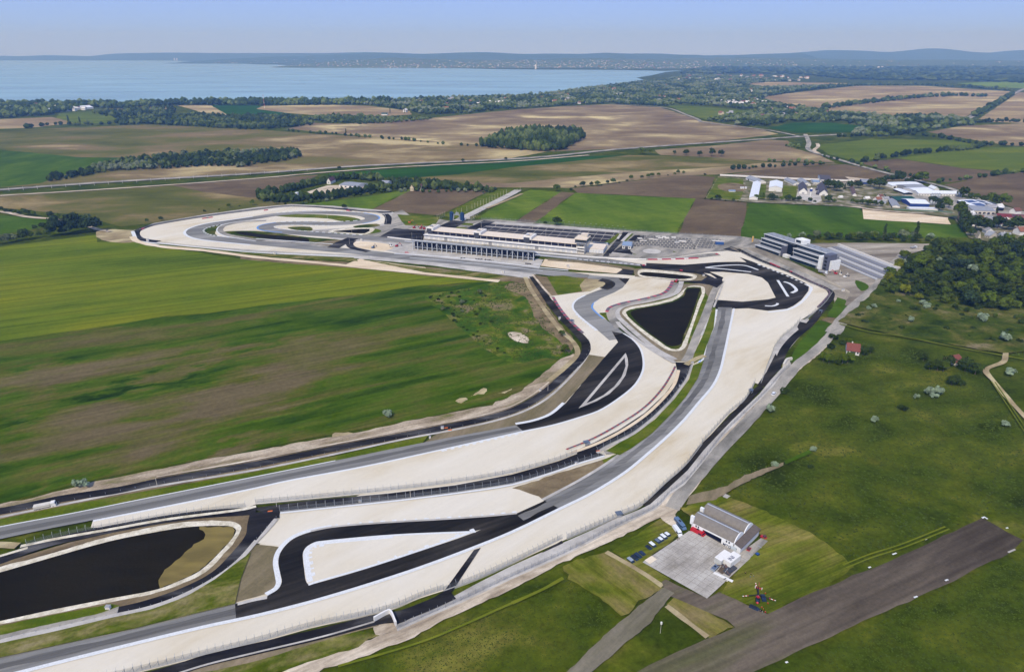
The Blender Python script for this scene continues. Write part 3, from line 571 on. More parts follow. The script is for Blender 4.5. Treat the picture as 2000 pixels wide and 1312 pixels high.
# --- second leg
sheet('track_surround', M_soil, [(1040,535),(1060,540),(1180,543),(1190,560),(1150,572),(1072,580),(1060,560)])
sheet('lawn', M_lawn, [(1068,540),(1100,538),(1143,545),(1137,568),(1090,577),(1080,560)], 0)
sheet('dirt_patch', M_dirt, [(1143,545),(1190,548),(1186,560),(1165,569),(1137,569)], 2)
sheet('gravel_trap', M_gravel, [(1070,579),(1085,577),(1130,571),(1153,569),(1172,560),(1180,566),(1165,580),(1160,600),(1190,630),(1210,660),(1207,668),(1181,697),(1149,692),(1148,665),(1142,656),(1122,640),(1100,610),(1084,590)])
sheet('verge', M_tan, [(1149,692),(1182,697),(1104,786),(1085,800),(1052,818),(1008,830),(900,856),(824,867),(860,842),(941,824),(1000,808),(1045,785),(1100,742),(1135,706)], 0, .5, 3)
sheet('verge', M_lawn, [(-60,1018),(0,1003),(134,976),(300,945),(500,915),(655,890),(840,848),(824,866),(655,900),(500,931),(349,960),(268,977),(134,1004),(0,1029),(-60,1042)], 0, .6, 3)
sheet('verge', M_soil, [(-60,1010),(0,999),(111,978),(303,943),(500,909),(655,879),(800,850),(840,846),(655,888),(500,920),(303,955),(111,990),(-60,1026)])
ribbon('drain', M_conc, [(-60,1021),(0,1009),(134,982),(300,950),(500,917),(655,886),(800,855),(870,842),(960,823),(1020,804),(1065,780),(1105,745),(1140,705),(1152,680),(1148,662)], 1.3, n=5)
T0 = [(-60,1006),(0,998),(111,975),(233,956),(303,941),(400,924),(500,906),(655,875),(811,845),(941,819),(1000,802),(1039,783),(1078,755),(1111,724),(1135,700),(1145,683),(1143,668),(1128,650),(1100,622),(1075,592),(1057,565),(1040,540)]
ribbon('service_road', M_black2, T0, 4.6, n=5)
ribbon('service_road', M_black, [(1145,683),(1143,668),(1128,650),(1100,622),(1075,592),(1057,565),(1040,540)], 5.0, n=5)
ribbon('drain', M_track, T0[4:15], 1.0, off=3.6, n=5)
ribbon('kerb', M_track, [(1040,536),(1050,548),(1062,563),(1080,582)], 1.6, n=4)
ribbon('path', M_dirt, [(1026,541),(1034,560),(1050,585),(1075,620),(1100,650),(1120,668),(1128,690),(1105,716),(1070,745)], 3, n=4, wjit=.3)
T1a = [(-60,1041),(0,1028),(134,1003),(268,976),(349,960),(500,930),(655,899),(821,865),(1008,830)]
T1b = [(-60,1065),(0,1052),(94,1032),(182,1015),(359,980),(500,951),(557,938),(707,910),(860,877),(1021,841)]
C3 = T1b[3:]+[(1078,829),(1130,814),(1168,801),(1207,777),(1238,751),(1253,725),(1255,705),(1249,681),(1233,658),(1241,658),(1280,689),(1318,715),(1314,728),(1293,762),(1259,798),(1220,825),(1155,860),(1106,881),(1127,885),(1091,899),(1000,924),(889,943),(759,959),(630,972),(500,984),(480,992),(322,1012),(215,1030),(177,1030)]
sheet('gravel_trap', M_gravel, C3)
between('race_track', M_tarmac, T1a, T1b)
ribbon('racing_line', M_line, [(-60,1054),(0,1041),(134,1015),(268,989),(500,941),(655,909),(860,866),(1012,836)], 2.4, wjit=.5, n=8)
ribbon('kerb', M_kerb, T1b[3:], 1.0, off=-.5); ribbon('kerb', M_kerb, [(860,877),(1021,841)], 0.9, off=-1.5, dash=(1.6,1.6)); ribbon('kerb', M_kerb, T1a[:-2], .5)
T3 = [(1150,539),(1175,541),(1198,545),(1208,552),(1205,559),(1190,568),(1160,580),(1143,590),(1139,600),(1147,611),(1162,624),(1186,642),(1210,662)]
ribbon('race_track', M_tarmac, T3, 12.5, n=8)
ribbon('race_track', M_black, [(1172,546),(1186,549),(1192,554),(1186,561),(1178,564)], 7, n=6)
ribbon('kerb', M_kerb, [(1198,545),(1208,552),(1205,559),(1190,568),(1160,580),(1143,590)], 2, off=7.0, n=6) 
ribbon('kerb', M_blue, [(1198,545),(1208,552),(1205,559),(1190,568),(1160,580),(1143,590),(1139,600),(1147,611),(1162,624)], 1.1, off=5.6, n=6)
ribbon('kerb', M_kerb, T3[6:-1], 1.3, off=-6.6, n=6); ribbon('kerb', M_kerb, T3[9:-1], 1.0, off=-7.6, n=6, dash=(1.6,1.6))
sheet('gravel_trap', M_gravel, [(1230,544),(1315,547.5),(1312,560),(1300,571),(1272,581),(1225,590),(1197,599),(1185,610),(1170,611),(1159,600),(1160,591),(1172,583),(1200,571),(1216,562)])
sheet('gravel_trap', M_gravel, [(1112,531),(1212,536),(1317,545),(1316,549),(1230,544),(1160,538)])
sheet('race_track', M_black, [(1207,543),(1230,544),(1222,555),(1217,551)])
sheet('verge', M_lawn, [(1170,612),(1185,610),(1195,622),(1202,633),(1190,628)])
T5out = [(1021,841),(1078,829),(1130,814),(1168,801),(1207,777),(1238,751),(1253,725),(1255,705),(1249,681),(1233,662),(1216,651)]
sheet('race_track', M_black, [(p.x, p.y) for p in cr(T5out, 4)]+[(1195,647),(1207,668),(1181,697),(1104,788),(1085,804),(1052,820),(1008,830)])
ribbon('kerb', M_kerb, T5out, 1.1, off=-.55, n=6)
ribbon('kerb', M_kerb, [(1008,829),(1040,823),(1070,813),(1085,804),(1104,787)], 1.6, off=.8, n=6)
isl = [(1145,787),(1156,783),(1179,771),(1200,754),(1214,736),(1222,715),(1220,698)]
sheet('kerb', M_conc, [(1130,797),(1165,783),(1190,769),(1210,750),(1222,732),(1227,712),(1226,700),(1222,689)], 0)
sheet('race_track', M_black, isl)
# service road across the middle
SRu = [(1319,707),(1322,722),(1317,744),(1298,770),(1259,806),(1207,840),(1160,864),(1127,878),(1127,886),(1091,900),(1000,926),(889,947),(759,963),(604,977),(491,992)]
SRl = [(1350,708),(1350,715),(1340,738),(1311,777),(1272,816),(1233,845),(1181,871),(1166,882),(1181,889),(1130,904),(1078,922),(1000,944),(889,961),(759,977),(704,983),(547,999),(540,1010)]
sheet('service_road', M_black2, SRu+SRl[::-1])
ribbon('verge', M_sand, [(1322,722),(1314,748),(1296,772),(1257,809),(1207,842),(1158,866),(1110,883)], 1.6, off=.9, n=4)
ribbon('kerb', M_conc, [(1352,712),(1341,740),(1313,779),(1274,818),(1235,848),(1183,874),(1166,884)], 1.2, n=4)
ribbon('kerb', M_kerb, [(1181,890),(1130,905),(1078,923),(1000,946),(889,963),(759,979),(547,1001)], 1.0, n=4)
ribbon('path', M_greyroad, [(1181,883),(1205,880),(1222,880)], 3.2)
# ponds and the roads round them
sheet('verge', M_tan, [(1200,604),(1225,596),(1300,580),(1330,555),(1390,552),(1400,570),(1385,620),(1358,680),(1345,705),(1310,705),(1260,672),(1212,630)], 0)
sheet('verge', M_lawn, [(1230,600),(1310,582),(1325,572),(1318,584),(1260,599),(1236,604)], 0); sheet('verge', M_lawn, [(1376,570),(1392,590),(1380,622),(1368,650),(1345,672),(1342,660),(1358,625),(1370,590)])
sheet('pond_bank', M_whitestone, [(1215,610),(1225,601),(1262,594),(1300,586),(1322,577),(1336,565),(1350,558),(1372,559),(1377,570),(1366,600),(1355,632),(1345,662),(1338,679),(1326,685),(1306,684),(1285,672),(1250,646),(1222,620)], 3)
sheet('scrubland', M_scrub, [(1222,610),(1232,604),(1255,600),(1312,588),(1334,575),(1342,561),(1369,561),(1363,590),(1351,627),(1338,660),(1334,668),(1326,681),(1311,681),(1290,668),(1254,642),(1237,628)], 2)
sheet('pond', M_pond, [(1232,609),(1255,602),(1312,591),(1336,578),(1343,564),(1366,563),(1364,575),(1358,595),(1347,627),(1334,658),(1330,672),(1311,676),(1290,665),(1258,641),(1240,624)], 3)
ribbon('service_road', M_conc, [(1331,549),(1327,562),(1317,574),(1275,586),(1220,597),(1206,606),(1207,617),(1225,635),(1250,657),(1285,684),(1319,702)], 3.4, n=6)
ribbon('service_road', M_greyroad, [(1319,552),(1310,567),(1290,578),(1240,589),(1205,598),(1194,607),(1196,622),(1210,640)], 5.5, n=6)
ribbon('kerb', M_conc, [(1206,628),(1212,636),(1240,660),(1285,690),(1318,708)], 2.6, n=4)
ribbon('service_road', M_greyroad, [(1409,548),(1397,565),(1387,590),(1375,622),(1360,658),(1347,692),(1338,706)], 4.5, n=5)
ribbon('kerb', M_conc, [(1412,555),(1398,590),(1385,622),(1370,655)], 1.2)
sheet('verge', M_lawn, [(1392,600),(1398,600),(1394,640),(1380,675),(1372,700),(1350,712),(1356,690),(1375,650)])
sheet('verge', M_lawn, [(1370,706),(1375,702),(1363,738),(1340,774),(1311,808),(1272,847),(1233,875),(1210,888),(1183,880),(1210,864),(1240,848),(1280,818),(1318,778),(1346,740),(1354,713)])
ribbon('path', M_dirt, [(1340,712),(1360,700),(1377,694)], 3)
sheet('service_road', M_black2, [(1376,540),(1410,545),(1412,552),(1400,562),(1385,556),(1335,549),(1320,549),(1330,545),(1360,547)])
sheet('verge', M_tan, [(1237,525),(1260,524),(1360,534),(1382,540),(1370,548),(1335,549),(1240,540)])
sheet('pond_bank', M_whitestone, [(1246,530),(1252,526),(1300,529),(1357,536),(1361,541),(1350,547),(1330,547),(1290,544),(1250,540)], 3)
sheet('pond', M_pond, [(1249,534),(1258,531.5),(1300,534),(1345,539),(1354,542),(1325,545),(1287,541.5),(1255,538)], 3)
# --- big pond lower left
sheet('verge', M_soil, [(-60,1108),(0,1100),(54,1083),(134,1059),(241,1035),(375,1011),(455,1003),(491,1004),(493,1012),(487,1043),(456,1078),(416,1121),(362,1148),(268,1180),(188,1199),(80,1224),(-60,1256)])
ribbon('service_road', M_black2, [(500,1000),(495,1020),(491,1044),(462,1082),(422,1121),(362,1153),(282,1181),(200,1200)], 3.9, n=5)
ribbon('service_road', M_greyroad, [(230,1193),(200,1200),(94,1225),(0,1245),(-60,1258)], 4.2, n=5)
ribbon('kerb', M_conc, [(540,1012),(520,1035),(500,1056),(469,1091),(429,1123),(362,1160),(295,1185),(215,1203),(107,1228),(0,1252),(-60,1264)], 1.6, n=5)
sheet('service_road', M_black2, [(485,1002),(545,1000),(546,1011),(535,1012),(500,1055),(490,1048),(493,1010)])
ribbon('service_road', M_black2, [(500,997),(375,1006),(241,1028),(107,1056),(54,1072),(0,1093),(-60,1112)], 4.6, n=5)
ribbon('kerb', M_whitestone, [(500,988),(480,993),(322,1014),(215,1033),(107,1052),(40,1066)], 1.4, n=5)
ribbon('kerb', M_whitestone, [(54,1069),(0,1085),(-60,1100)], 1.2)
ribbon('path', M_dirt, [(-60,1064),(0,1063),(34,1065)], 3)
BK = [(-60,1126),(0,1106),(80,1086),(188,1054),(268,1035),(349,1020),(429,1016),(458,1019),(471,1030),(467,1044),(443,1075),(402,1116),(349,1142),(295,1160),(215,1175),(107,1197),(0,1219),(-60,1230)]
PW = [(-60,1134),(0,1117),(80,1094),(215,1056),(295,1040),(362,1029),(429,1026),(453,1028),(461,1035),(454,1050),(429,1078),(389,1115),(349,1134),(308,1150),(215,1168),(107,1189),(0,1212),(-60,1224)]
sheet('pond_bank', M_whitestone, BK, 3, .35, 1.5)
sheet('pond', M_pond, PW, 3)
sheet('pond', M_silt, [(389,1028.5),(429,1027),(452,1029),(460,1035),(453,1050),(428,1078),(388,1115),(349,1133),(311,1149),(309,1140),(314,1124),(322,1112),(350,1089),(378,1062),(398,1052),(402,1043)], 0, .7, 1.6)
sheet('verge', M_weedy, [(-60,1268),(107,1232),(215,1206),(295,1189),(362,1165),(420,1130),(470,1092),(490,1078),(470,1130),(459,1178),(402,1192),(268,1225),(134,1254),(-60,1296)])
sheet('verge', M_lawn, [(-60,1232),(0,1221),(107,1199),(215,1178),(235,1182),(200,1196),(80,1222),(-60,1252)], 0, .4, 2)
# --- airfield
sheet('grass', M_mow, [(1330,992),(1392,966),(1450,978),(1545,1020),(1620,1062),(1671,1108),(1605,1149),(1500,1196),(1402,1160),(1460,1092),(1493,1045),(1380,1000),(1350,1010)], 0, 1.6, 2.2)
sheet('grass', M_mow, [(1195,1075),(1290,1012),(1322,1034),(1330,1042),(1255,1097),(1310,1130),(1296,1143),(1248,1110)], 0, .6, 3)
sheet('grass', M_mow2, [(1099,1106),(1140,1088),(1185,1076),(1250,1118),(1292,1145),(1260,1168),(1215,1201),(1150,1155),(1110,1130)], 0, 1.6, 2.2)
sheet('grass', M_mow2, [(1300,1178),(1320,1160),(1434,1224),(1384,1246),(1340,1212)], 0, 1.2, 2)
ribbon('path', M_dirt, [(1302,1182),(1345,1215),(1382,1243)], 1.8, wjit=.4, n=8); ribbon('path', M_dirt, [(1184,1077),(1215,1094),(1262,1122),(1294,1144)], 1.8, wjit=.4, n=8)
ribbon('path', gmat('faint_wheel_track', [c(91,102,22), c(112,115,32)], 6, (2,1), 0, .7, .1), [(1000,1177),(1060,1150),(1100,1128)], 1.2, wjit=.3)
ribbon('path', _mats['faint_wheel_track'], [(660,1300),(830,1250),(1000,1177)], .8, wjit=.3)
ribbon('path', _mats['faint_wheel_track'], [(1640,632),(1700,648),(1760,656),(1850,674),(1960,694),(2060,712)], 1.6, wjit=.5)
ribbon('path', M_dirt, [(2080,640),(2000,664),(1968,672),(1964,694),(1960,706),(1926,722),(1942,745),(1980,790),(2060,870)], 2.4, wjit=.4)
sheet('runway', M_runway, [(1918,1011),(1999,1054),(1969,1080),(1862,1133),(1795,1164),(1688,1212),(1600,1252),(1500,1298),(1180,1450),(900,1480),(1241,1312),(1375,1247),(1434,1225),(1420,1210),(1300,1160),(1292,1135),(1300,1131),(1381,1168),(1404,1156),(1500,1199),(1607,1148),(1741,1094),(1862,1038)], 0, .7, 5)
sheet('taxiway', M_taxi, [(1295,1146),(1316,1157),(1270,1215),(1155,1312),(1000,1450),(890,1460),(1107,1312),(1200,1222)], 0, .5, 2)
M_slab = gmat('concrete_slabs', [c(128,120,106), c(156,149,137), c(172,165,153), c(184,178,166)], 9, (1.6,1), .6, .7, .14, lo=.25, hi=.65)
sheet('apron', M_slab, [(1255,1097),(1346,1036),(1372,1040),(1443,1081),(1464,1091),(1381,1168)])
sheet('apron', M_greyroad, [(1430,1086),(1443,1081),(1486,1050),(1500,1056),(1466,1088),(1464,1092)])
zz = nextz(); M_joint = mat('slab_joint', c(112,104,92), .9, .1)
A0, A1, A2, A3 = at(1255,1097), at(1350,1034), at(1464,1091), at(1381,1168)
def lerp2(t, u): return (A0*(1-t)+A1*t)*(1-u)+(A3*(1-t)+A2*t)*u
for i in range(1, 12):
    ribbon('slab_joint', M_joint, None, .09, z=zz, world=[lerp2(i/12, 0).xy, lerp2(i/12, 1).xy])
for i in range(1, 10):
    ribbon('slab_joint', M_joint, None, .09, z=zz+.002, world=[lerp2(0, i/10).xy, lerp2(1, i/10).xy])
ribbon('path', M_sand, [(1264,1097),(1278,1088)], 2.2, smooth=False)
# meadow details
sheet('dirt_patch', M_tan, [(1420,948),(1450,930),(1500,912),(1530,902),(1530,908),(1480,930),(1425,958),(1400,975),(1340,985),(1345,968)], 0, .8, 2)
sheet('grass', M_green3, [(1532,900),(1580,878),(1586,884),(1535,906)])
sheet('scrubland', M_scrub, [(1730,540),(1800,570),(1900,600),(2060,600),(2060,680),(1960,690),(1850,672),(1700,644),(1640,628),(1700,575)], 0, 2, 6)
sheet('concrete_slab', M_conc, [(1411,969),(1417,964),(1427,968),(1420,973)])
zz = nextz()
for q in [(1743,1082,8),(1696,1108,5),(1806,1053,4),(1785,1166,7),(1846,1133,6),(1965,1031,4),(1534,1293,5)]:
    ribbon('road_marking', M_kerb, [(q[0], q[1]), (q[0]+q[2], q[1]-q[2]*.35)], .5, z=zz, smooth=False)
ribbon('road_marking', M_kerb, [(1918,1011),(1923,1009),(1929,1013)], .7, z=zz, smooth=False); ribbon('road_marking', M_conc, [(1969,1078),(1983,1072)], .6, z=zz, smooth=False)
# --- country roads
ribbon('road', M_greyroad, [(-160,382),(0,370.5),(100,363),(250,353),(500,338.5),(700,324),(1000,310.5),(1070,305.5),(1200,292),(1375,279.5),(1500,271),(1560,267),(1650,262)], 12, n=3)
ribbon('path', M_track, [(-160,393),(0,382),(100,376),(250,366.5),(500,348.5),(640,336),(800,325),(1000,315),(1150,303)], 6, n=3)
ribbon('road', M_greyroad, [(1573,262),(1580,280),(1578,290),(1590,298),(1620,306),(1680,324),(1740,340),(1800,354),(1850,366),(1900,384),(1960,404),(2060,432)], 8, n=4)
ribbon('path', M_track, [(1596,280),(1598,286),(1590,294),(1600,300)], 6, n=4)
ribbon('road', M_greyroad, [(1190,203),(1290,209),(1340,224),(1365,234),(1370,238),(1430,246),(1500,254),(1560,266)], 8, n=4)
ribbon('road', M_greyroad, [(1870,243),(1900,226),(1940,205),(1975,186),(2000,174),(2040,160)], 14, n=3)
ribbon('road', M_conc, [(893,431),(940,408),(1000,378),(1012,371)], 9, n=3)
ribbon('path', M_dirt, [(950,407),(980,395),(1020,378)], 4)
ribbon('path', M_track, [(1455,392),(1560,396),(1680,405),(1702,409),(1860,421)], 5, n=3)
ribbon('road', M_greyroad, [(1642,402),(1640,375),(1646,356)], 7, n=3)
ribbon('path', M_track, [(1452,393),(1456,383),(1462,372),(1450,366)], 4, n=3)
sheet('yard', gmat('farm_yard', [c(70,83,18), c(112,106,78), c(168,158,142)], 14, (1,1), 0, 2, .15), [(1402,345),(1500,351),(1650,357),(1760,357),(1830,375),(1900,392),(1960,412),(2060,440),(2060,480),(1960,478),(1893,464),(1862,425),(1684,404),(1462,395),(1378,388)], 0, 1, 6)
sheet('lawn', M_lawn, [(1402,347),(1452,350),(1452,372),(1446,390),(1380,387)]); sheet('dirt_patch', M_soil, [(1402,362),(1430,357),(1455,362),(1450,374),(1415,373)], 3)
sheet('lawn', M_lawn, [(1484,360),(1497,361),(1494,388),(1480,388)]); sheet('lawn', M_lawn, [(1530,362),(1556,364),(1556,386),(1528,388)])
sheet('yard', M_greyroad, [(1745,372),(1800,368),(1880,385),(1960,405),(2060,430),(2060,448),(1960,432),(1840,405),(1790,395)])
sheet('yard', M_conc, [(1560,366),(1600,370),(1605,392),(1590,398),(1555,385)])
sheet('yard', M_track, [(1650,345),(1700,350),(1720,355),(1660,352)]) 
sheet('farm_yard', M_track, [(596,376),(640,362),(700,362),(720,366),(690,378),(640,380),(620,384)]); sheet('lawn', M_lawn, [(655,357),(700,356),(760,361),(720,365),(670,362)])
ribbon('road', M_track, [(-60,412),(0,413),(50,423),(120,429),(165,438),(190,448),(215,452)], 5, n=3, wjit=.3)
# ================================================================ HILLS
M_hill = gmat('hill_woods', [c(52,70,48), c(74,92,60), c(112,118,84)], 500, (2,1), 0, 60, 0.15)
M_hill2 = gmat('hill_fields', [c(58,76,50), c(88,104,66), c(140,134,104)], 380, (4,1), 0, 60, 0.12, mid=[0.55])
HILL = []
def ridge(name, m, sky_, d0, depth, zoff=-2, lump=8, seed=0):
    """long hill: sky_ = (picture x, picture y of its crest); foot at distance d0, crest depth metres behind it"""
    d0 *= SC; depth *= SC; lump *= SC; dc = d0+depth
    Pk = []
    for x, y in sky_:
        b = (656-y)/FPX; dz = (b*_c-_s)/(b*_s+_c)
        X = (x-1000)/FPX*dc/(b*_s+_c)
        Pk.append((X, CAM_H+dc*dz))
    # resample along x
    xs = np.linspace(Pk[0][0], Pk[-1][0], 150); zs = np.interp(xs, [p[0] for p in Pk], [p[1] for p in Pk])
    zs = np.convolve(np.pad(zs, 2, mode='edge'), np.ones(5)/5, 'valid')
    K = 14; V = []; F = []
    for i, (X, Z) in enumerate(zip(xs, zs)):
        for k in range(K+1):
            t = k/K*1.8
            prof = math.sin(min(t,1)*math.pi/2)**1.3 if t <= 1 else math.cos((t-1)*math.pi/2)*1.0
            yy = d0+depth*t
            f = (yy/dc)
            nn = mnoise.noise(Vector((X/900+seed, yy/700, 0)))*lump*(math.sin(min(t,1)*math.pi))+mnoise.noise(Vector((X/260+seed, yy/260, 2)))*2.0
            V.append((X*(0.5+0.5*f), yy, zoff+(Z-zoff)*prof+nn*(0 if k in (0,) else 1)))
    for i in range(len(xs)-1):
        for k in range(K):
            a = i*(K+1)+k; F.append((a, a+K+1, a+K+2, a+1))
    o = mesh_obj(name, V, F, m, smooth=True); o['kind'] = 'structure'; HILL.append((V, F))
    return o
ridge('hills', M_hill, [(-260,113),(0,109),(40,111),(75,108),(140,109),(180,111),(215,105),(330,103),(420,104),(500,104),(640,104),(720,102),(830,106),(900,104),(1000,106),(1100,106),(1200,108)], 12600, 1500, seed=1)
ridge('hills', M_hill, [(380,120),(450,115),(560,110),(640,108),(700,104),(760,103),(820,106),(900,103),(950,102),(1020,106),(1080,105),(1140,106),(1180,103),(1220,105),(1250,105),(1300,105),(1330,108),(1360,107),(1400,111),(1480,106),(1560,104)], 9300, 2200, seed=2)
ridge('hills', M_hill, [(1280,112),(1400,108),(1500,107),(1560,103),(1620,98),(1680,99),(1720,102),(1760,101),(1800,96),(1820,94.5),(1850,96),(1880,101),(1940,104),(1980,99),(2000,98),(2060,97),(2300,101)], 11800, 2400, seed=3)
ridge('hills', M_hill2, [(560,128),(640,121),(760,113),(860,116),(960,118),(1060,116),(1180,113),(1260,117),(1320,119),(1400,117)], 7000, 1500, seed=4, lump=5)
ridge('hills', M_hill2, [(1150,124),(1230,119),(1330,114),(1450,113),(1540,114),(1650,116),(1760,118),(1860,117),(2000,119),(2300,121)], 6700, 2200, seed=5, lump=8)

from mathutils.bvhtree import BVHTree
HT = [BVHTree.FromPolygons([Vector(v) for v in V], F) for V, F in HILL]
def on_hill(px, py):
    a, b = (px-1000)/FPX, (656-py)/FPX
    d = Vector((a, b*_s+_c, b*_c-_s)).normalized(); best = None
    for t in HT:
        h = t.ray_cast(Vector((0,0,CAM_H)), d)
        if h[0] is not None and (best is None or h[3] < best[1]): best = (h[0], h[3])
    return best[0] if best else None
# ================================================================ SHAPES
class MB:
    """gathers shapes into one mesh with several materials"""
    def __init__(s): s.v = []; s.f = []; s.mi = []; s.mats = []
    def m(s, m):
        if m not in s.mats: s.mats.append(m)
        return s.mats.index(m)
    def add(s, V, F, m, M=None):
        k = len(s.v); i = s.m(m)
        s.v += [tuple(M @ Vector(v)) if M is not None else tuple(v) for v in V]
        s.f += [tuple(q+k for q in f) for f in F]; s.mi += [i]*len(F)
    def box(s, x0, x1, y0, y1, z0, z1, m, M=None):
        V = [(x0,y0,z0),(x1,y0,z0),(x1,y1,z0),(x0,y1,z0),(x0,y0,z1),(x1,y0,z1),(x1,y1,z1),(x0,y1,z1)]
        s.add(V, [(0,3,2,1),(4,5,6,7),(0,1,5,4),(1,2,6,5),(2,3,7,6),(3,0,4,7)], m, M)
    def prism(s, prof, y0, y1, m, M=None, axis='y'):
        """profile in x,z pushed along y (or profile in y,z pushed along x)"""
        n = len(prof)
        if axis == 'y': V = [(a, y0, b) for a, b in prof]+[(a, y1, b) for a, b in prof]
        else: V = [(y0, a, b) for a, b in prof]+[(y1, a, b) for a, b in prof]
        F = [tuple(range(n)), tuple(range(2*n-1, n-1, -1))]+[(i, i+n, (i+1)%n+n, (i+1)%n) for i in range(n)]
        if axis != 'y': F = [f[::-1] for f in F]
        s.add(V, F, m, M)
    def cyl(s, p, q, r0, r1, m, n=8):
        p = Vector(p); q = Vector(q); d = (q-p)
        if d.length < 1e-6: return
        d.normalize(); a = d.orthogonal().normalized(); b = d.cross(a)
        V = [p+(a*math.cos(t)+b*math.sin(t))*r0 for t in [2*math.pi*i/n for i in range(n)]]
        V += [q+(a*math.cos(t)+b*math.sin(t))*r1 for t in [2*math.pi*i/n for i in range(n)]]
        F = [(i, (i+1)%n, (i+1)%n+n, i+n) for i in range(n)]+[tuple(range(n-1,-1,-1)), tuple(range(n, 2*n))]
        s.add(V, F, m)
    def build(s, name, parent=None, smooth=False):
        return mesh_obj(name, s.v, s.f, None, parent, s.mats, s.mi, smooth)
def box_obj(name, parent, x0, x1, y0, y1, z0, z1, m):
    b = MB(); b.box(x0, x1, y0, y1, z0, z1, m); return b.build(name, parent)
def M_(name, r, g, b, **k): return mat(name, c(r, g, b), **k)
W_white = M_('white_wall', 226, 222, 214, var=.05); W_cream = M_('cream_wall', 214, 198, 166, var=.06); W_grey = M_('grey_wall', 150, 150, 152, var=.06)
W_pale = M_('pale_render', 204, 196, 182, var=.08); W_dark = M_('dark_panel', 66, 68, 76); W_blue = M_('blue_panel', 44, 66, 130, var=.06)
R_white = M_('white_metal_roof', 224, 226, 228, rough=.5, var=.04); R_grey = M_('grey_metal_roof', 142, 144, 148, rough=.6, var=.08); R_dark = M_('dark_tile_roof', 78, 74, 80, var=.15, scale=1.5)
R_cream = M_('cream_flat_roof', 222, 206, 184, var=.05); R_green = M_('green_metal_roof', 22, 70, 62, var=.08); R_red = M_('red_tile_roof', 122, 68, 56, var=.28, scale=2.0)
R_brown = M_('brown_tile_roof', 104, 84, 80, var=.15); R_blue = M_('blue_grey_roof', 126, 144, 168, var=.06); R_maroon = M_('maroon_tile_roof', 92, 58, 66, var=.12)
GL = M_('dark_glass', 24, 40, 56, rough=.15, spec=.6, var=.02); GLB = M_('deep_blue_opening', 16, 18, 44, rough=.6, var=.05); STEEL = M_('galvanised_steel', 158, 162, 166, rough=.45, metal=.3, var=.05)
BLACK = M_('black_paint', 18, 18, 22, rough=.4); ORANGE = M_('orange_paint', 214, 112, 52); SOLAR = M_('solar_panel', 20, 30, 84, rough=.2, spec=.6)
def frame(p0, p1):
    """ground frame: origin at p0, x axis towards p1, y axis away from the viewer"""
    a, b = at(*p0), at(*p1); d = b-a
    return a, math.atan2(d.y, d.x), d.length
def put(o, a, ang): o.location = a; o.rotation_euler = (0,0,ang); return o
ALLB = []
def gable(name, label, cat, p0, p1, D, eave, ridge, wall, roof, axis='u', over=.4, doors=0, wins=0, group=None, dm=None, wm=None, chimney=False, L_over=None):
    """house or barn: front wall from p0 to p1, D deep; ridge along the front (u) or away from it (v)"""
    a, ang, L = frame(p0, p1)
    if L_over: L = L_over
    t = put(empty(name), a, ang); tag(t, label, cat, group)
    b = MB()
    if axis == 'u':
        b.prism([(0,0),(D,0),(D,eave),(D/2,ridge-.15),(0,eave)], 0, L, wall, axis='x')
    else:
        b.prism([(0,0),(L,0),(L,eave),(L/2,ridge-.15),(0,eave)], 0, D, wall)
    b.build('wall', t)
    r = MB(); th = .22; e = over
    W_ = D if axis == 'u' else L; Ln = L if axis == 'u' else D
    sl = (ridge-eave)/(W_/2)
    for sgn in (0, 1):
        pr = [(-e, eave-e*sl+.02), (W_/2, ridge+.02), (W_/2, ridge+th), (-e, eave-e*sl+th)]
        if sgn: pr = [(W_-x, z) for x, z in pr][::-1]
        r.prism(pr, -e, Ln+e, roof, axis='x' if axis == 'u' else 'y')
    ro = r.build('roof', t)
    if chimney: box_obj('chimney', ro, L*.35, L*.35+.7, D*.5, D*.5+.7, ridge-.6, ridge+1.0, wall)
    hh = min(eave-.4, 3.2)
    for i in range(doors):
        x = L*(i+.5)/doors; w = min(3.2, L/doors*.6)
        box_obj('door', t, x-w/2, x+w/2, -.12, .05, 0.02, hh, dm or W_dark)
    for i in range(wins):
        x = L*(i+.5)/wins; w = min(1.4, L/wins*.5)
        if doors and abs((x/L*doors) % 1-.5) < .25 and wins > doors: continue
        box_obj('window', t, x-w/2, x+w/2, -.1, .05, eave*.4, eave*.4+1.2, wm or GL)
    return t
def vgable(name, label, cat, fm, wpx, bm_, eave, ridge, wall, roof, **k):
    """barn whose ridge runs from the middle of its front fm to the middle of its back bm_"""
    F_, B_ = at(*fm), at(*bm_); d = (B_-F_); D = d.length; v = d.normalized(); w = (at(fm[0]+wpx/2, fm[1])-at(fm[0]-wpx/2, fm[1])).length
    u = Vector((v.y, -v.x, 0)); t = gable(name, label, cat, fm, (fm[0]+5, fm[1]), D, eave, ridge, wall, roof, 'v', L_over=w, **k)
    t.location = F_-u*w/2; t.rotation_euler = (0,0,math.atan2(u.y, u.x)); return t
def flat(name, label, cat, p0, p1, D, H, wall, roof, group=None, band=None, doors=0, dm=None, par=.5):
    a, ang, L = frame(p0, p1)
    t = put(empty(name), a, ang); tag(t, label, cat, group)
    box_obj('wall', t, 0, L, 0, D, 0, H, wall)
    b = MB(); b.box(-.2, L+.2, -.2, D+.2, H+.004, H+.25, roof); b.build('roof', t)
    for i in range(doors):
        x = L*(i+.5)/doors; w = min(4, L/doors*.7); box_obj('door', t, x-w/2, x+w/2, -.12, .05, 0.02, H*.75, dm or W_dark)
    if band:
        for i in range(band):
            x = L*(i+.5)/band; w = L/band*.8; box_obj('window', t, x-w/2, x+w/2, -.1, .05, H*.45, H*.8, GL)
    return t
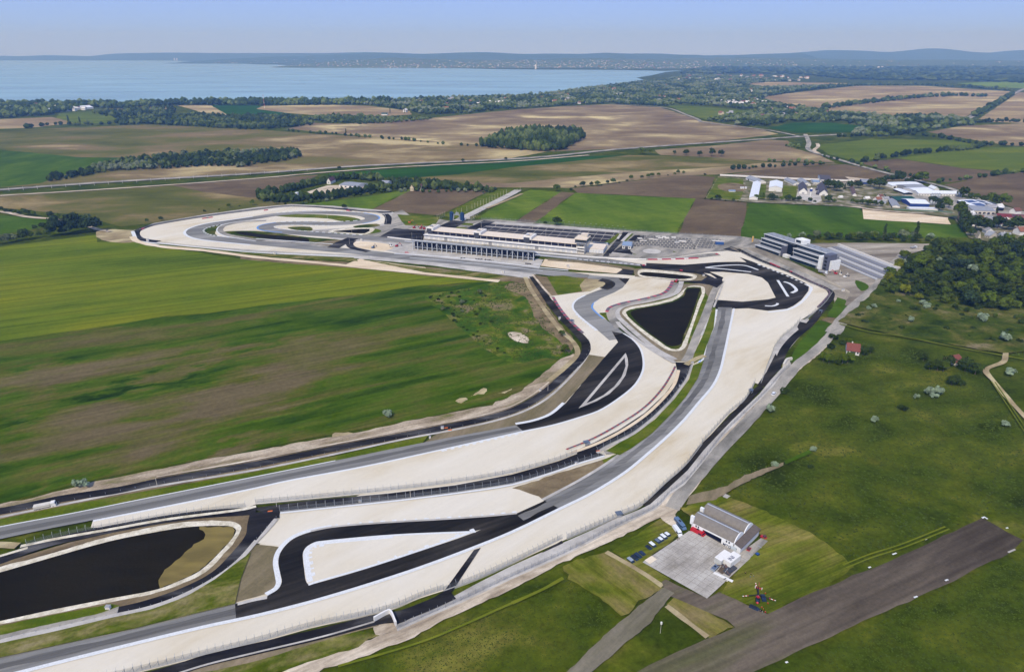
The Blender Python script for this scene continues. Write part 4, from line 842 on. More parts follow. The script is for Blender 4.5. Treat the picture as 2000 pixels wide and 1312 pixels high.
# ================================================================ CIRCUIT BUILDINGS
def pit_building():
    a, ang, L = frame((829,466.5), (1127,495.6))
    t = put(empty('pit_building'), a, ang); tag(t, 'long white pit building with dark window bands under a cream flat roof', 'pit building')
    DD = 22
    box_obj('garage_storey', t, 0, L, 0, DD, 0, 4.6, W_white)
    box_obj('terrace', t, -.4, L+.4, -1.5, 4.0, 4.62, 4.95, W_white)
    n = 30
    for i in range(n):
        x0 = L*(i+.18)/n; x1 = L*(i+.82)/n; box_obj('garage_door', t, x0, x1, -.12, .05, .05, 3.7, W_grey if i % 9 == 4 else M_('white_shutter', 206, 206, 206))
    box_obj('upper_storey', t, 2, L-2, 5, DD, 4.6, 8.6, W_white)
    rf = box_obj('roof', t, 0, L, 3.6, DD+.5, 8.62, 9.1, R_cream)
    n = 24
    for i in range(n):
        x0 = L*(i+.03)/n; x1 = L*(i+.97)/n; box_obj('window_band', t, max(x0, 2.4), min(x1, L-2.4), 4.8, 5.05, 5.0, 8.4, GLB)
    for f, w in ((.005,.05), (.33,.05), (.655,.055)):
        b = MB(); x0, x1 = L*f, L*(f+w); b.box(x0, x1, 3, DD-2, 9.12, 12.0, W_white); b.box(x0+2, x1-2, 5, DD-5, 12.0, 12.6, R_cream); b.box(x0+3, x0+6, 6, 9, 12.6, 13.6, STEEL)
        s = b.build('stair_core', t)
        box_obj('screen', s, x0+1, x1-2, 2.7, 2.98, 6.2, 11.2, W_dark)
    # pit wall
pit_building()
def control_tower():
    a, ang, L = frame((1127.5,495.7), (1140.5,497.0))
    t = put(empty('control_tower'), a, ang); tag(t, 'race control tower with a dark glass storey overhanging its white shaft', 'tower')
    s = L
    sh = box_obj('shaft', t, 0, s, 0, 12, 0, 11.5, W_pale)
    for z in (2.4, 5.2, 8.2): box_obj('window_band', t, .6, s-.6, -.12, .05, z, z+1.1, GL)
    box_obj('balcony', t, -.6, s+.6, -1.6, 0, 6.6, 7.5, W_white); box_obj('balcony', t, -.6, s+.6, -1.4, 0, 3.9, 4.6, W_white)
    box_obj('control_room', t, -2.5, s+2.5, -2.5, 13, 11.52, 12.6, W_grey)
    box_obj('glass_storey', t, -2.3, s+2.3, -2.3, 12.8, 12.62, 15.4, GL)
    box_obj('roof', t, -2.9, s+2.9, -2.9, 13.4, 15.42, 16.4, R_cream)
    r = box_obj('roof_cabin', t, s*.3, s+1.5, 5, 11, 16.42, 19.2, W_pale); box_obj('cabin_roof', r, s*.3-.3, s+1.8, 4.7, 11.3, 19.22, 19.5, R_cream)
control_tower()
def grandstand():
    a, ang, L = frame((807,487.6), (1042,510.6))
    t = put(empty('grandstand'), a, ang); tag(t, 'steel framed grandstand with its open columned back towards the road', 'grandstand')
    H = 10.2; D = 19
    b = MB(); n = 12
    for i in range(n):
        y0 = -1.0+D*i/n; z = H-(H-2.0)*i/n
        b.box(-1, L+1, y0, y0+D/n+.02, z-.4, z, M_('pale_seating', 216, 216, 218))
    b.build('seating_tiers', t)
    box_obj('deck_edge', t, -1.2, L+1.2, -1.35, -1.0, H-.75, H+.35, STEEL)
    b = MB(); b.box(-1, L+1, -1.2, -1.08, H+.9, H+1.05, STEEL); b.build('handrail', t)
    box_obj('underside_shade', t, 0, L, 4.2, 4.5, 0, 8.0, M_('shade_backing', 38, 42, 62))  # dark panel standing in for the shade beneath the seating deck
    box_obj('walkway', t, 0, L, 1.2, 4.1, 2.4, 2.6, STEEL)
    n = 24
    for i in range(n+1):
        x = L*i/n; cb = MB()
        cb.box(x-.36, x+.36, -.35, .35, 0, H-.5, M_('pale_steel', 186,190,194)); cb.cyl((x, -1.1, H), (x, -1.1, H+5.0 if i < 5 else H+2.0), .07, .07, STEEL, 5)
        col = cb.build('column', t)
        if i % 3 == 1 and i < n:
            bb = MB(); bb.cyl((x, 0, .3), (x+L/n, 0, H-1.2), .16, .16, STEEL, 5); bb.build('brace', t)
        if i % 3 == 2 and i < n:
            bb = MB(); bb.cyl((x, 0, H-1.2), (x+L/n, 0, .3), .16, .16, STEEL, 5); bb.build('brace', t)
    bb = MB(); bb.box(0, L, -.1, .1, 3.0, 3.2, STEEL); bb.build('beam', t)
grandstand()
def low_wall(name, label, pts, h, w, m, cat='wall', group=None, off=0.0):
    P = line2d(pts, 0, 5); N = normals(P); V = []; F = []
    for p, n in zip(P, N):
        for q, z in ((n*(off-w/2), 0), (n*(off-w/2), h), (n*(off+w/2), h), (n*(off+w/2), 0)): V.append((p.x+q.x, p.y+q.y, z))
    for i in range(len(P)-1):
        k = i*4
        for j in range(4): F.append((k+j, k+4+j, k+4+(j+1)%4, k+(j+1)%4))
    F += [(0,1,2,3), (len(V)-1, len(V)-2, len(V)-3, len(V)-4)]
    o = mesh_obj(name, V, F, m); tag(o, label, cat, group); return o
low_wall('pit_wall', 'white pit wall along the start straight before the long pit building', [(757,464.5),(815,471),(1000,489.5),(1127,501),(1180,505),(1262,508)], 1.3, 1.2, W_white)
flat('garage_block', 'low white garage block with shutters right of the control tower', 'garage', (1145,493), (1178,495.6), 22, 4.2, W_white, R_cream, doors=6, dm=M_('white_shutter', 206,206,206))
gable('service_building', 'small white building with blue grey roof beside the helipad lawn', 'building', (1215,486.4), (1232,487.6), 16, 4, 6, W_white, R_blue, 'u', doors=1, wins=3)
def terrace_building():
    a, ang, L = frame((1474.5,484), (1594,525))
    t = put(empty('terrace_building'), a, ang); tag(t, 'four storey stepped white building with blue glass bands above the first corner', 'building')
    f = 3.35; wh = W_pale
    segs = [(0, L*.42), (L*.58, L)]
    tf = M_('terrace_paving', 158,158,160)
    lv = [(0, 0, segs), (6, 1, [(0, L*.43), (L*.56, L*1.02)]), (7.2, 2, [(0, L*.43), (L*.54, L*1.04)]), (12, 3, [(-L*.02, L*1.05)])]
    for sb, k, ss in lv:
        z0 = k*f
        for x0, x1 in ss:
            box_obj('storey', t, x0, x1, sb, 24-(0 if k else 2), z0, z0+f-.02, tf)
            box_obj('window_band', t, x0+.8, x1-.8, sb-.15, sb+.05, z0+.25, z0+f-.35, GL)
            box_obj('parapet', t, x0-.2, x1+.2, sb-.7, sb-.16, z0+f-.3, z0+f+.3, M_('pale_parapet', 206, 208, 206))
    rf = box_obj('roof', t, -L*.02, L*1.05, 12, 24, 4*f, 4*f+.3, R_grey)
    for i in range(14): box_obj('roof_unit', rf, L*(.05+.067*i), L*(.05+.067*i)+2.2, 15+(i%3)*2, 16.5+(i%3)*2, 4*f+.3, 4*f+1.1, STEEL)
    box_obj('entrance_glass', t, L*.435, L*.535, 8.2, 12.6, 0, 4*f-.6, M_('black_glass', 14, 20, 26, rough=.2, spec=.5))
    r = box_obj('roof_pavilion', t, L*.47, L*.60, 14, 23, 4*f+.3, 4*f+4.4, M_('bright_white_wall', 232,232,228)); box_obj('pavilion_window', r, L*.485, L*.56, 13.85, 14, 4*f+1, 4*f+3.4, GL)
    # end tower
    tw = box_obj('stair_tower', t, L*1.055, L*1.13, 2, 12, 0, 4*f+2.2, M_('slate_cladding', 92, 94, 108))
    for k in range(4): box_obj('opening', tw, L*1.075, L*1.11, 1.86, 2.0, k*f+1.2, k*f+3.1, BLACK)
    box_obj('end_wall', t, L*1.132, L*1.15, 4, 16, 0, 3.0*f, M_('bright_white_wall', 232,232,228)); box_obj('end_wall', t, L*1.01, L*1.053, 0, 12, 0, 3.9*f, M_('bright_white_wall', 232,232,228))
    bw = box_obj('end_cladding', t, L*.424, L*.436, 1, 10, 0, 3*f, M_('slate_cladding', 92, 94, 108)); box_obj('porch', t, L*.46, L*.54, 1, 5, 0, 3.0, W_white)
terrace_building()
def steps():
    a, ang, L = frame((1590,498), (1702,546))
    t = put(empty('spectator_terrace'), a, ang); tag(t, 'long concrete spectator steps stretching right of the stepped white building', 'terrace')
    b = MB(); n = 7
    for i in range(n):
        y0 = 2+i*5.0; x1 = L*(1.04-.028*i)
        b.box(-L*.18-(-i)*1.0, x1, y0, y0+5.01, 0, .6+i*.75, M_('terrace_concrete', 176, 174, 170) if i % 2 == 0 else M_('terrace_dark_paving', 122, 122, 126))  # every other tier in a darker grey
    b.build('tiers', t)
    box_obj('front_wall', t, -L*.1, L*1.03, 1.5, 1.98, 0, 1.2, W_grey); box_obj('rear_walk', t, -L*.18, L*.86, 37.02, 39.5, 0, 5.6, W_pale)
    b = MB()
    for i in range(26): b.cyl((L*(i/25*.95-.1), 39.3, 5.6), (L*(i/25*.95-.1), 39.3, 6.7), .05, .05, STEEL, 4)
    b.box(-L*.1, L*.85, 39.25, 39.35, 6.6, 6.7, STEEL); b.build('railing', t)
steps()
# gate and flag masts
def gate():
    a, ang, L = frame((878.5,431), (904,433))
    t = put(empty('entrance_gate'), a, ang); tag(t, 'blue and grey entrance gate spanning the avenue behind the paddock', 'gate')
    bl = M_('gate_blue', 36, 70, 112)
    for x0, n in ((0, 0), (L-3.2, 1)):
        b = MB(); b.box(x0, x0+1.4, 0, 5, 0, 10.5, bl); b.box(x0+1.8, x0+3.2, 0, 5, 0, 9.8, bl); b.build('pylon', t)
    b = MB(); b.prism([(3.4,0),(4.4,0),(5.6,7.0),(L-5.6,7.0),(L-4.4,0),(L-3.4,0),(L-4.6,8.0),(4.6,8.0)], 1, 2, STEEL); b.prism([(6,8.0),(L-6,8.0),(L-7,10.2),(7,10.2)], 3, 3.8, STEEL)
    b.build('arch', t)
gate()
def mast(name, label, cat, group, px, py, h, r=.16, m=None, head=False):
    b = MB(); b.cyl((0,0,0), (0,0,h), r, r*.7, m or W_pale, 6); b.cyl((0,0,0), (0,0,.3), r*2, r*2, STEEL, 6)
    if head: b.box(-.9, .9, -.25, .25, h, h+.22, STEEL)
    o = b.build(name); o.location = at(px, py); tag(o, label, cat, group); return o
def masts(pts, name, label, cat, group, h, **k):
    o = mast(name, label, cat, group, pts[0][0], pts[0][1], h, **k)
    for p in pts[1:]:
        q = o.copy(); COL.objects.link(q); q.location = at(*p)
    return o
def seg(a, b, n): return [(a[0]+(b[0]-a[0])*i/(n-1), a[1]+(b[1]-a[1])*i/(n-1)) for i in range(n)]
lft = seg((881,425),(912,412.5),4)+seg((922,409),(989,380),13)
masts(lft, 'flag_mast', 'tall white mast in the row left of the avenue to the gate', 'mast', 'masts left of the avenue', 7.2)
masts(seg((921,429),(939,415),6)+seg((945,409),(1016,374),13), 'flag_mast', 'tall white mast in the row right of the avenue to the gate', 'mast', 'masts right of the avenue', 6.6)
masts(seg((854,429),(869,423),5), 'flag_pole', 'white flag pole in the group of five left of the gate', 'flag pole', 'flag poles by the gate left side', 6.5)
masts(seg((916,434),(926,427.5),5), 'flag_pole', 'white flag pole in the group of five right of the gate', 'flag pole', 'flag poles by the gate right side', 7.5)
masts(seg((1090,441),(1217,453),13), 'lamp_post', 'dark lamp post along the back fence of the paddock', 'lamp post', 'lamp posts behind the paddock', 6, r=.12, m=BLACK, head=True)
masts([(940,449),(968,443),(1010,452),(1040,449),(1066,463)], 'lamp_post', 'white lamp post standing in the dark paddock', 'lamp post', 'lamp posts in the paddock', 8, r=.14, head=True)
masts([(688,463),(640,430),(805,470),(1188,516),(950,510),(1148,511),(1109,512),(683,478),(920,468)], 'camera_mast', 'thin pale mast beside the far straights', 'mast', 'masts beside the far straights', 9, r=.1)
for i, (x, y, h, lb) in enumerate([(308,952,5.5,'pale post beside the black service road at the crop edge'), (1070,765,5,'thin post beside the bend of the left service road'), (802,974,5,'post behind the fence left of the white cabinet in mid service road'), (541,992,5,'post at the junction above the big pond')]):
    mast('post', lb, 'post', None, x, y, h, .12)
# ---------------------------------------------------------------- hangar
def hangar():
    a, ang, L0 = frame((1349.5,1035), (1441,1081.5))
    t = put(empty('hangar'), a, ang); tag(t, 'white hangar with two curved grey roofs beside the concrete apron', 'hangar')
    e = at(1488,1052)-a; D = abs(-math.sin(ang)*e.x+math.cos(ang)*e.y)*1.0
    L = L0*.885; H = 4.1; rise = 2.8; D *= 1.06; asb = M_('grey_corrugated_roof', 124, 117, 108, var=.12, scale=.8)
    ww = M_('hangar_white', 232, 232, 230, var=.05)
    b = MB(); 
    d0, d1 = .24*L0, .645*L0
    b.box(0, d0, 0, .4, 0, H, ww); b.box(d1, L, 0, .4, 0, H, ww); b.box(d0, d1, 0, .4, H-.75, H, ww); b.box(0, .4, .4, D, 0, H, ww); b.box(.4, L-.4, D-.4, D, 0, H, ww); b.box(L-.4, L, .4, D, 0, H, ww)
    b.build('wall', t)
    box_obj('doorway_shade', t, d0, d1, 1.2, 1.35, 0, H-.75, GLB)  # dark panel in the open doorway, interior shade put into its colour
    box_obj('floor', t, .4, L-.4, .4, D-.4, .5, .55, W_dark)
    half = D/2
    for k in range(2):
        y0 = k*half; arc = []
        for i in range(11):
            u = i/10; arc.append((y0+u*half, H+rise*(1-(2*u-1)**2)**.8 if 0 < u < 1 else H))
        r = MB(); r.prism(arc[::-1]+[(p[0], p[1]+.18) for p in arc], -.3, L+.1, asb, axis='x'); ro = r.build('roof', t)
        rr = MB(); rr.box(0, L, y0+half/2-.25, y0+half/2+.25, H+rise+.19, H+rise+.3, M_('ridge_sheet', 176,182,190)); rr.build('ridge', ro)
        g = MB(); g.prism([(y0+.02, H-.3)]+arc+[(y0+half-.02, H-.3)], L+.12, L+.5, ww, axis='x'); g.prism([(y0+.02, H-.3)]+arc+[(y0+half-.02, H-.3)], 0, .4, ww, axis='x'); g.build('gable', t)
    # lean-to on the right
    x1 = L0+.8
    b = MB(); b.prism([(L+.52,0),(x1,0),(x1,3.4),(L+.52,4.3)], 0, .35, ww); b.box(x1-.35, x1, .36, D-.36, 0, 3.4, ww); b.prism([(L+.52,0),(x1,0),(x1,3.4),(L+.52,4.3)], D-.35, D, ww); b.build('annex_wall', t)
    b = MB(); b.prism([(L+.52,4.32),(x1+.5,3.42),(x1+.5,3.6),(L+.52,4.5)], -.3, D+.3, M_('dark_corrugated_roof', 98, 88, 80, var=.15)); b.build('annex_roof', t)
    for x in (.085, .135, .735, .79): box_obj('window', t, L0*x, L0*x+.6, -.08, .05, 2.9, 3.8, W_dark)
    box_obj('window', t, L0*.915, L0*.915+1.1, -.08, .05, 1.6, 2.3, W_dark); box_obj('door', t, L0*.84, L0*.84+2.6, -.1, .05, 0.02, 2.7, M_('pale_door', 196, 204, 208))
    for y in (D*.0, D*.47): box_obj('parapet_pillar', t, -.9, .6, y, y+1.1, H-1, H+3.0, ww)
    tc = bpy.data.curves.new('lettering', 'FONT'); tc.body = 'MTD'; tc.size = 3.3; tc.extrude = .04; tc.align_x = 'LEFT'; tc.space_character = 1.1
    tc.offset = .045; tc.materials.append(M_('navy_letters', 34, 44, 84))
    tmp = bpy.data.objects.new('lettering', tc); COL.objects.link(tmp); me = bpy.data.meshes.new_from_object(tmp); bpy.data.objects.remove(tmp); to = bpy.data.objects.new('lettering', me); COL.objects.link(to); to.parent = t; to.location = (L0*.685, -.1, .9); to.rotation_euler = (math.pi/2, 0, 0); to.scale = (.5, .5, 1)
hangar()
# ---------------------------------------------------------------- village and farms
vgable('poly_barn', 'very long white roofed barn with its narrow end to the field', 'barn', (1471,392), 15.5, (1478,361), 4, 6, W_white, R_white)
vgable('storage_hall', 'square white hall with white roof left of the dark roofed barns', 'hall', (1513.5,376), 24, (1515,364), 7, 9.5, W_white, R_white, doors=1, dm=W_pale)
gable('barn', 'long grey roofed barn behind the very long white barn', 'barn', (1456,352), (1479,360.5), 14, 4, 7, W_white, R_grey, 'u', doors=2)
gable('barn', 'white barn with grey roof, left one of the adjoining pair', 'barn', (1549.5,364), (1562.5,364), 40, 4, 6.5, W_white, R_grey, 'v', doors=1, dm=W_grey)
gable('barn', 'white barn with grey roof, right one of the adjoining pair', 'barn', (1568,364.4), (1583,364.8), 40, 4, 6.5, W_white, R_grey, 'v', doors=1, dm=W_grey)
vgable('barn', 'white gabled barn with dark roof and blue trailer at its front', 'barn', (1568,380.3), 15, (1566,367), 4.5, 9.5, W_white, R_dark, doors=1, dm=W_grey)
vgable('barn', 'white gabled barn with dark roof and low side sheds', 'barn', (1608,384), 15, (1603,368), 4.5, 9.5, W_white, R_dark, doors=1, dm=W_grey)
gable('shed', 'low dark side shed along the second dark roofed barn, nearer one', 'shed', (1593,382), (1599.5,382.6), 15, 3, 4.5, W_dark, R_dark, 'u')
gable('shed', 'low dark side shed along the second dark roofed barn, farther one', 'shed', (1592,374), (1598,374.6), 15, 3, 4.5, W_dark, R_dark, 'u')
gable('workshop', 'low white workshop with grey roof behind the dark roofed barns', 'building', (1588,361), (1600,361.4), 20, 4.2, 5.5, W_white, R_blue, 'u', wins=4)
gable('warehouse', 'wide white building with slate grey roof by the white wall', 'building', (1602,357), (1622,358), 45, 5, 8, W_white, R_dark, 'u', doors=2, wins=5)
vgable('stable', 'narrow brown roofed stable right of the farm lane', 'stable', (1668.5,385), 7, (1663,370), 3.4, 5.5, W_white, R_brown)
gable('warehouse', 'blue sided building half hidden behind dark trees', 'building', (1683,361), (1701,362), 30, 4, 5.5, W_blue, R_grey, 'u')
gable('warehouse', 'long white roofed hall with open loading bays and blue end', 'hall', (1742,369), (1801,367), 28, 4.6, 6.2, W_white, R_white, 'u', doors=6, dm=GLB)
gable('shed', 'long open fronted shed with white roof and black front', 'shed', (1744,374), (1765,382), 12, 3.6, 4.6, BLACK, R_white, 'u')
gable('warehouse', 'grey roofed hall behind the two pale halls', 'hall', (1775,375), (1812,373.5), 30, 5, 7, W_grey, R_grey, 'u', wins=4)
gable('warehouse', 'pale roofed hall in the middle of the farm works', 'hall', (1786,380), (1822,378.5), 24, 5, 6.5, W_white, R_white, 'u', wins=6)
gable('warehouse', 'longest pale roofed hall with a row of small windows', 'hall', (1793,383.8), (1878,385.2), 22, 4.5, 6.5, W_white, R_white, 'u', wins=16)
gable('canopy', 'small white tent roof on the grey yard', 'canopy', (1824,372.4), (1834,372.6), 20, 2, 5, W_white, R_white, 'v')
gable('hall', 'hall with dark green roof in the works yard', 'hall', (1751,396.5), (1790,395.5), 26, 3.5, 6, W_dark, R_green, 'u')
vgable('shed', 'grey roofed shed with white front at the field edge', 'shed', (1749,407.3), 14, (1741,393.5), 3, 4.5, W_white, R_grey)
gable('hall', 'white roofed hall with deep blue front wall', 'hall', (1777,405.2), (1814,406.2), 32, 5.2, 7.4, W_blue, R_white, 'u')
flat('shed', 'long low white building in front of the blue walled hall', 'shed', (1776,412.3), (1831,413.3), 9, 3.4, W_white, R_white)
gable('greenhouse', 'long pale arched shed beside the farm yard bushes', 'shed', (1707,399.5), (1729,401.5), 14, 2.8, 5, W_pale, R_grey, 'u')
def solar_hall():
    t = gable('solar_hall', 'white roofed hall covered with dark blue solar panels', 'hall', (1868,398.5), (1905,413), 34, 5, 6.5, GLB, R_white, 'u')
    a, ang, L = frame((1868,398.5), (1905,413))
    sl = 1.5/17
    for k, (x0, x1) in enumerate(((.12,.42), (.52,.92))):
        b = MB(); b.prism([(5, 5+5*sl+.28), (15.5, 5+15.5*sl+.28), (15.5, 5+15.5*sl+.4), (5, 5+5*sl+.4)], L*x0, L*x1, SOLAR, axis='x'); b.build('solar_panels', t)
        b = MB(); b.prism([(18.5, 6.5-1.5*sl+.28), (29, 6.5-12*sl+.28), (29, 6.5-12*sl+.4), (18.5, 6.5-1.5*sl+.4)], L*x0, L*x1, SOLAR, axis='x'); b.build('solar_panels', t)
solar_hall()
gable('hall', 'grey roofed hall behind the car yard, with pale gable front', 'hall', (1900,419), (1943,420.5), 34, 5, 7, W_pale, R_grey, 'u', doors=5, dm=GLB)
gable('house', 'cream bungalow with bright red tiled roof', 'house', (1948,428.5), (1976,430), 14, 3.4, 6, W_cream, M_('bright_red_roof', 112, 42, 44), 'u', wins=6)
gable('house', 'cream bungalow with dark roof right of the red roofed one', 'house', (1978,430), (2000,431.5), 14, 3.4, 6, W_cream, R_maroon, 'u', wins=5)
gable('house', 'white house with hipped grey roof at the edge of the wood, left one', 'house', (1921,465), (1932,467.5), 14, 3.8, 7.5, W_pale, R_grey, 'u', wins=3, chimney=True)
gable('house', 'large white house with grey roof and front gable', 'house', (1956,473), (1975,474), 15, 4.5, 9, W_white, R_grey, 'u', wins=5, chimney=True)
gable('house', 'white gabled porch wing before the large grey roofed house', 'house', (1961.5,477.5), (1970,478), 8, 3.2, 6.5, W_white, R_dark, 'v', wins=2)
gable('shelter', 'steep pointed beige hut beside the village houses', 'hut', (1908,468), (1915,468.5), 9, 1, 8, W_pale, M_('beige_roof', 170, 158, 136), 'v')
for nm, xs, y, lb in (('grain_silo', [1819,1823.5,1828,1832.5], 389.5, 'grey steel grain silo in the row of four by the long hall'), ('grain_silo', [1817,1822,1827], 403, 'grey steel grain silo in the row of three behind the blue walled hall')):
    first = None
    for x in xs:
        if first is None:
            b = MB(); b.cyl((0,0,0), (0,0,7.5), 1.7, 1.7, STEEL, 14); first = b.build(nm, None, True); r = MB(); r.cyl((0,0,7.5), (0,0,9), 1.8, .2, R_grey, 14); r.build('roof', first)
            first.location = at(x, y); tag(first, lb, 'silo', 'silos '+('in the row of four' if y < 400 else 'in the row of three'))
        else:
            q = copy_tree(first); q.location = at(x, y)
def round_tank(x, y, r, lb):
    b = MB(); b.cyl((0,0,0), (0,0,2.6), r, r, W_grey, 20); t = b.build('storage_tank'); t.location = at(x, y); k = MB(); k.cyl((0,0,2.61), (0,0,4.4), r+.2, r*.15, R_grey, 20); k.build('roof', t); tag(t, lb, 'tank')
round_tank(1914, 428, 9, 'round grey roofed tank behind the big village trees, left one'); round_tank(1937, 430, 9, 'round grey roofed tank behind the big village trees, right one')
b = MB(); b.cyl((0,0,0), (0,0,8), 1.1, 1.1, W_white, 10); wt = b.build('water_tower'); k = MB(); k.cyl((0,0,8), (0,0,11), 1.9, 1.9, W_blue, 10); k.cyl((0,0,11), (0,0,12.5), 1.9, .6, W_white, 10); k.build('tank', wt); wt.location = at(1582.3,384.5); tag(wt, 'slim white water tower with blue tank between the dark roofed barns', 'water tower')
low_wall('boundary_wall', 'long white wall along the ploughed field behind the farm', [(1406,343.5),(1480,347),(1560,351),(1668,355)], 2.6, 1.5, W_white)
low_wall('yard_fence', 'green fence between the works and the sandy plot', [(1745,411.5),(1840,416),(1860,418)], 2.4, .5, M_('green_fence_panel', 92,120,104), 'fence')
low_wall('yard_fence', 'dark green fence beside the left end of the works', [(1727,381.5),(1737,399),(1742,408)], 2.4, .5, M_('dark_green_fence', 24,60,46), 'fence')
gable('house', 'small white farmhouse with maroon roof inside the tree belt', 'house', (638.5,359.8), (646,360), 20, 4.5, 9, W_white, R_maroon, 'v', wins=1)
gable('stable', 'long white stable with grey roof inside the tree belt', 'stable', (662.5,366.5), (697,370), 28, 4.2, 6, W_white, R_grey, 'u', doors=4)
gable('house', 'white house with grey roof between two tree belts', 'house', (743,363), (757,363.5), 20, 4, 6.5, W_white, R_grey, 'u', doors=2)
gable('villa', 'large cream villa with maroon roofs at the end of the belt', 'villa', (803,372), (822,373), 18, 5, 10, W_cream, R_maroon, 'u', wins=5, chimney=True)
gable('villa', 'cream gabled wing of the maroon roofed villa', 'villa', (801,373.2), (808,373.4), 8, 5, 9, W_cream, R_maroon, 'v', wins=2)
flat('hut', 'small white hut at the inner edge of the tree belt', 'hut', (576.5,382.5), (581,382.6), 6, 4, W_white, R_white)
gable('cottage', 'old cottage with weathered red tiled roof in the meadow', 'cottage', (1652.5,691), (1677.5,694.5), 11, 2.8, 6.2, W_white, R_red, 'u', doors=1, wins=4, chimney=True)
gable('cottage', 'small red roofed cottage half hidden among dark trees', 'cottage', (1866,714.5), (1880,710), 8, 2.6, 5.2, W_cream, R_red, 'u', doors=1, wins=2)
gable('shed', 'pale boarded shed beside the twin bays in the farm yard', 'shed', (1424,376.5), (1436,376.8), 8, 2.4, 3.4, W_white, R_blue, 'u')
for i, x in enumerate((1446, 1450, 1455)):
    flat('tank_trailer', ['left','middle','right'][i]+' one of three white containers beside the farm track', 'container', (x,370.5), (x+3,370.6), 5, 3, W_white, R_white)
for q in (((28,225),(70,225.6),'long white hall at the shore village, nearest the left edge'), ((106,219.5),(138,217),'long white greenhouse right of the shore village, left one'), ((150,215),(183,213),'long white greenhouse right of the shore village, right one')):
    gable('greenhouse', q[2], 'hall', q[0], q[1], 60, 6, 11, W_white, R_white, 'u')
gable('barn', 'lone white barn by the road in front of the lake woods', 'barn', (745,225.5), (756,225.5), 20, 4, 7, W_white, R_green, 'u')
b = MB()
for k in range(6): b.cyl((0,0,k*8), (0,0,k*8+8), .9-.08*k, .82-.08*k, M_('mast_red', 190,70,60) if k % 2 else W_white, 6)
o = b.build('radio_mast'); o.location = at(517,212); tag(o, 'red and white radio mast in the field before the lake', 'mast')
# ================================================================ TREES AND BUSHES
def leafmat(name, col, vary=.25, tip=1.35):
    m = bpy.data.materials.new(name); m.use_nodes = True; n = m.node_tree.nodes; l = m.node_tree.links
    p = n['Principled BSDF']; p.inputs['Roughness'].default_value = .9; p.inputs['Specular IOR Level'].default_value = .08
    g = n.new('ShaderNodeNewGeometry'); t = n.new('ShaderNodeTexNoise'); t.inputs['Scale'].default_value = .33; t.inputs['Detail'].default_value = 3
    l.new(g.outputs['Position'], t.inputs['Vector'])
    oi = n.new('ShaderNodeObjectInfo'); a = n.new('ShaderNodeMath'); a.operation = 'MULTIPLY_ADD'; l.new(oi.outputs['Random'], a.inputs[0]); a.inputs[1].default_value = vary*1.6; a.inputs[2].default_value = 1-vary*.8
    r = n.new('ShaderNodeMapRange'); l.new(t.outputs[0], r.inputs[0]); r.inputs[1].default_value = .35; r.inputs[2].default_value = .65; r.inputs[3].default_value = 1-vary; r.inputs[4].default_value = tip
    q = n.new('ShaderNodeMath'); q.operation = 'MULTIPLY'; l.new(a.outputs[0], q.inputs[0]); l.new(r.outputs[0], q.inputs[1])
    v = n.new('ShaderNodeVectorMath'); v.operation = 'SCALE'; v.inputs[0].default_value = col[:3]; l.new(q.outputs[0], v.inputs['Scale'])
    l.new(v.outputs[0], p.inputs['Base Color'])
    return m
L_dark = leafmat('dark_leaves', (0.032,0.050,0.006)); L_mid = leafmat('green_leaves', (0.066,0.096,0.005)); L_yel = leafmat('yellow_green_leaves', (0.115,0.125,0.004)); L_silver = leafmat('silver_leaves', (0.19,0.24,0.15), .15); L_olive = leafmat('olive_leaves', (0.070,0.094,0.007)); L_pale = leafmat('pale_leaves', (0.11,0.13,0.06)); L_blue = leafmat('blue_green_leaves', (0.030,0.050,0.018)); L_shrub = leafmat('shrub_leaves', (0.026,0.042,0.004))
BARK = M_('bark', 96, 82, 68, var=.2)
rnd = random.Random(11)
def crown_mesh(name, w, h, z0, lm, nclump=22, per=30, leaf=.55, seed=0, shape='round'):
    """foliage: many small leaf sprays gathered in clumps through the crown"""
    r = random.Random(seed); V = []; F = []
    for i in range(nclump):
        u = r.random()
        if shape == 'column': cz = z0+h*(i+.5)/nclump; cx, cy = r.uniform(-.15,.15)*w, r.uniform(-.15,.15)*w; cr_ = w*.36*(1-.5*abs(2*(cz-z0)/h-1))
        elif shape == 'cone': cz = z0+h*(u**1.3)*.95; k = (1-(cz-z0)/h); th = r.uniform(0,6.283); cx, cy = math.cos(th)*w*.32*k, math.sin(th)*w*.32*k; cr_ = w*.26*(k*.8+.2)
        else:
            th = r.uniform(0,6.283); ph = math.acos(r.uniform(-.55,1)); q = r.uniform(.45,.75)
            cx, cy, cz = w/2*q*math.sin(ph)*math.cos(th), w/2*q*math.sin(ph)*math.sin(th), z0+h*.48+h/2*q*math.cos(ph)*.9
            cr_ = w*r.uniform(.13,.25)
        for j in range(per):
            th = r.uniform(0,6.283); cp = r.uniform(-.6,1); sp = math.sqrt(1-cp*cp); rr = cr_*r.uniform(.7,1.08)
            nx, ny, nz_ = sp*math.cos(th), sp*math.sin(th), cp
            P = Vector((cx+nx*rr, cy+ny*rr, cz+nz_*rr*.8)); N = Vector((nx+r.uniform(-.6,.6), ny+r.uniform(-.6,.6), nz_+r.uniform(-.3,.7))).normalized()
            a = N.orthogonal().normalized(); b = N.cross(a); t = r.uniform(0,6.283); a, b = a*math.cos(t)+b*math.sin(t), b*math.cos(t)-a*math.sin(t)
            s = leaf*r.uniform(.6,1.25); k = len(V)
            V += [P-a*s-b*s*.6, P+a*s*.2-b*s, P+a*s+b*s*.3, P-a*s*.1+b*s]; F.append((k,k+1,k+2,k+3))
    me = bpy.data.meshes.new(name); me.from_pydata([tuple(v) for v in V], [], F); me.materials.append(lm); me.update()
    return me
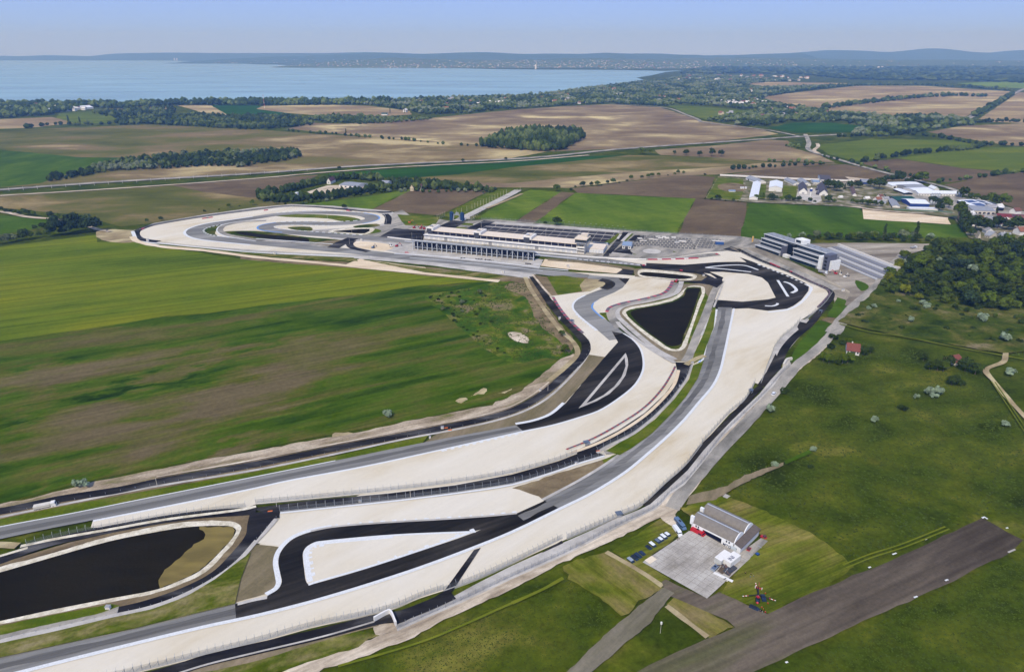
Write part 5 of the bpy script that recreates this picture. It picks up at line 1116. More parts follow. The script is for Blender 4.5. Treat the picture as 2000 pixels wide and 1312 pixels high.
def trunk_mesh(name, h, r0):
    b = MB(); b.cyl((0,0,-.1), (0,0,h*.6), r0, r0*.6, BARK, 7)
    for i in range(4):
        t = i*1.6; b.cyl((0,0,h*.45), (math.cos(t)*h*.25, math.sin(t)*h*.25, h*.85), r0*.5, r0*.2, BARK, 5)
    me = bpy.data.meshes.new(name); me.from_pydata(b.v, [], b.f); me.materials.append(BARK); me.update(); return me
KINDS_ = {}
def kind(key, lm, w, h, z0, n=3, **k):
    KINDS_[key] = ([crown_mesh('crown_'+key, w, h, z0, lm, seed=hash_name(key)+i, **k) for i in range(n)], trunk_mesh('trunk_'+key, z0+h*.6, .28*h/8), w, z0+h)
kind('dark', L_dark, 8, 8, 1.2, 4); kind('mid', L_mid, 8, 8, 1.2, 4); kind('yellow', L_yel, 8, 7.5, 1.0, 3); kind('silver', L_silver, 4.6, 4.2, .3, 3, leaf=.42, nclump=16); kind('pale', L_pale, 7, 6, .8, 2)
kind('olive', L_olive, 7.5, 7, .8, 3); kind('blue', L_blue, 9, 9, 1.2, 3); kind('poplar', L_dark, 4.5, 17, 1.0, 2, shape='column', nclump=18); kind('cypress', L_dark, 4.5, 11, .5, 2, shape='cone', nclump=16)
kind('shrub', L_shrub, 4, 2.6, .0, 4, leaf=.4, nclump=12, per=22); kind('big', L_dark, 15, 15, 2.5, 2, leaf=1.1, nclump=26, per=26); kind('tall', L_mid, 10, 20, 2.5, 1, leaf=1.0, nclump=30, per=26)
NT = {'n': 0}
def tree(key, px, py, s, label, cat='tree', group=None, name=None, trunk=False, loc=None):
    cs, tm, w, h = KINDS_[key]; NT['n'] += 1
    P = at(px, py) if loc is None else Vector((loc[0], loc[1], 0)); sx = s*rnd.uniform(.9,1.12); rz = rnd.uniform(0,6.28)
    nm = name or {'silver':'silver_tree','poplar':'poplar_tree','cypress':'cypress_tree','shrub':'shrub'}.get(key, 'broadleaf_tree')
    if trunk:
        t = empty(nm, P, rz); t.scale = (sx, sx, s)
        o = bpy.data.objects.new('crown', rnd.choice(cs)); COL.objects.link(o); o.parent = t
        k = bpy.data.objects.new('trunk', tm); COL.objects.link(k); k.parent = t
        tag(t, label, cat, group); return t
    o = bpy.data.objects.new(nm, rnd.choice(cs)); COL.objects.link(o); o.location = P; o.rotation_euler = (0,0,rz); o.scale = (sx, sx, s*rnd.uniform(.85,1.15))
    tag(o, label, cat, group); return o
def inside(poly, x, y):
    c_ = False; j = len(poly)-1
    for i in range(len(poly)):
        xi, yi = poly[i]; xj, yj = poly[j]
        if (yi > y) != (yj > y) and x < (xj-xi)*(y-yi)/(yj-yi)+xi: c_ = not c_
        j = i
    return c_
def scatter(poly, step, jit=.45, seed=1):
    """points of the land inside an outline given in picture points"""
    Wp = [(p.x, p.y) for p in G(poly)]; r = random.Random(seed)
    x0, x1 = min(p[0] for p in Wp), max(p[0] for p in Wp); y0, y1 = min(p[1] for p in Wp), max(p[1] for p in Wp)
    out = []; y = y0
    while y <= y1:
        x = x0
        while x <= x1:
            q = (x+r.uniform(-jit,jit)*step, y+r.uniform(-jit,jit)*step)
            if inside(Wp, *q): out.append(q)
            x += step
        y += step
    return out
# --- single trees and bushes
T1 = True
for k, x, y, s, lb in [
 ('silver',150,952,1.0,'silver grey bush at the crop edge by the black road, left of a pair'), ('silver',166,951,1.05,'silver grey bush at the crop edge by the black road, right of a pair'),
 ('silver',757,814,1.15,'lone silver grey round tree in the crop above the earth verge'), ('silver',1707,826,1.0,'lone silver bush in the middle of the wide meadow'),
 ('silver',1503,806,1.2,'silver bush on the meadow side of the grey road'), ('silver',1588,882,.7,'small silver bush at the end of the mown strip'), ('silver',1815,772,1.3,'silver bush in the cluster on the old ditch, left one'),
 ('silver',1832,772,1.3,'silver bush in the cluster on the old ditch, right one'), ('silver',1824,778,1.0,'silver bush in the cluster on the old ditch, front one'), ('silver',1789,780,.8,'small silver bush on the old ditch left of the cluster'),
 ('silver',1972,734,1.4,'wide silver bush on the slope right of the dirt path'), ('silver',1962,832,.9,'faint silver bush low on the right meadow'), ('silver',1961,668,1.8,'large silver tree beside the bend of the dirt path'),
 ('silver',1512,912,.8,'grey bush at the end of the dry ditch'), ('silver',1917,628,1.5,'silver tree standing alone in the scrub below the wood'), ('silver',1707,602,1.0,'silver bush in the scrub near the pale road, upper one'), ('silver',1695,606,.9,'silver bush in the scrub near the pale road, lower one'),
 ('silver',1801,596,1.2,'silver tree below the wood edge, left of a pair'),('silver',1810,602,1.1,'silver tree below the wood edge, right of a pair'),('silver',1754,592,.8,'small silver bush below the yellow green trees'),
 ('shrub',1762,801,1.2,'low dark bush on the old ditch in the meadow'), ('shrub',1583,913,.8,'tiny dark bush below the mown strip'), ('shrub',1531,768,1.2,'bright green bush beside the grey road and parked white car'),
 ('dark',1687,694,.85,'dark tree against the right end of the old red roofed cottage'), ('dark',1700,690,.6,'small round dark tree just right of the old cottage'), ('mid',1658,673,.6,'low tree behind the old cottage roof'), ('shrub',1645,672,1.3,'shrub at the back left of the old cottage'),
 ('shrub',1627,662,1.6,'round bush at the road bend above the old cottage'), ('mid',1607,706,.8,'tree left of the rubbish heap before the old cottage'), ('mid',1619,709,.8,'tree by the rubbish heap before the old cottage'), ('mid',1645,710,.9,'tree in front of the old cottage, left'), ('mid',1655,709,.95,'tree in front of the old cottage, right'), ('shrub',1636,711,1.2,'small bush in front of the old cottage trees'),('shrub',1623,680,1.4,'bush in the grass between road and old cottage'),
 ('dark',1804,704,.7,'dark bush alone left of the tree group at the small cottage'), ('dark',1815,722,.8,'dark tree at the left tip of the group by the small cottage'), ('dark',1830,724,.85,'dark tree in the row left of the small cottage, second'), ('mid',1842,725,.9,'dark tree in the row left of the small cottage, third'), ('dark',1852,717,1.0,'tree touching the left side of the small cottage'), ('dark',1884,725,1.2,'dark tree before the small red roofed cottage'), ('dark',1904,731,.95,'round dark tree right of the small red roofed cottage'), ('shrub',1868,742,1.4,'bush below the small cottage by the pale heap'),('dark',1858,752,.8,'dark bush on the ditch below the small cottage, left'),('shrub',1875,752,1.3,'dark bush on the ditch below the small cottage, right'),
 ('dark',1087,441,1.35,'round dark tree on the green field edge behind the paddock'), ('shrub',1065,437,1.1,'small bush left of the round dark tree behind the paddock'), ('mid',1087,374,1.3,'round bright tree at the corner of the brown strip field'), ('shrub',1115,372,1.3,'small tree beside the lamp at the brown field corner'), ('poplar',1725,467,.95,'dark poplar left of a pair above the construction yard'), ('poplar',1787,468,1.1,'tall dark poplar above the construction yard, right of a pair'), ('mid',1768,464,1.25,'rounded tree between the two poplars'),
 ('tall',1870,432,1.3,'tallest pale tree at the corner of the sandy plot'), ('big',1882,437,1.0,'broad dark tree right of the tallest tree'), ('big',1903,452,1.15,'broad dark tree before the grey tanks'), ('big',1921,454,1.05,'second broad dark tree before the grey tanks'), ('big',1948,448,1.0,'round dark tree in the village before the white dome'), ('big',1967,451,.8,'dark tree between village gardens'), ('big',1985,452,1.1,'broad dark tree near the village right edge'), ('dark',1894,462,1.2,'tree at the village lane end'),('dark',1888,452,1.0,'hedge tree along the village lane, upper'),('dark',1878,444,1.0,'hedge tree along the village lane by the sand'),
 ('big',1716,371,1.15,'big dark pine like tree left of the loading hall'), ('dark',1700,366,1.5,'dark conifer left of the big tree by the loading hall'), ('big',1675,369,.8,'bright green broad tree behind the farm lane'), ('big',1659,370,.8,'dark broad tree at the top of the farm lane'), ('cypress',1649,371,.9,'small pointed conifer beside the farm lane'), ('big',1614,368,.85,'dark tree behind the second dark roofed barn, left'), ('big',1624,370,.9,'dark tree behind the second dark roofed barn, middle'), ('big',1634,375,1.0,'dark tree at the left side of the farm lane'),
 ('dark',1822,402,1.6,'dark tree right of the steel silos, upper'), ('dark',1833,403,1.3,'dark tree right of the row of three silos'), ('dark',1834,413,1.3,'dark tree at the end of the long low building'), ('mid',1843,402,1.5,'green tree left of the solar hall'),('mid',1852,408,1.5,'green tree behind the sandy plot corner'),
 ('cypress',1945,418,.9,'pointed dark tree by the car yard'), ('dark',703,246,1.3,'small round tree in the far brown field'), ('poplar',676,265,.9,'lone poplar in the hedge of the far fields'), ('poplar',135,242,1.3,'lone poplar at the left shore fields'), ('poplar',157,243,1.1,'second poplar at the left shore fields'), ('poplar',762,222,.9,'poplar before the lake woods, left one'), ('poplar',790,222,.9,'poplar before the lake woods, right one'),
 ('mid',1253,301,1.6,'round tree by the road across the brown fields'), ('mid',1269,300,1.1,'small tree by the road across the brown fields'), ('dark',663,332,.8,'small cypress like tree by the country road'), ('dark',904,317,.8,'small tree by the road above the deep green field'),('dark',988,313,.7,'tiny tree by the road at the deep green field end'),
 ('dark',1317,302,1.0,'small tree in the row left of the pair of round trees'),('dark',1340,304,1.5,'wide dark tree in the row of field trees'),('dark',1366,306,1.4,'dark tree in the row of field trees, middle'),('dark',1390,306,1.9,'left of the two big round field trees'),('dark',1408,306,1.6,'right of the two big round field trees'),
 ('dark',673,409,.9,'small dark bush on the field edge above the far loop'),('mid',1105,690,.8,'green bush on the bare slope inside the left road bend'),('mid',1097,657,.6,'small bush on the brown bank of the mound'),('dark',1150,334,.0,'') ]:
    if s: tree(k, x, y, s, lb, 'bush' if k == 'shrub' else 'tree', None, trunk=(k not in ('shrub','silver')))
# --- the wood right of the pale road
ww_ = 0
wood = [(1722,560),(1740,530),(1765,503),(1800,494),(1832,478),(1870,476),(1905,480),(1940,478),(1990,472),(2070,474),(2070,600),(1990,610),(1965,615),(1930,615),(1880,600),(1850,595),(1800,590),(1765,580),(1735,578)]
pts = scatter(wood, 11.6, .55, 3); pts.sort(key=lambda q: q[1])
print('wood', len(pts)); pts_x0 = min(q[0] for q in pts); pts_x1 = max(q[0] for q in pts)
for i, q in enumerate(pts[:165]):
    r = rnd.random(); n_ = mnoise.noise(Vector((q[0]/60, q[1]/60, 5)))
    le = (q[0]-pts_x0)/(pts_x1-pts_x0)
    k = 'silver' if r < .04 else ('yellow' if n_ > .15-.1*(le < .35) and r < .3 else ('olive' if r < .42-.2*le else ('blue' if n_ < -.25 and r < .7 else ('mid' if r < .68 else 'dark'))))
    s = rnd.uniform(.6, 1.5)*(1.5 if k == 'silver' else 1)
    lb = {'yellow':'yellow green tree in the wood beside the pale road','olive':'olive green tree in the wood beside the pale road','silver':'silvery tree in the wood beside the pale road','blue':'bluish green tree in the wood beside the pale road','mid':'mid green tree in the wood beside the pale road','dark':'dark green tree in the wood beside the pale road'}[k]
    tree(k, 0, 0, s, lb, 'tree', 'trees of the wood beside the pale road', loc=q)
rest = pts[165:]
def mass(name, label, cat, pts, lm, w, h, sides=5, seed=1, wl=None):
    """trees past counting, gathered in one object"""
    r = random.Random(seed); V = []; F = []; MI = []; mats = lm if isinstance(lm, list) else [lm]
    for (x, y) in pts:
        s = r.uniform(.65, 1.3); ww = w*s/2; hh = h*s*r.uniform(.8,1.2); k0 = len(V); n = sides; th0 = r.random()*6; mi = int(len(mats)*(mnoise.noise(Vector((x/90, y/90, 1)))*.9+.5+r.uniform(-.25,.25)))
        mi = max(0, min(len(mats)-1, mi))
        rings = [(.55, .12), (1.0, .42), (.82, .74)]
        for rr, zz_ in rings:
            for j in range(n):
                t = th0+j*6.283/n+r.uniform(-.25,.25); q = ww*rr*r.uniform(.72,1.25)
                V.append((x+math.cos(t)*q, y+math.sin(t)*q, hh*zz_*r.uniform(.85,1.15)))
        V.append((x+r.uniform(-.2,.2)*ww, y+r.uniform(-.2,.2)*ww, hh))
        for a in range(2):
            for j in range(n):
                F.append((k0+a*n+j, k0+a*n+(j+1)%n, k0+(a+1)*n+(j+1)%n, k0+(a+1)*n+j)); MI.append(mi)
        for j in range(n): F.append((k0+2*n+j, k0+2*n+(j+1)%n, k0+3*n)); MI.append(mi)
    o = mesh_obj(name, V, F, None, None, mats, MI); tag(o, label, cat, None, 'stuff'); return o
FW = [leafmat('wood_dark', (0.019,0.032,0.006), .3), leafmat('wood_mid', (0.036,0.056,0.008), .3), leafmat('wood_light', (0.085,0.11,0.025), .3)]
FWp = [FW[0], FW[1], leafmat('wood_pale', (0.13,0.15,0.08), .3), FW[1]]
def leafy_mass(name, label, cat, pts, keys, seed=5):
    r = random.Random(seed); VV = []; FF = []; MI = []; mats = []; k0 = 0
    for (x, y) in pts:
        key = r.choice(keys); me = r.choice(KINDS_[key][0]); m_ = me.materials[0]
        if m_ not in mats: mats.append(m_)
        co = np.empty(len(me.vertices)*3, dtype=np.float32); me.vertices.foreach_get('co', co); co = co.reshape(-1,3)
        a_ = r.uniform(0,6.28); s_ = r.uniform(.6,1.4); ca, sa = math.cos(a_)*s_, math.sin(a_)*s_
        VV.append(np.column_stack((co[:,0]*ca-co[:,1]*sa+x, co[:,0]*sa+co[:,1]*ca+y, co[:,2]*s_*r.uniform(.85,1.15)))); nq = len(co)//4
        FF.append(np.arange(len(co)).reshape(-1,4)+k0); k0 += len(co); MI += [mats.index(m_)]*nq
    me = bpy.data.meshes.new(name); V = np.concatenate(VV); F = np.concatenate(FF); me.vertices.add(len(V)); me.vertices.foreach_set('co', V.astype(np.float32).ravel())
    me.loops.add(F.size); me.loops.foreach_set('vertex_index', F.ravel().astype(np.int32)); me.polygons.add(len(F)); me.polygons.foreach_set('loop_start', np.arange(0, F.size, 4, dtype=np.int32)); me.polygons.foreach_set('loop_total', np.full(len(F), 4, dtype=np.int32))
    for q in mats: me.materials.append(q)
    me.polygons.foreach_set('material_index', MI); me.update(calc_edges=True); me.validate()
    o = bpy.data.objects.new(name, me); COL.objects.link(o); tag(o, label, cat, None, 'stuff'); return o
if rest: leafy_mass('wood', 'farther trees of the wood beside the pale road', 'wood', rest, ['dark','dark','mid','mid','blue','olive','mid'])
leafy_mass('undergrowth', 'low dark undergrowth between the trees of the wood', 'undergrowth', scatter(wood, 6.5, .5, 44), ['shrub'], 6)
for q in scatter([(1705,585),(1722,560),(1765,582),(1850,597),(1930,617),(1990,620),(2070,615),(2070,655),(1980,650),(1900,628),(1820,612),(1750,604)], 13, .6, 31):
    r = rnd.random()
    if r < .45: continue
    tree('mid' if r < .6 else ('olive' if r < .75 else 'dark'), 0, 0, rnd.uniform(.35,.8), 'small tree scattered along the front of the wood', 'tree', 'small trees before the wood', loc=q)
# --- scrub below the wood
i = 0
sc = scatter([(1700,590),(1760,590),(1880,605),(1960,640),(2070,650),(2070,700),(1960,690),(1850,668),(1700,640),(1660,630)], 13, .5, 5)+scatter([(1716,560),(1735,580),(1690,610),(1670,622)], 14, .5, 6)
for q in sc:
    r = rnd.random()
    if r < .35: continue
    tree('silver' if r > .97 else 'shrub', 0, 0, rnd.uniform(.4,1.3), 'silver bush scattered in the scrub below the wood' if r > .97 else 'dark shrub scattered in the scrub below the wood', 'bush', 'bushes in the scrub below the wood', loc=q)
# --- bushes on the mound
for q in scatter([(832,578),(900,568),(960,566),(985,600),(960,640),(900,640),(860,605)], 6.5, .5, 8):
    if rnd.random() < (.75 if q[0] < at(905,600).x else .22): tree('shrub' if rnd.random() < .8 else 'pale', 0, 0, rnd.uniform(.35,.75), 'small bush on the green mound beside the crop', 'bush', 'bushes on the green mound', loc=q)
for x, y in [(905,640),(913,645),(925,655),(932,658),(945,668),(958,672),(972,682),(985,690),(933,648),(1098,686)]:
    tree('shrub', x, y, .5, 'small dark bush on the near edge of the green mound', 'bush', 'bushes on the near edge of the mound')
# --- hedgerows: lines of single trees and bushes
def hedge(line, step, keys, s, label, group, cat='tree', jit=2.5, seed=0, skip=0.0):
    P = resample(line2d(line, 0, 4), step*SC); r = random.Random(seed)
    for p in P:
        if r.random() < skip: continue
        tree(r.choice(keys), 0, 0, s*r.uniform(.7,1.35), label, cat, group, loc=(p.x+r.uniform(-jit,jit), p.y+r.uniform(-jit,jit)))
hedge([(1530,471),(1600,469),(1680,470),(1760,472),(1835,472)], 5.5, ['dark','dark','mid','shrub','dark'], .85, 'dark tree in the hedge above the construction yard', 'hedge trees above the construction yard', seed=2)
hedge([(1540,465),(1620,465),(1700,466),(1830,467)], 12, ['silver','pale'], 1.3, 'pale silvery bush in the hedge above the construction yard', 'pale bushes in the hedge above the yard', seed=3)
hedge([(236,443),(262,440),(300,434),(350,425),(400,414),(430,410),(470,403),(520,400),(600,401)], 12, ['dark','mid','shrub','shrub'], .85, 'bush in the hedge along the outer edge of the far loop', 'hedge along the far loop', seed=4, skip=.25, cat='bush')
hedge([(0,413),(40,420),(80,424),(120,430),(160,436),(190,446),(214,447)], 7, ['dark','mid','dark'], .9, 'dark tree in the left hedge between two fields', 'left hedge trees', seed=5, skip=.15)
hedge([(0,477),(40,470),(80,465),(120,458),(150,452)], 5, ['dark','dark','mid','pale'], 1.2, 'dark tree of the belt at the left crop corner', 'tree belt at the left crop corner', seed=6)
hedge([(105,462),(130,458),(160,455),(185,452)], 4.5, ['blue','dark'], 1.7, 'tall dark tree of the grove at the left crop corner', 'grove at the left crop corner', seed=7)
hedge([(70,450),(95,447),(115,443)], 7, ['dark'], 1.0, 'dark tree of the short upper row near the left grove', 'short row near the left grove', seed=8)
hedge([(1380,389),(1420,393),(1452,395)], 7, ['dark','shrub','mid'], .9, 'bush along the field edge below the farm paddock', 'bushes below the farm paddock', seed=9, skip=.2, cat='bush')
hedge([(1480,391),(1510,393),(1550,394),(1600,396),(1640,398)], 6, ['dark','mid','shrub'], 1.0, 'tree on the field edge before the barns', 'trees before the barns', seed=10)
hedge([(1660,398),(1700,403),(1730,405)], 5, ['dark','mid'], .8, 'bush on the field edge right of the farm lane', 'bushes right of the farm lane', seed=11, cat='bush')
hedge([(1733,356),(1760,359),(1790,361)], 7, ['dark'], 1.6, 'dark tree in the row behind the loading hall', 'row behind the loading hall', seed=12)
hedge([(1793,357),(1803,360)], 7, ['mid'], 2.1, 'big green tree at the road end of the row', 'big trees at the road end of the row', seed=12)
hedge([(1880,388),(1900,392),(1930,399),(1960,406)], 8, ['dark','mid'], 1.6, 'tree between the works and the country road', 'trees between works and country road', seed=13)
hedge([(1112,367),(1180,362),(1250,350),(1310,343),(1350,340),(1400,344)], 9, ['dark','mid','shrub'], .95, 'bush in the curved hedge between the brown fields', 'curved hedge between the brown fields', seed=14, skip=.12, cat='bush')
hedge([(1890,455),(1875,443)], 8, ['dark'], 1.2, 'tree along the village lane', 'trees along the village lane', seed=15)
hedge([(1905,478),(1950,482),(2000,480)], 8, ['mid','dark','silver'], 1.2, 'garden tree in front of the village houses', 'garden trees in front of the village', seed=16)
print('trees', NT['n'])
def band(line, w, step, seed=1):
    P = resample(line2d(line, 0, 4), step*SC); r = random.Random(seed); out = []; N = normals(P)
    for p, n in zip(P, N):
        k = max(1, int(w/step))
        for j in range(k):
            o = (j-(k-1)/2)*step+r.uniform(-.4,.4)*step; out.append((p.x+n.x*o+r.uniform(-.4,.4)*step, p.y+n.y*o))
    return out
# --- far woods, one mass each
mass('tree_belt', 'dense dark tree belt round the farm above the far loop', 'tree belt', band([(512,383),(560,374),(620,361),(660,352),(690,350),(745,354)], 16, 6, 1)+band([(512,384),(520,391),(545,394),(600,391),(660,385),(720,375),(790,368),(830,372)], 20, 6, 2)+band([(765,357),(810,361),(860,368),(900,371),(970,374)], 26, 7, 3)+scatter([(815,372),(830,360),(880,362),(905,372)], 8), FW, 8.5, 10)
mass('tree_belt', 'paler bushes on the near side of the farm belt', 'tree belt', band([(590,399),(640,392),(700,382),(790,374),(830,376),(920,375),(968,377)], 6, 9, 5), FWp, 6, 5)
mass('wood', 'long wood between the green and brown fields left', 'wood', scatter([(88,356),(100,348),(150,340),(190,326),(240,314),(330,306),(440,300),(500,297),(570,296),(598,304),(560,314),(500,322),(470,328),(420,325),(330,330),(230,334),(160,345),(100,356)], 9.5), [FW[0], FW[1], FW[0], FW[2], FWp[2]], 9, 9)
mass('wood', 'rounded wood standing alone in the ploughed fields', 'wood', scatter([(935,288),(960,276),(1000,262),(1060,258),(1120,260),(1146,268),(1130,278),(1100,294),(1060,297),(1000,293)], 9.5), FW, 11, 17)
mass('hedge', 'broken hedge of trees between the pale ploughed fields', 'hedge', [q for q in band([(560,256),(600,260),(660,263),(700,268),(740,271),(800,275),(860,282),(930,287)], 8, 12, 6) if rnd.random() < .8], FW, 8, 7)
mass('wood', 'bushy strip between the two far brown fields', 'wood', scatter([(600,233),(640,226),(700,228),(760,231),(840,231),(855,233),(800,238),(720,243),(640,241)], 16), [FW[1], FW[2]], 12, 9)
mass('wood', 'dark woods on the far left behind the olive field', 'wood', scatter([(330,240),(350,228),(400,226),(450,230),(520,229),(600,232),(612,245),(560,250),(480,254),(400,249),(300,244),(230,246),(220,238),(280,232)], 15)+band([(50,252),(100,245),(150,245),(215,244)], 24, 14, 3)+scatter([(180,222),(250,216),(320,210),(345,216),(330,238),(300,228),(230,232)], 22), FW, 13, 12)
mass('wood', 'dark tree line along the near shore of the lake', 'wood', scatter([(-100,206),(100,205),(240,207),(350,203),(520,200),(640,200),(760,199),(760,204),(640,206),(520,207),(350,206),(230,214),(180,210),(90,226),(0,232),(-100,232)], 20), FW, 20, 19)
coast = [(690,203),(740,198),(800,195),(860,193),(930,192),(1000,189),(1060,185),(1110,179),(1160,172),(1210,166),(1262,160),(1300,157),(1345,146),(1420,150),(1500,152),(1560,158),(1470,163),(1450,170),(1500,172),(1640,168),(1500,188),(1485,196),(1530,207),(1600,217),(1660,224),(1740,230),(1790,229),(1860,232),(1895,236),(1900,245),(1830,252),(1780,262),(1740,268),(1700,268),(1660,262),(1720,252),(1640,240),(1540,238),(1500,246),(1440,246),(1380,236),(1450,226),(1480,216),(1400,208),(1340,204),(1290,208),(1190,203),(1100,207),(1000,214),(900,222),(830,224),(790,216),(740,208)]
cp = scatter(coast, 17, .5, 4); cp = [q for q in cp if mnoise.noise(Vector((q[0]/110, q[1]/110, 9)))+.5*mnoise.noise(Vector((q[0]/35, q[1]/35, 4))) > -.3]
mass('wood', 'wide wooded shore land with houses beyond the ploughed fields', 'wood', cp, FW+[FWp[2]], 15, 12.5)
mass('wood', 'tree strips across the far pale fields on the right', 'wood', band([(1612,212),(1660,206),(1720,199),(1790,192),(1870,188),(1925,190)], 36, 18, 3)+band([(1500,188),(1580,176),(1680,168),(1800,167),(1900,172),(1975,178)], 60, 22, 4)+band([(1900,228),(1935,210),(1975,186)], 14, 14, 5), FW, 18, 15)
mass('wood', 'distant wood and hedges toward the hills on the right', 'wood', scatter([(1330,146),(1450,144),(1560,146),(1660,156),(1750,158),(1880,158),(2050,166),(2050,158),(1900,152),(1960,146),(2060,146),(2060,128),(1800,128),(1600,130),(1440,130),(1330,138)], 62, .5, 7), FW, 48, 20)
mass('hedge', 'trees along the big green fields near the right edge', 'hedge', band([(1680,318),(1740,308),(1800,300),(1850,296),(1905,292),(1930,284),(1960,284),(2060,290)], 12, 11, 3)+band([(1640,268),(1700,266),(1760,262),(1850,272),(1900,281),(1950,284)], 22, 12, 4)+band([(1900,240),(1960,238),(2040,240)], 26, 12, 5), FW, 11, 10)
mass('hedge', 'trees beside the bend of the country road', 'hedge', band([(1540,286),(1560,290)], 20, 9, 3)+band([(1618,307),(1700,328),(1800,352)], 8, 16, 4)+band([(1430,332),(1500,327),(1540,325),(1612,321)], 6, 9, 5)+band([(1500,316),(1560,318),(1612,320)], 6, 10, 6)+band([(1835,357),(1880,350),(1940,344),(2040,330)], 14, 13, 7), FW, 8, 7)

# rough growth of the meadow and the mound: tufts nobody could count
def tufts(name, label, poly, n, size, mats, seed, thr=-.05):
    Wp = np.array([(p.x, p.y) for p in G(poly)]); r = np.random.default_rng(seed); out = []
    lo_, hi_ = Wp.min(0), Wp.max(0); P = []
    while len(P) < n:
        for q in r.uniform(lo_, hi_, (n, 2)):
            if inside([tuple(w) for w in Wp], q[0], q[1]) and mnoise.noise(Vector((q[0]/24, q[1]/24, 3)))+.8*mnoise.noise(Vector((q[0]/6, q[1]/6, 8))) > thr: P.append(q)
            if len(P) >= n: break
    P = np.array(P); m = len(P); s = r.uniform(.35, 1, m)*size; a = r.uniform(0, 6.28, m); V = np.zeros((m, 5, 3)); h = s*r.uniform(.3, .7, m)
    for k in range(4):
        V[:, k, 0] = P[:, 0]+np.cos(a+k*1.57)*s*r.uniform(.6, 1, m); V[:, k, 1] = P[:, 1]+np.sin(a+k*1.57)*s*r.uniform(.6, 1, m)
    V[:, :, 2] = .0; V[:, 4, 0] = P[:, 0]; V[:, 4, 1] = P[:, 1]; V[:, 4, 2] = h
    F = [(5*i+k, 5*i+(k+1) % 4, 5*i+4) for i in range(m) for k in range(4)]
    mi = np.repeat(r.integers(0, len(mats), m), 4)
    o = mesh_obj(name, V.reshape(-1, 3), F, None, None, mats, mi.tolist()); tag(o, label, 'grass', None, 'stuff'); return o
GT = [leafmat('tuft_dark', (0.034,0.047,0.004), .2), leafmat('tuft_green', (0.050,0.072,0.006), .2), leafmat('tuft_dry', (0.13,0.125,0.045), .2)]
tufts('grass_tufts', 'rough grass tufts of the wide meadow beside the hangar', [(1640,660),(1840,690),(1960,760),(2080,900),(2080,1000),(1930,1005),(1680,1105),(1560,1020),(1440,960),(1370,960),(1500,820),(1600,710)], 9000, .85, [GT[0], GT[0], GT[1], GT[1]], 3, -.4)
tufts('grass_tufts', 'rough grass tufts of the foreground meadow', [(1110,1115),(1205,1205),(1080,1312),(900,1330),(620,1325),(800,1260),(1000,1165)], 3500, .42, [GT[0], GT[1], GT[1], GT[1]], 4, -2)
tufts('grass_tufts', 'rough grass tufts of the meadow below the runway', [(2060,1060),(2060,1340),(1500,1340),(1700,1222),(1880,1130)], 4500, .5, [GT[0], GT[1], GT[1], GT[1]], 5, -2)
tufts('grass_tufts', 'rough growth over the green mound beside the crop', [(835,578),(900,566),(1020,547),(1060,590),(1110,660),(1090,700),(1010,708),(950,686),(900,640),(865,610)], 5000, 1.3, [GT[0], GT[0], GT[1], GT[1]], 6)
tufts('grass_tufts', 'rough growth of the scrub slope below the wood', [(1700,600),(1760,592),(1900,625),(2060,640),(2060,700),(1950,690),(1720,645),(1660,625)], 4500, 1.5, [GT[0], GT[0], GT[0], GT[1]], 7)
for pts_ in ([(1650,1105),(1700,1085),(1760,1066),(1850,1030)],[(1940,745),(1990,820),(2060,930)]):
    ribbon('path', _mats['faint_wheel_track'], pts_, .55, off=.7, wjit=.5); ribbon('path', _mats['faint_wheel_track'], pts_, .55, off=-.7, wjit=.5)
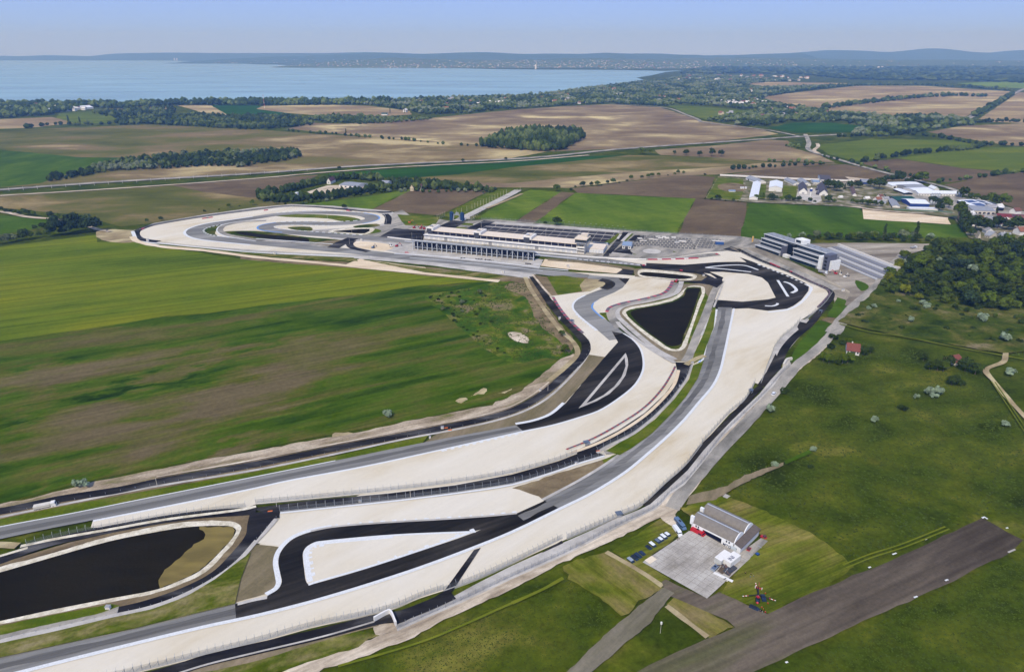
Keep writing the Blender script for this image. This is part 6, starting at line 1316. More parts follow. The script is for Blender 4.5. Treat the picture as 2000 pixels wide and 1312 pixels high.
# ================================================================ VEHICLES, PEOPLE, SMALL THINGS
P_white = M_('white_car_paint', 224, 226, 228, rough=.3, spec=.5, var=.02); P_black = M_('black_car_paint', 22, 23, 28, rough=.25, spec=.5, var=.02); P_navy = M_('navy_car_paint', 30, 42, 66, rough=.25, spec=.5, var=.02)
P_silver = M_('silver_car_paint', 146, 154, 164, rough=.3, spec=.5, var=.02); P_grey = M_('grey_car_paint', 92, 104, 122, rough=.3, spec=.5, var=.02); P_blue = M_('blue_van_paint', 88, 112, 142, rough=.3, spec=.5, var=.03); P_red = M_('red_van_paint', 176, 26, 40, rough=.35, spec=.5, var=.04)
RUB = M_('tyre_rubber', 20, 20, 22, rough=.9); LAMP_ = M_('lamp_glass', 220, 220, 210, rough=.2); TAIL = M_('tail_lamp', 150, 20, 24, rough=.3)
def vehicle(name, label, cat, px, py, to, paint, kind_='car', L=4.9, Wd=2.05, group=None, roofm=None):
    """wheeled vehicle, nose towards picture point to"""
    a = at(px, py); b = at(*to); ang = math.atan2(b.y-a.y, b.x-a.x)
    t = put(empty(name), a, ang); tag(t, label, cat, group)
    h = Wd/2
    def shell(rows, m, nm, par=t):
        V = []; F = []
        for x, w, z0, z1, ins in rows:
            V += [(x, -w, z0), (x, w, z0), (x, w, (z0+z1)/2), (x, w-ins, z1), (x, -(w-ins), z1), (x, -w, (z0+z1)/2)]
        for i in range(len(rows)-1):
            for j in range(6): F.append((i*6+j, i*6+(j+1)%6, (i+1)*6+(j+1)%6, (i+1)*6+j))
        F += [tuple(range(5,-1,-1)), tuple(range(len(V)-6, len(V)))]
        return mesh_obj(nm, V, F, m, par)
    if kind_ == 'car':
        shell([(-L/2, h*.86, .32, .82, .05), (-L/2+.25, h, .25, .98, .08), (-.5, h, .22, .95, .08), (L*.18, h, .22, .92, .08), (L/2-.5, h*.97, .24, .78, .1), (L/2, h*.8, .34, .6, .05)], paint, 'body')
        shell([(-L/2+.35, h*.82, .92, .96, .05), (-L/2+.85, h*.9, .92, 1.38, .16), (.35, h*.9, .9, 1.42, .17), (L*.29, h*.84, .88, .92, .05)], GL, 'windows')
        shell([(-L/2+.8, h*.72, 1.36, 1.43, .04), (-.2, h*.74, 1.38, 1.48, .04), (.4, h*.7, 1.38, 1.44, .04)], roofm or paint, 'roof')
        wz, wx = .33, (-L/2+.8, L/2-.85)
    elif kind_ == 'estate':
        shell([(-L/2, h*.9, .32, .9, .05), (-.5, h, .22, .98, .08), (L*.18, h, .22, .95, .08), (L/2-.5, h*.97, .24, .82, .1), (L/2, h*.8, .34, .62, .05)], paint, 'body')
        shell([(-L/2+.1, h*.9, .94, 1.0, .05), (-L/2+.35, h*.9, .94, 1.46, .14), (.35, h*.9, .94, 1.48, .15), (L*.29, h*.84, .9, .95, .05)], GL, 'windows')
        shell([(-L/2+.3, h*.75, 1.44, 1.52, .04), (-.2, h*.76, 1.45, 1.55, .04), (.4, h*.72, 1.45, 1.5, .04)], roofm or paint, 'roof')
        wz, wx = .33, (-L/2+.8, L/2-.85)
    else:
        H = 2.3 if kind_ == 'van' else 2.0
        shell([(-L/2, h, .35, H, .15), (L*.22, h, .3, H+.05, .18), (L*.34, h, .3, H-.25, .2), (L/2-.45, h, .32, 1.15, .15), (L/2, h*.88, .4, .85, .08)], paint, 'body')
        shell([(L*.245, h-.08, 1.3, H-.05, .12), (L*.36, h-.1, 1.22, H-.32, .1), (L/2-.62, h-.12, 1.12, 1.24, .02)], GL, 'windscreen')
        for s in (-1, 1):
            x0 = -L*.42 if kind_ == 'bus' else L*.08
            b_ = MB(); b_.box(x0, L*.30, s*(h-.06)-.08, s*(h-.06)+.08, 1.2, H-.42, GL); b_.build('side_window', t)
        if kind_ == 'bus' or roofm:
            b_ = MB(); b_.box(-L*.46, L*.2, -h*.78, h*.78, H-.02, H+.12, roofm or paint); b_.box(-L*.15, 0, -.35, .35, H+.12, H+.3, BLACK); b_.build('roof', t)
        wz, wx = .36, (-L/2+.95, L/2-.95)
    for x in wx:
        for s in (-1, 1):
            b_ = MB(); b_.cyl((x, s*(h-.2), wz), (x, s*(h+.02), wz), wz, wz, RUB, 12); w = b_.build('wheel', t)
            b_ = MB(); b_.cyl((x, s*(h+.021), wz), (x, s*(h+.035), wz), wz*.55, wz*.5, STEEL, 8); b_.build('rim', w)
    for s in (-1, 1):
        b_ = MB(); b_.box(L/2-.14, L/2-.02, s*h*.62-.16, s*h*.62+.16, .55, .72, LAMP_); b_.build('headlight', t)
        b_ = MB(); b_.box(-L/2-.03, -L/2+.05, s*h*.7-.12, s*h*.7+.12, .62, .8, TAIL); b_.build('tail_light', t)
    return t
G1 = 'vehicles parked on the grass by the apron'
def nose(x, y): return (x+12, y+9.5)
for x, y, p, k, lb in [(1233.5,1099,P_silver,'estate','silver estate car, lowest in the row on the grass'), (1241.5,1094.5,P_black,'estate','black estate car second from the bottom of the row'), (1248,1090,P_navy,'estate','dark navy car with pale bonnet, third in the row'), (1255,1085,P_navy,'car','dark car with pale bonnet just above the navy one'),
      (1268,1073.5,P_black,'car','black car alone between the dark group and the white cars'), (1276,1068.5,P_white,'estate','white car parked beside the lone black car'), (1285.5,1061,P_grey,'car','blue grey car at the lower end of the white group'),
      (1291.5,1057.5,P_white,'car','white car next to the blue grey car'), (1298,1053,P_white,'estate','white car in the middle of the white group'), (1304.5,1048,P_white,'car','white car nearest the white van')]:
    vehicle('parked_car', lb, 'car', x, y, nose(x, y), p, k, group=G1)
vehicle('delivery_van', 'white delivery van at the corner of the apron', 'van', 1323, 1041, (1332,1053), P_white, 'van', 6.2, 2.0)
vehicle('minibus', 'blue grey minibus on the track behind the white van', 'minibus', 1328.5, 1026, (1339,1038), P_blue, 'bus', 7.6, 2.1)
vehicle('red_van', 'red roofed van against the hangar front wall', 'van', 1364, 1043.5, (1378,1051), P_red, 'van', 6.6, 2.6, roofm=P_red)
vehicle('pickup', 'silver van with red and white rear beside the trailers', 'van', 1396.5, 1113, (1404,1106), P_silver, 'bus', 4.8, 1.9, roofm=P_grey)
vehicle('parked_car', 'black car left below the helicopter', 'car', 1475, 1192, (1484,1196), P_black, 'estate')
vehicle('parked_car', 'dark blue car right beside the helicopter', 'car', 1491, 1174, (1493,1180), P_navy, 'estate')
vehicle('parked_car', 'white car driving on the grey road along the meadow', 'car', 1511, 770, (1518,762), P_white)
vehicle('parked_car', 'dark car on the dirt clearing left of the far loop', 'car', 210, 452, (216,450), P_navy)
vehicle('pickup', 'white van parked by the pale road at the wood corner', 'van', 1722, 555, (1727,549), P_white, 'van', 5.5, 2)
vehicle('blue_tractor', 'small blue vehicle on the grass by the steel trailer', 'car', 1479, 1086, (1483,1089), M_('bright_blue_paint', 28,74,140), 'car', 3.0, 1.8)
vehicle('parked_car', 'red car on the road behind the pit building', 'car', 871.5, 451.5, (874,451.8), P_red)
vehicle('parked_car', 'dark car at the corner behind the pit building', 'car', 921, 456.5, (924,456.8), P_black)
# two rows of cars behind the pit building and on the side lot
prot = vehicle('parked_car', 'car in the row behind the pit building', 'car', 950, 459, (951,462), P_black, group='cars parked behind the pit building')
prots = [prot]+[vehicle('parked_car', 'car in the row behind the pit building', 'car', 953+i*3, 459.3+i*.25, (954+i*3,462), p, group='cars parked behind the pit building') for i, p in enumerate((P_white, P_grey, P_red, P_navy))]
rc = random.Random(5)
names_ = {P_black:'black', P_white:'white', P_grey:'grey', P_red:'red', P_navy:'navy'}
def carlabel(p, tail): return names_[p]+' car '+tail
for i, p in enumerate((P_black, P_white, P_grey, P_red, P_navy)): prots[i]['label'] = carlabel(p, 'in the row behind the pit building')
for i in range(32):
    x = 966+i*4.1
    if 1008 < x < 1034: continue
    j = rc.choice([0,0,1,2,3,4]); o = copy_tree(prots[j]); o.location = at(x, 460.4+(x-966)*.083+rc.uniform(-.2,.2)); o.rotation_euler.z += rc.choice([0, math.pi])
for i in range(10):
    j = rc.choice([0,0,1,2,4]); o = copy_tree(prots[j]); o.location = at(1160+i*3.2, 475.4+i*.28); o['label'] = carlabel((P_black, P_white, P_grey, P_red, P_navy)[j], 'on the side lot right of the control tower'); o['group'] = 'cars on the side lot'
def lorry(name, label, px, py, to, cab, body, L=8, kind_='box'):
    a = at(px, py); b = at(*to); ang = math.atan2(b.y-a.y, b.x-a.x); t = put(empty(name), a, ang); tag(t, label, 'lorry')
    m = MB(); m.prism([(L/2-2,.6),(L/2,.6),(L/2,1.8),(L/2-.4,2.7),(L/2-2,2.7)], -1.15, 1.15, cab); m.build('cab', t); box_obj('windscreen', t, L/2-.36, L/2+.02, -1, 1, 1.75, 2.4, GL)
    m = MB(); m.box(-L/2, L/2-2.1, -1.2, 1.2, .95, 1.15, W_dark)
    if kind_ == 'tipper': m.prism([(-L/2,1.2),(L/2-2.3,1.2),(L/2-2.2,2.4),(-L/2-.2,2.4)], -1.2, 1.2, body)
    else: m.box(-L/2, L/2-2.2, -1.2, 1.2, 1.2, 3.1, body)
    m.build('load_bed', t)
    for x in (-L/2+1, -L/2+2.2, L/2-1.1):
        for s in (-1, 1):
            m = MB(); m.cyl((x, s*.85, .5), (x, s*1.2, .5), .5, .5, RUB, 10); m.build('wheel', t)
    return t
lorry('tipper_lorry', 'grey tipper lorry with white cab in the yard before the stair tower', 1607, 534, (1616,536), P_white, W_grey, 8.5, 'tipper')
lorry('lorry', 'pale lorry on the dark road at the left edge', 90, 992, (110,988), W_white, W_pale, 8.5, 'tipper')
lorry('lorry', 'white lorry standing beside the entrance gate', 912, 430, (909,430.4), P_white, W_pale, 8)
lorry('lorry', 'white lorry on the far corner of the construction yard', 1784, 486, (1790,485), P_white, W_grey, 8, 'tipper')
def digger(label, px, py, rz, col):
    t = put(empty('excavator'), at(px, py), rz); tag(t, label, 'excavator')
    for s in (-1, 1): box_obj('track', t, -1.6, 1.6, s*1.0-.25, s*1.0+.25, 0, .8, RUB)
    m = MB(); m.box(-1.5, 1.3, -1.1, 1.1, .85, 1.9, col); m.build('body', t); box_obj('cab', t, .1, 1.3, -1.05, .1, 1.9, 2.9, GL)
    m = MB(); m.cyl((1.0,.4,1.6), (3.2,.4,4.2), .25, .2, col, 6); m.cyl((3.2,.4,4.2), (5.0,.4,2.0), .2, .15, col, 6); m.build('boom', t); m = MB(); m.prism([(4.6,1.1),(5.4,1.1),(5.5,2.0),(4.8,2.1)], 0, .8, W_dark); m.build('bucket', t)
digger('white and grey digger in the yard left of the green slope', 1650, 543, .4, W_white)
digger('red digger nearest the stepped terrace front', 1632, 536, 2.5, P_red); digger('small pale digger between the yard machines', 1641, 538, 1.2, W_pale)
digger('orange digger on the lawn above the dark paddock lot', 800, 436, 0, ORANGE)
for i, (x, y) in enumerate([(809,446),(822,447),(829,448)]): digger(['left','middle','right'][i]+' of three red machines on the dark paddock lot', x, y, i*1.3, P_red)
digger('red lifting machine on the sandy infield before the grandstand', 775, 482, 0, P_red); digger('white machine beside the red one on the sandy infield', 764, 483, 2, W_white); digger('blue machine on the sandy infield', 729, 485, 1, P_blue)
# machinery heap in the yard
for i in range(9):
    x = 1668+i*4.3; y = 503.5+i*1.6; m = MB(); r = random.Random(i)
    m.box(-1.5, 1.5, -.9, .9, .5, 1.4+r.random(), [W_dark, P_red, R_maroon, P_red, W_blue, P_red, R_maroon, W_dark, BLACK][i]); m.cyl((-1.8,0,.6), (2.2,.4,1.9), .15, .1, STEEL, 5)
    for q in (-1, 1): m.cyl((q, -1, .45), (q, 1, .45), .45, .45, RUB, 8)
    o = m.build('farm_machine'); o.location = at(x, y); o.rotation_euler = (0,0,r.random()*3); tag(o, ['black harrow','small red seeder','maroon trailer','red baler','blue topped machine','red plough','maroon tank','black roller','black frame'][i]+' in the line of machinery in the dirt yard', 'machine', 'machinery in the dirt yard')
# apron objects
def container(name, label, cat, px, py, to, L, Wd, H, m, roof, text=None):
    a = at(px, py); b = at(*to); t = put(empty(name), a, math.atan2(b.y-a.y, b.x-a.x)); tag(t, label, cat)
    o = MB(); o.box(-L/2, L/2, -Wd/2, Wd/2, .5, H, m); o.build('box', t); box_obj('roof', t, -L/2-.03, L/2+.03, -Wd/2-.03, Wd/2+.03, H+.002, H+.1, roof)
    for x in (-L/2+.8, L/2-.8):
        o = MB(); o.cyl((x, -Wd/2+.1, .4), (x, Wd/2-.1, .4), .38, .38, RUB, 10); o.build('wheel', t)
    if text:
        tc = bpy.data.curves.new('l', 'FONT'); tc.body = text; tc.size = 2.4; tc.extrude = .01; tc.offset = .03; tc.materials.append(M_('navy_letters', 34,44,84))
        tmp = bpy.data.objects.new('l', tc); COL.objects.link(tmp); me = bpy.data.meshes.new_from_object(tmp); bpy.data.objects.remove(tmp)
        to_ = bpy.data.objects.new('lettering', me); COL.objects.link(to_); to_.parent = t; to_.location = (-L/2+1.2, -.9, H+.12)
    return t
container('box_trailer', 'grey white box trailer with roof slots beside the lettered one', 'trailer', 1410, 1098, (1420,1090), 7.0, 3.1, 3.6, M_('light_grey_box', 188,188,182), W_white)
container('box_trailer', 'white box trailer with dark letters on its roof', 'trailer', 1428, 1102, (1438,1094), 7.2, 3.3, 3.7, W_white, W_white, 'INI')
m = MB(); r = random.Random(3)
for i in range(26):
    x, y, z = r.uniform(-3,3), r.uniform(-2.2,2.2), r.uniform(.1,1.1); a_ = r.uniform(0,3.14); l_ = r.uniform(.6,1.8)
    m.cyl((x,y,z), (x+math.cos(a_)*l_, y+math.sin(a_)*l_, z+r.uniform(-.1,.6)), .12, .1, [R_brown, W_dark, BARK, STEEL][i%4], 5)
for i in range(8): m.box(r.uniform(-3,1), r.uniform(1.2,3), r.uniform(-2,0), r.uniform(.2,2), 0, r.uniform(.3,1.0), [R_brown, BARK, W_dark][i%3])
o = m.build('scrap_pile'); o.scale = (1.45,1.45,1.7); o.location = at(1417, 1117); o.rotation_euler = (0,0,.7); tag(o, 'brown heap of scrap parts between the white trailers and the glider trailer', 'scrap')
m = MB(); m.prism([(-4.3,.5),(-4.0,.35),(4.0,.35),(4.4,.6),(4.0,1.1),(-3.6,1.2)], -.55, .55, W_white); o = m.build('glider_trailer')
for x in (-.4, .4):
    k = MB(); k.cyl((x,-.7,.33), (x,.7,.33), .33, .33, RUB, 10); k.build('wheel', o)
o.scale = (1.0,1.2,1.0); a = at(1411,1130); b = at(1424,1136); o.location = a; o.rotation_euler = (0,0,math.atan2(b.y-a.y, b.x-a.x)); tag(o, 'long slim white glider trailer at the apron edge', 'trailer')
m = MB(); m.box(-3.6,3.6,-.9,.9,.55,.7,STEEL); m.box(-3.6,-3.4,-.9,.9,.7,1.3,STEEL); m.box(3.4,3.6,-.9,.9,.7,1.3,STEEL); m.box(-.2,3.2,-.4,.4,.72,1.0,W_dark); m.cyl((0,-1,.35),(0,1,.35),.35,.35,RUB,10)
o = m.build('flat_trailer'); a = at(1474,1079); b = at(1484,1070); o.location = a; o.rotation_euler = (0,0,math.atan2(b.y-a.y, b.x-a.x)); tag(o, 'grey steel flatbed trailer on the grass right of the hangar', 'trailer')
m = MB(); m.box(-1.3,1.3,-.7,.7,.5,1.2,P_red); m.box(-.9,.2,-.6,.6,1.2,2.0,R_maroon)
for q in ((-1,.5),(1,.35)):
    for s in (-1,1): m.cyl((q[0],s*.7,q[1]),(q[0],s*.95,q[1]),q[1],q[1],RUB,10)
o = m.build('tractor'); o.location = at(1462,1076); o.rotation_euler = (0,0,.9); tag(o, 'small dull red tractor right of the hangar annex', 'tractor')
o = copy_tree(o); o.location = at(1491,1052); o.rotation_euler = (0,0,2.2); o['label'] = 'red machine behind the rear corner of the hangar'
m = MB(); m.box(-1.6,1.6,-.9,.9,0,.12,M_('pale_sheet', 202,206,200)); o = m.build('pale_mat'); o.location = at(1398,1057); o.rotation_euler = (0,0,frame((1349,1035),(1441,1081))[1]); tag(o, 'pale flat sheet lying before the open hangar door', 'sheet')
# people: one continuous skinned figure, copied
def person_mesh(name, top, legs, pose=0):
    J = [(0,0,.95),(0,0,1.2),(0,.0,1.42),(0,.02,1.52),(0,.03,1.66)]
    r_ = [.15,.15,.16,.06,.10]
    E = [(0,1),(1,2),(2,3),(3,4)]
    def limb(root, pts, rad):
        p = root
        for q, rr in zip(pts, rad): J.append(q); r_.append(rr); E.append((p, len(J)-1)); p = len(J)-1
    d = .12 if pose else .02
    for s in (-1, 1):
        limb(2, [(s*.2,0,1.4),(s*.26,d*s,1.13),(s*.25,.14+d*s,.9),(s*.25,.18+d*s,.8)], [.065,.05,.04,.035])
        limb(0, [(s*.1,-d*s,.9),(s*.11,-d*s*1.5,.5),(s*.11,-d*s*2.2-.03,.08),(s*.11,.12-d*s*2.2,.04)], [.1,.07,.05,.04])
    me = bpy.data.meshes.new(name); me.from_pydata(J, E, [])
    o = bpy.data.objects.new(name, me); COL.objects.link(o); mo = o.modifiers.new('s', 'SKIN')
    for i, v in enumerate(me.skin_vertices[0].data): v.radius = (r_[i], r_[i]); v.use_root = (i == 0)
    o.modifiers.new('d', 'SUBSURF').levels = 1
    dg = bpy.context.evaluated_depsgraph_get(); m2 = bpy.data.meshes.new_from_object(o.evaluated_get(dg)); bpy.data.objects.remove(o)
    skin = M_('skin', 196, 150, 124); hair = M_('hair', 52, 40, 32)
    for q in (top, legs, skin, hair): m2.materials.append(q)
    for p in m2.polygons:
        z = p.center.z; x = abs(p.center.x)
        p.material_index = 3 if z > 1.68 and p.center.y < .06 else (2 if z > 1.5 or (x > .2 and z < .92) else (1 if z < .93 else 0))
    m2.update(); return m2
blk = M_('black_cloth', 24,24,28); redc = M_('red_cloth', 168,28,34); teal = M_('teal_cloth', 70,104,96); pm = [person_mesh('body_a', redc, blk), person_mesh('body_b', blk, blk, 1), person_mesh('body_c', teal, blk, 1)]
for x, y, k, rz, lb in [(1494,1163,0,0,'person in red and black standing above the dark blue car'),(1502,1171,1,1,'person in black standing apart right of the helicopter'),(1499,1182,0,2,'person in red near the right rotor tip'),(1487,1190,0,3,'person in red walking below the helicopter nose'),(1490,1194,0,1,'person in red and black close to the black car front'),(1494,1199,0,2,'person in red lowest at the edge of the grass'),(1484,1198,1,0,'person in black by the edge of the dirt strip'),(1488,1201,2,1,'person in dark green beside the one in black'),
     (1455,1123,1,2,'person in black alone on the grass right of the apron'),(1466,1125,1,0,'person in black in the group on the mown grass'),(1471,1129,2,1,'person in teal in the group on the mown grass'),(1465,1130,2,3,'person in dull green at the left of the group on the mown grass'),(1326,1056,1,0,'person in dark clothes on the apron edge, left of two'),(1323,1058,1,2,'person in dark clothes on the apron edge, right of two')]:
    o = bpy.data.objects.new('person', pm[k]); COL.objects.link(o); o.location = at(x, y); o.rotation_euler = (0,0,rz); tag(o, lb, 'person')
# helicopter
def helicopter():
    a = at(1478.5,1181); b = at(1480.5,1152); t = put(empty('helicopter'), a, math.atan2(b.y-a.y, b.x-a.x)); tag(t, 'black and red helicopter with striped rotor tips on the mown grass', 'helicopter')
    rows = [(-.6,.05,.9,.15),(0,.55,1.0,.6),(.8,.85,1.15,.85),(2.0,.9,1.25,.95),(3.0,.75,1.35,.8),(4.0,.35,1.6,.4),(6.0,.22,1.75,.25),(8.6,.12,1.9,.14)]
    V = []; F = []; n = 12; MI = []
    for x, w, zc, h in rows:
        for j in range(n): q = 6.283*j/n; V.append((x, w*math.cos(q), zc+h*math.sin(q)))
    for i in range(len(rows)-1):
        for j in range(n): F.append((i*n+j, i*n+(j+1)%n, (i+1)*n+(j+1)%n, (i+1)*n+j)); MI.append(1 if i in (3, 0) else (2 if i in (1,) and 1 <= j <= 4 else 0))
    F += [tuple(range(n-1,-1,-1)), tuple(range(len(V)-n, len(V)))]; MI += [0, 0]
    mesh_obj('fuselage', V, F, None, t, [P_black, P_red, GL], MI, True)
    m = MB(); m.box(1.5,2.6,-.35,.35,2.1,2.6,P_red); m.cyl((2.0,0,2.5),(2.0,0,3.2),.12,.1,STEEL,8); m.build('rotor_mast', t)
    for ang in (math.radians(118), math.radians(-98), math.radians(12)):
        m = MB(); d = Vector((math.cos(ang), math.sin(ang), 0)); s = Vector((-d.y, d.x, 0))*.17
        o = Vector((2.0,0,3.2))
        for r0, r1, mm in ((0,3.9,BLACK),(3.9,4.5,P_red),(4.5,5.1,W_white),(5.1,5.7,P_red),(5.7,6.2,W_white)):
            A = o+d*r0; B = o+d*r1; m.add([A-s, B-s, B+s, A+s, A-s+Vector((0,0,.06)), B-s+Vector((0,0,.06)), B+s+Vector((0,0,.06)), A+s+Vector((0,0,.06))], [(0,3,2,1),(4,5,6,7),(0,1,5,4),(1,2,6,5),(2,3,7,6),(3,0,4,7)], mm)
        m.build('rotor_blade', t)
    m = MB(); m.prism([(7.6,1.8),(8.6,1.8),(9.1,3.2),(8.5,3.2)], -.06, .06, P_red); m.box(7.0,7.6,-1.1,1.1,1.75,1.83,P_red); m.box(7.0,7.6,-1.3,-1.1,1.5,2.2,W_white); m.box(7.0,7.6,1.1,1.3,1.5,2.2,W_white); m.build('tail_fin', t)
    m = MB(); m.box(8.3,8.45,.1,.16,1.0,2.8,BLACK); m.box(7.6,9.2,.1,.16,1.82,1.95,BLACK); m.build('tail_rotor', t)
    for s in (-1, 1):
        m = MB(); m.cyl((-.2,s*1.0,.08),(3.4,s*1.0,.08),.07,.07,BLACK,6); m.cyl((.8,s*.6,.6),(.8,s*1.0,.08),.05,.05,BLACK,5); m.cyl((2.4,s*.6,.6),(2.4,s*1.0,.08),.05,.05,BLACK,5); m.build('skid', t)
helicopter()
# small fixed things
def cabinet(label, px, py, s=1.0, m=None):
    t = MB(); t.box(-.7*s,.7*s,-.5*s,.5*s,0,1.9*s,m or W_white); o = t.build('cabinet'); k = MB(); k.box(-.8*s,.8*s,-.6*s,.6*s,1.902*s,2.05*s,W_grey); k.build('roof', o); box_obj('door', o, -.5*s,.5*s,-.53*s,-.502*s,.2*s,1.7*s,W_pale)
    o.location = at(px, py); tag(o, label, 'cabinet'); return o
for x, y, s, lb in [(213,1192,1.15,'white cabinet on the grass between the big pond and the ring road'),(704,983,.9,'white cabinet by the middle service road, left part'),(864,839,1.0,'white cabinet beside the gap in the left perimeter road'),(840,856,.7,'small white box at the edge of the upper grey track'),(1125,908,.9,'white cabinet near the fork of the middle service road'),(1328,757,.9,'white cabinet along the middle service road, right part'),(1352,712,1.0,'white cabinet at the crossing south of the black pond'),(1055,765,.9,'white cabinet on the pale bank of the left road'),(1093,624,1.1,'white cabinet beside the black road bend'),(1227,639,1.0,'white cabinet by the road south west of the black pond'),(537,497,1.5,'white cabinet below the far second straight, left one'),(289,472,1.5,'white box beside the perimeter of the far loop'),(706,471,1.4,'white box where the roads cross at the sandy infield'),(982,533,1.5,'white box below the second straight'),(1109,524,1.5,'white box on the sandy strip between the straights'),(1646,570,1.3,'white box at the end of the grey perimeter road'),(1374,541,1.2,'white box by the dark crossing north of the black pond')]:
    cabinet(lb, x, y, s)
def post_hut(label, px, py, rz):
    t = put(empty('marshal_post'), at(px, py), rz); tag(t, label, 'marshal post')
    box_obj('wall', t, -1.2,1.2,-.9,-.8,0,1.6,W_grey); box_obj('floor', t, -1.3,1.3,-.9,.9,0.02,.25,W_dark); box_obj('roof', t, -1.5,1.5,-1.2,1.2,2.5,2.65,M_('hut_roof', 92,102,116))
    m = MB()
    for sx in (-1.2,1.2):
        for sy in (-.9,.9): m.cyl((sx,sy,0),(sx,sy,2.5),.06,.06,STEEL,5)
    m.build('frame', t)
post_hut('grey roofed marshal post on the fence beside the hangar side', 1208, 1010, .25); post_hut('dark marshal post on the red striped barrier', 1145, 870, .4); post_hut('dark marshal post at the notch of the long straight', 1466, 768, .9); post_hut('marshal post on the right edge near the black pad', 1602, 612, .9); post_hut('marshal post at the left barrier of the second leg', 1117, 631, -.8)
for x, y, lb in [(871,838,'orange barrier block at the left road gap, right one'),(879,842,'orange barrier block at the left road gap, front one'),(528,1001,'orange block at the end of the kerb near the big pond'),(1168,883,'orange block at the fork of the middle service road')]:
    m = MB(); m.prism([(-1.2,0),(1.2,0),(1.0,1.0),(-1.0,1.0)], -.35, .35, ORANGE); o = m.build('barrier_block'); o.location = at(x, y); o.rotation_euler = (0,0,.2); tag(o, lb, 'barrier')
m = MB(); m.cyl((0,0,0),(0,0,4.6),.07,.05,W_pale,6); m.box(-.28,.28,-.25,.25,4.3,5.2,W_white); o = m.build('instrument_pole'); o.location = at(1289.5,1236); tag(o, 'thin pole with a white box standing in the grass', 'pole')
m = MB(); m.cyl((0,0,0),(0,0,6),.9,.9,M_('tank_orange', 206,164,96),12); m.cyl((0,0,6),(0,0,6.6),.9,.3,M_('tank_orange', 206,164,96),12); o = m.build('storage_tank'); o.location = at(1469.5,473); tag(o, 'upright orange tank beside the left end of the stepped building', 'tank')
m = MB(); m.box(-2,2,-1,1,0,2.4,M_('blue_tarp', 50,86,140)); o = m.build('container'); k = MB(); k.box(-2.1,2.1,-1.1,1.1,2.402,2.6,M_('blue_tarp', 50,86,140)); k.build('roof', o); o.location = at(1405,478); o.scale = (2,2,1); tag(o, 'blue covered container at the right end of the side car park', 'container')
# ================================================================ FENCES, BARRIERS
M_fence = bpy.data.materials.new('wire_mesh'); M_fence.use_nodes = True
_n = M_fence.node_tree.nodes; _l = M_fence.node_tree.links; _p = _n['Principled BSDF']; _p.inputs['Base Color'].default_value = c(128,132,136); _p.inputs['Roughness'].default_value = .5; _p.inputs['Metallic'].default_value = .4
_g = _n.new('ShaderNodeNewGeometry'); _m = _n.new('ShaderNodeSeparateXYZ'); _l.new(_g.outputs['Position'], _m.inputs[0])
def _wave(out, per, duty):
    a = _n.new('ShaderNodeMath'); a.operation = 'MODULO'; _l.new(out, a.inputs[0]); a.inputs[1].default_value = per
    b = _n.new('ShaderNodeMath'); b.operation = 'ABSOLUTE'; _l.new(a.outputs[0], b.inputs[0]); k = _n.new('ShaderNodeMath'); k.operation = 'LESS_THAN'; _l.new(b.outputs[0], k.inputs[0]); k.inputs[1].default_value = per*duty; return k.outputs[0]
_q = _n.new('ShaderNodeMath'); _q.operation = 'MAXIMUM'; _l.new(_wave(_m.outputs[0], .3, .16), _q.inputs[0]); _l.new(_wave(_m.outputs[2], .3, .16), _q.inputs[1]); _l.new(_q.outputs[0], _p.inputs['Alpha'])
def fence(label, pts, posts, h=3.0, base=.9, name='debris_fence', lean=.8, step=None, bm=None, mesh=True):
    """track fence: low concrete or steel barrier, wire panel above, posts leaning in at the top"""
    P = line2d(pts, 0, 5); t = empty(name, (P[0].x, P[0].y, 0)); tag(t, label, 'fence'); o0 = Vector((P[0].x, P[0].y)); P = [p-o0 for p in P]; N = normals(P)
    V = []; F = []
    for p, n in zip(P, N):
        for d, z in ((-.22,0),(-.16,base),(.16,base),(.22,0)): V.append((p.x+n.x*d, p.y+n.y*d, z))
    for i in range(len(P)-1):
        for j in range(3): F.append((i*4+j, i*4+4+j, i*4+5+j, i*4+1+j))
    mesh_obj('barrier', V, F, bm or M_('barrier_concrete', 176,172,162), t)
    if mesh:
        V = []; F = []
        for p, n in zip(P, N):
            V += [(p.x, p.y, base+.02), (p.x, p.y, h)]
        for i in range(len(P)-1): F.append((i*2, i*2+2, i*2+3, i*2+1))
        mesh_obj('wire_panel', V, F, M_fence, t)
    R_ = resample(P, sum((P[i+1]-P[i]).length for i in range(len(P)-1))/posts)[:posts+1]
    m = MB(); m.cyl((0,0,0),(0,0,h),.09,.08,STEEL,5); m.cyl((0,0,h),(0,lean,h+.7),.08,.06,STEEL,5)
    first = m.build('post', t)
    for i, p in enumerate(R_):
        d = (R_[min(i+1, len(R_)-1)]-R_[max(i-1, 0)]); q = first if i == 0 else first.copy()
        if i: COL.objects.link(q); q.parent = t
        q.location = (p.x, p.y, 0); q.rotation_euler = (0,0,math.atan2(d.y, d.x))
    return t
fence('wire fence along the black road under the lower straight', [(20,1371),(282,1310),(402,1280),(500,1256),(607,1226),(763,1191),(819,1168),(867,1152)], 56)
fence('tall wire fence beside the airfield side run off, lower part', [(867,1156),(929,1133),(1000,1101),(1050,1077),(1098,1053)], 22)
fence('tall wire fence beside the airfield side run off, middle part', [(1107,1053),(1161,1030),(1204,1012)], 11)
fence('wire fence up the outer edge of the long straight', [(1214,1006),(1250,990),(1300,945),(1337,912),(1371,869)], 22)
fence('wire fence along the upper part of the long straight', [(1371,866),(1425,807),(1451,786),(1465,766),(1474,748)], 20)
fence('wire fence between the top run off and the black pad', [(1486,750),(1500,712),(1506,698),(1513,678),(1529,658),(1549,642),(1562,627)], 16)
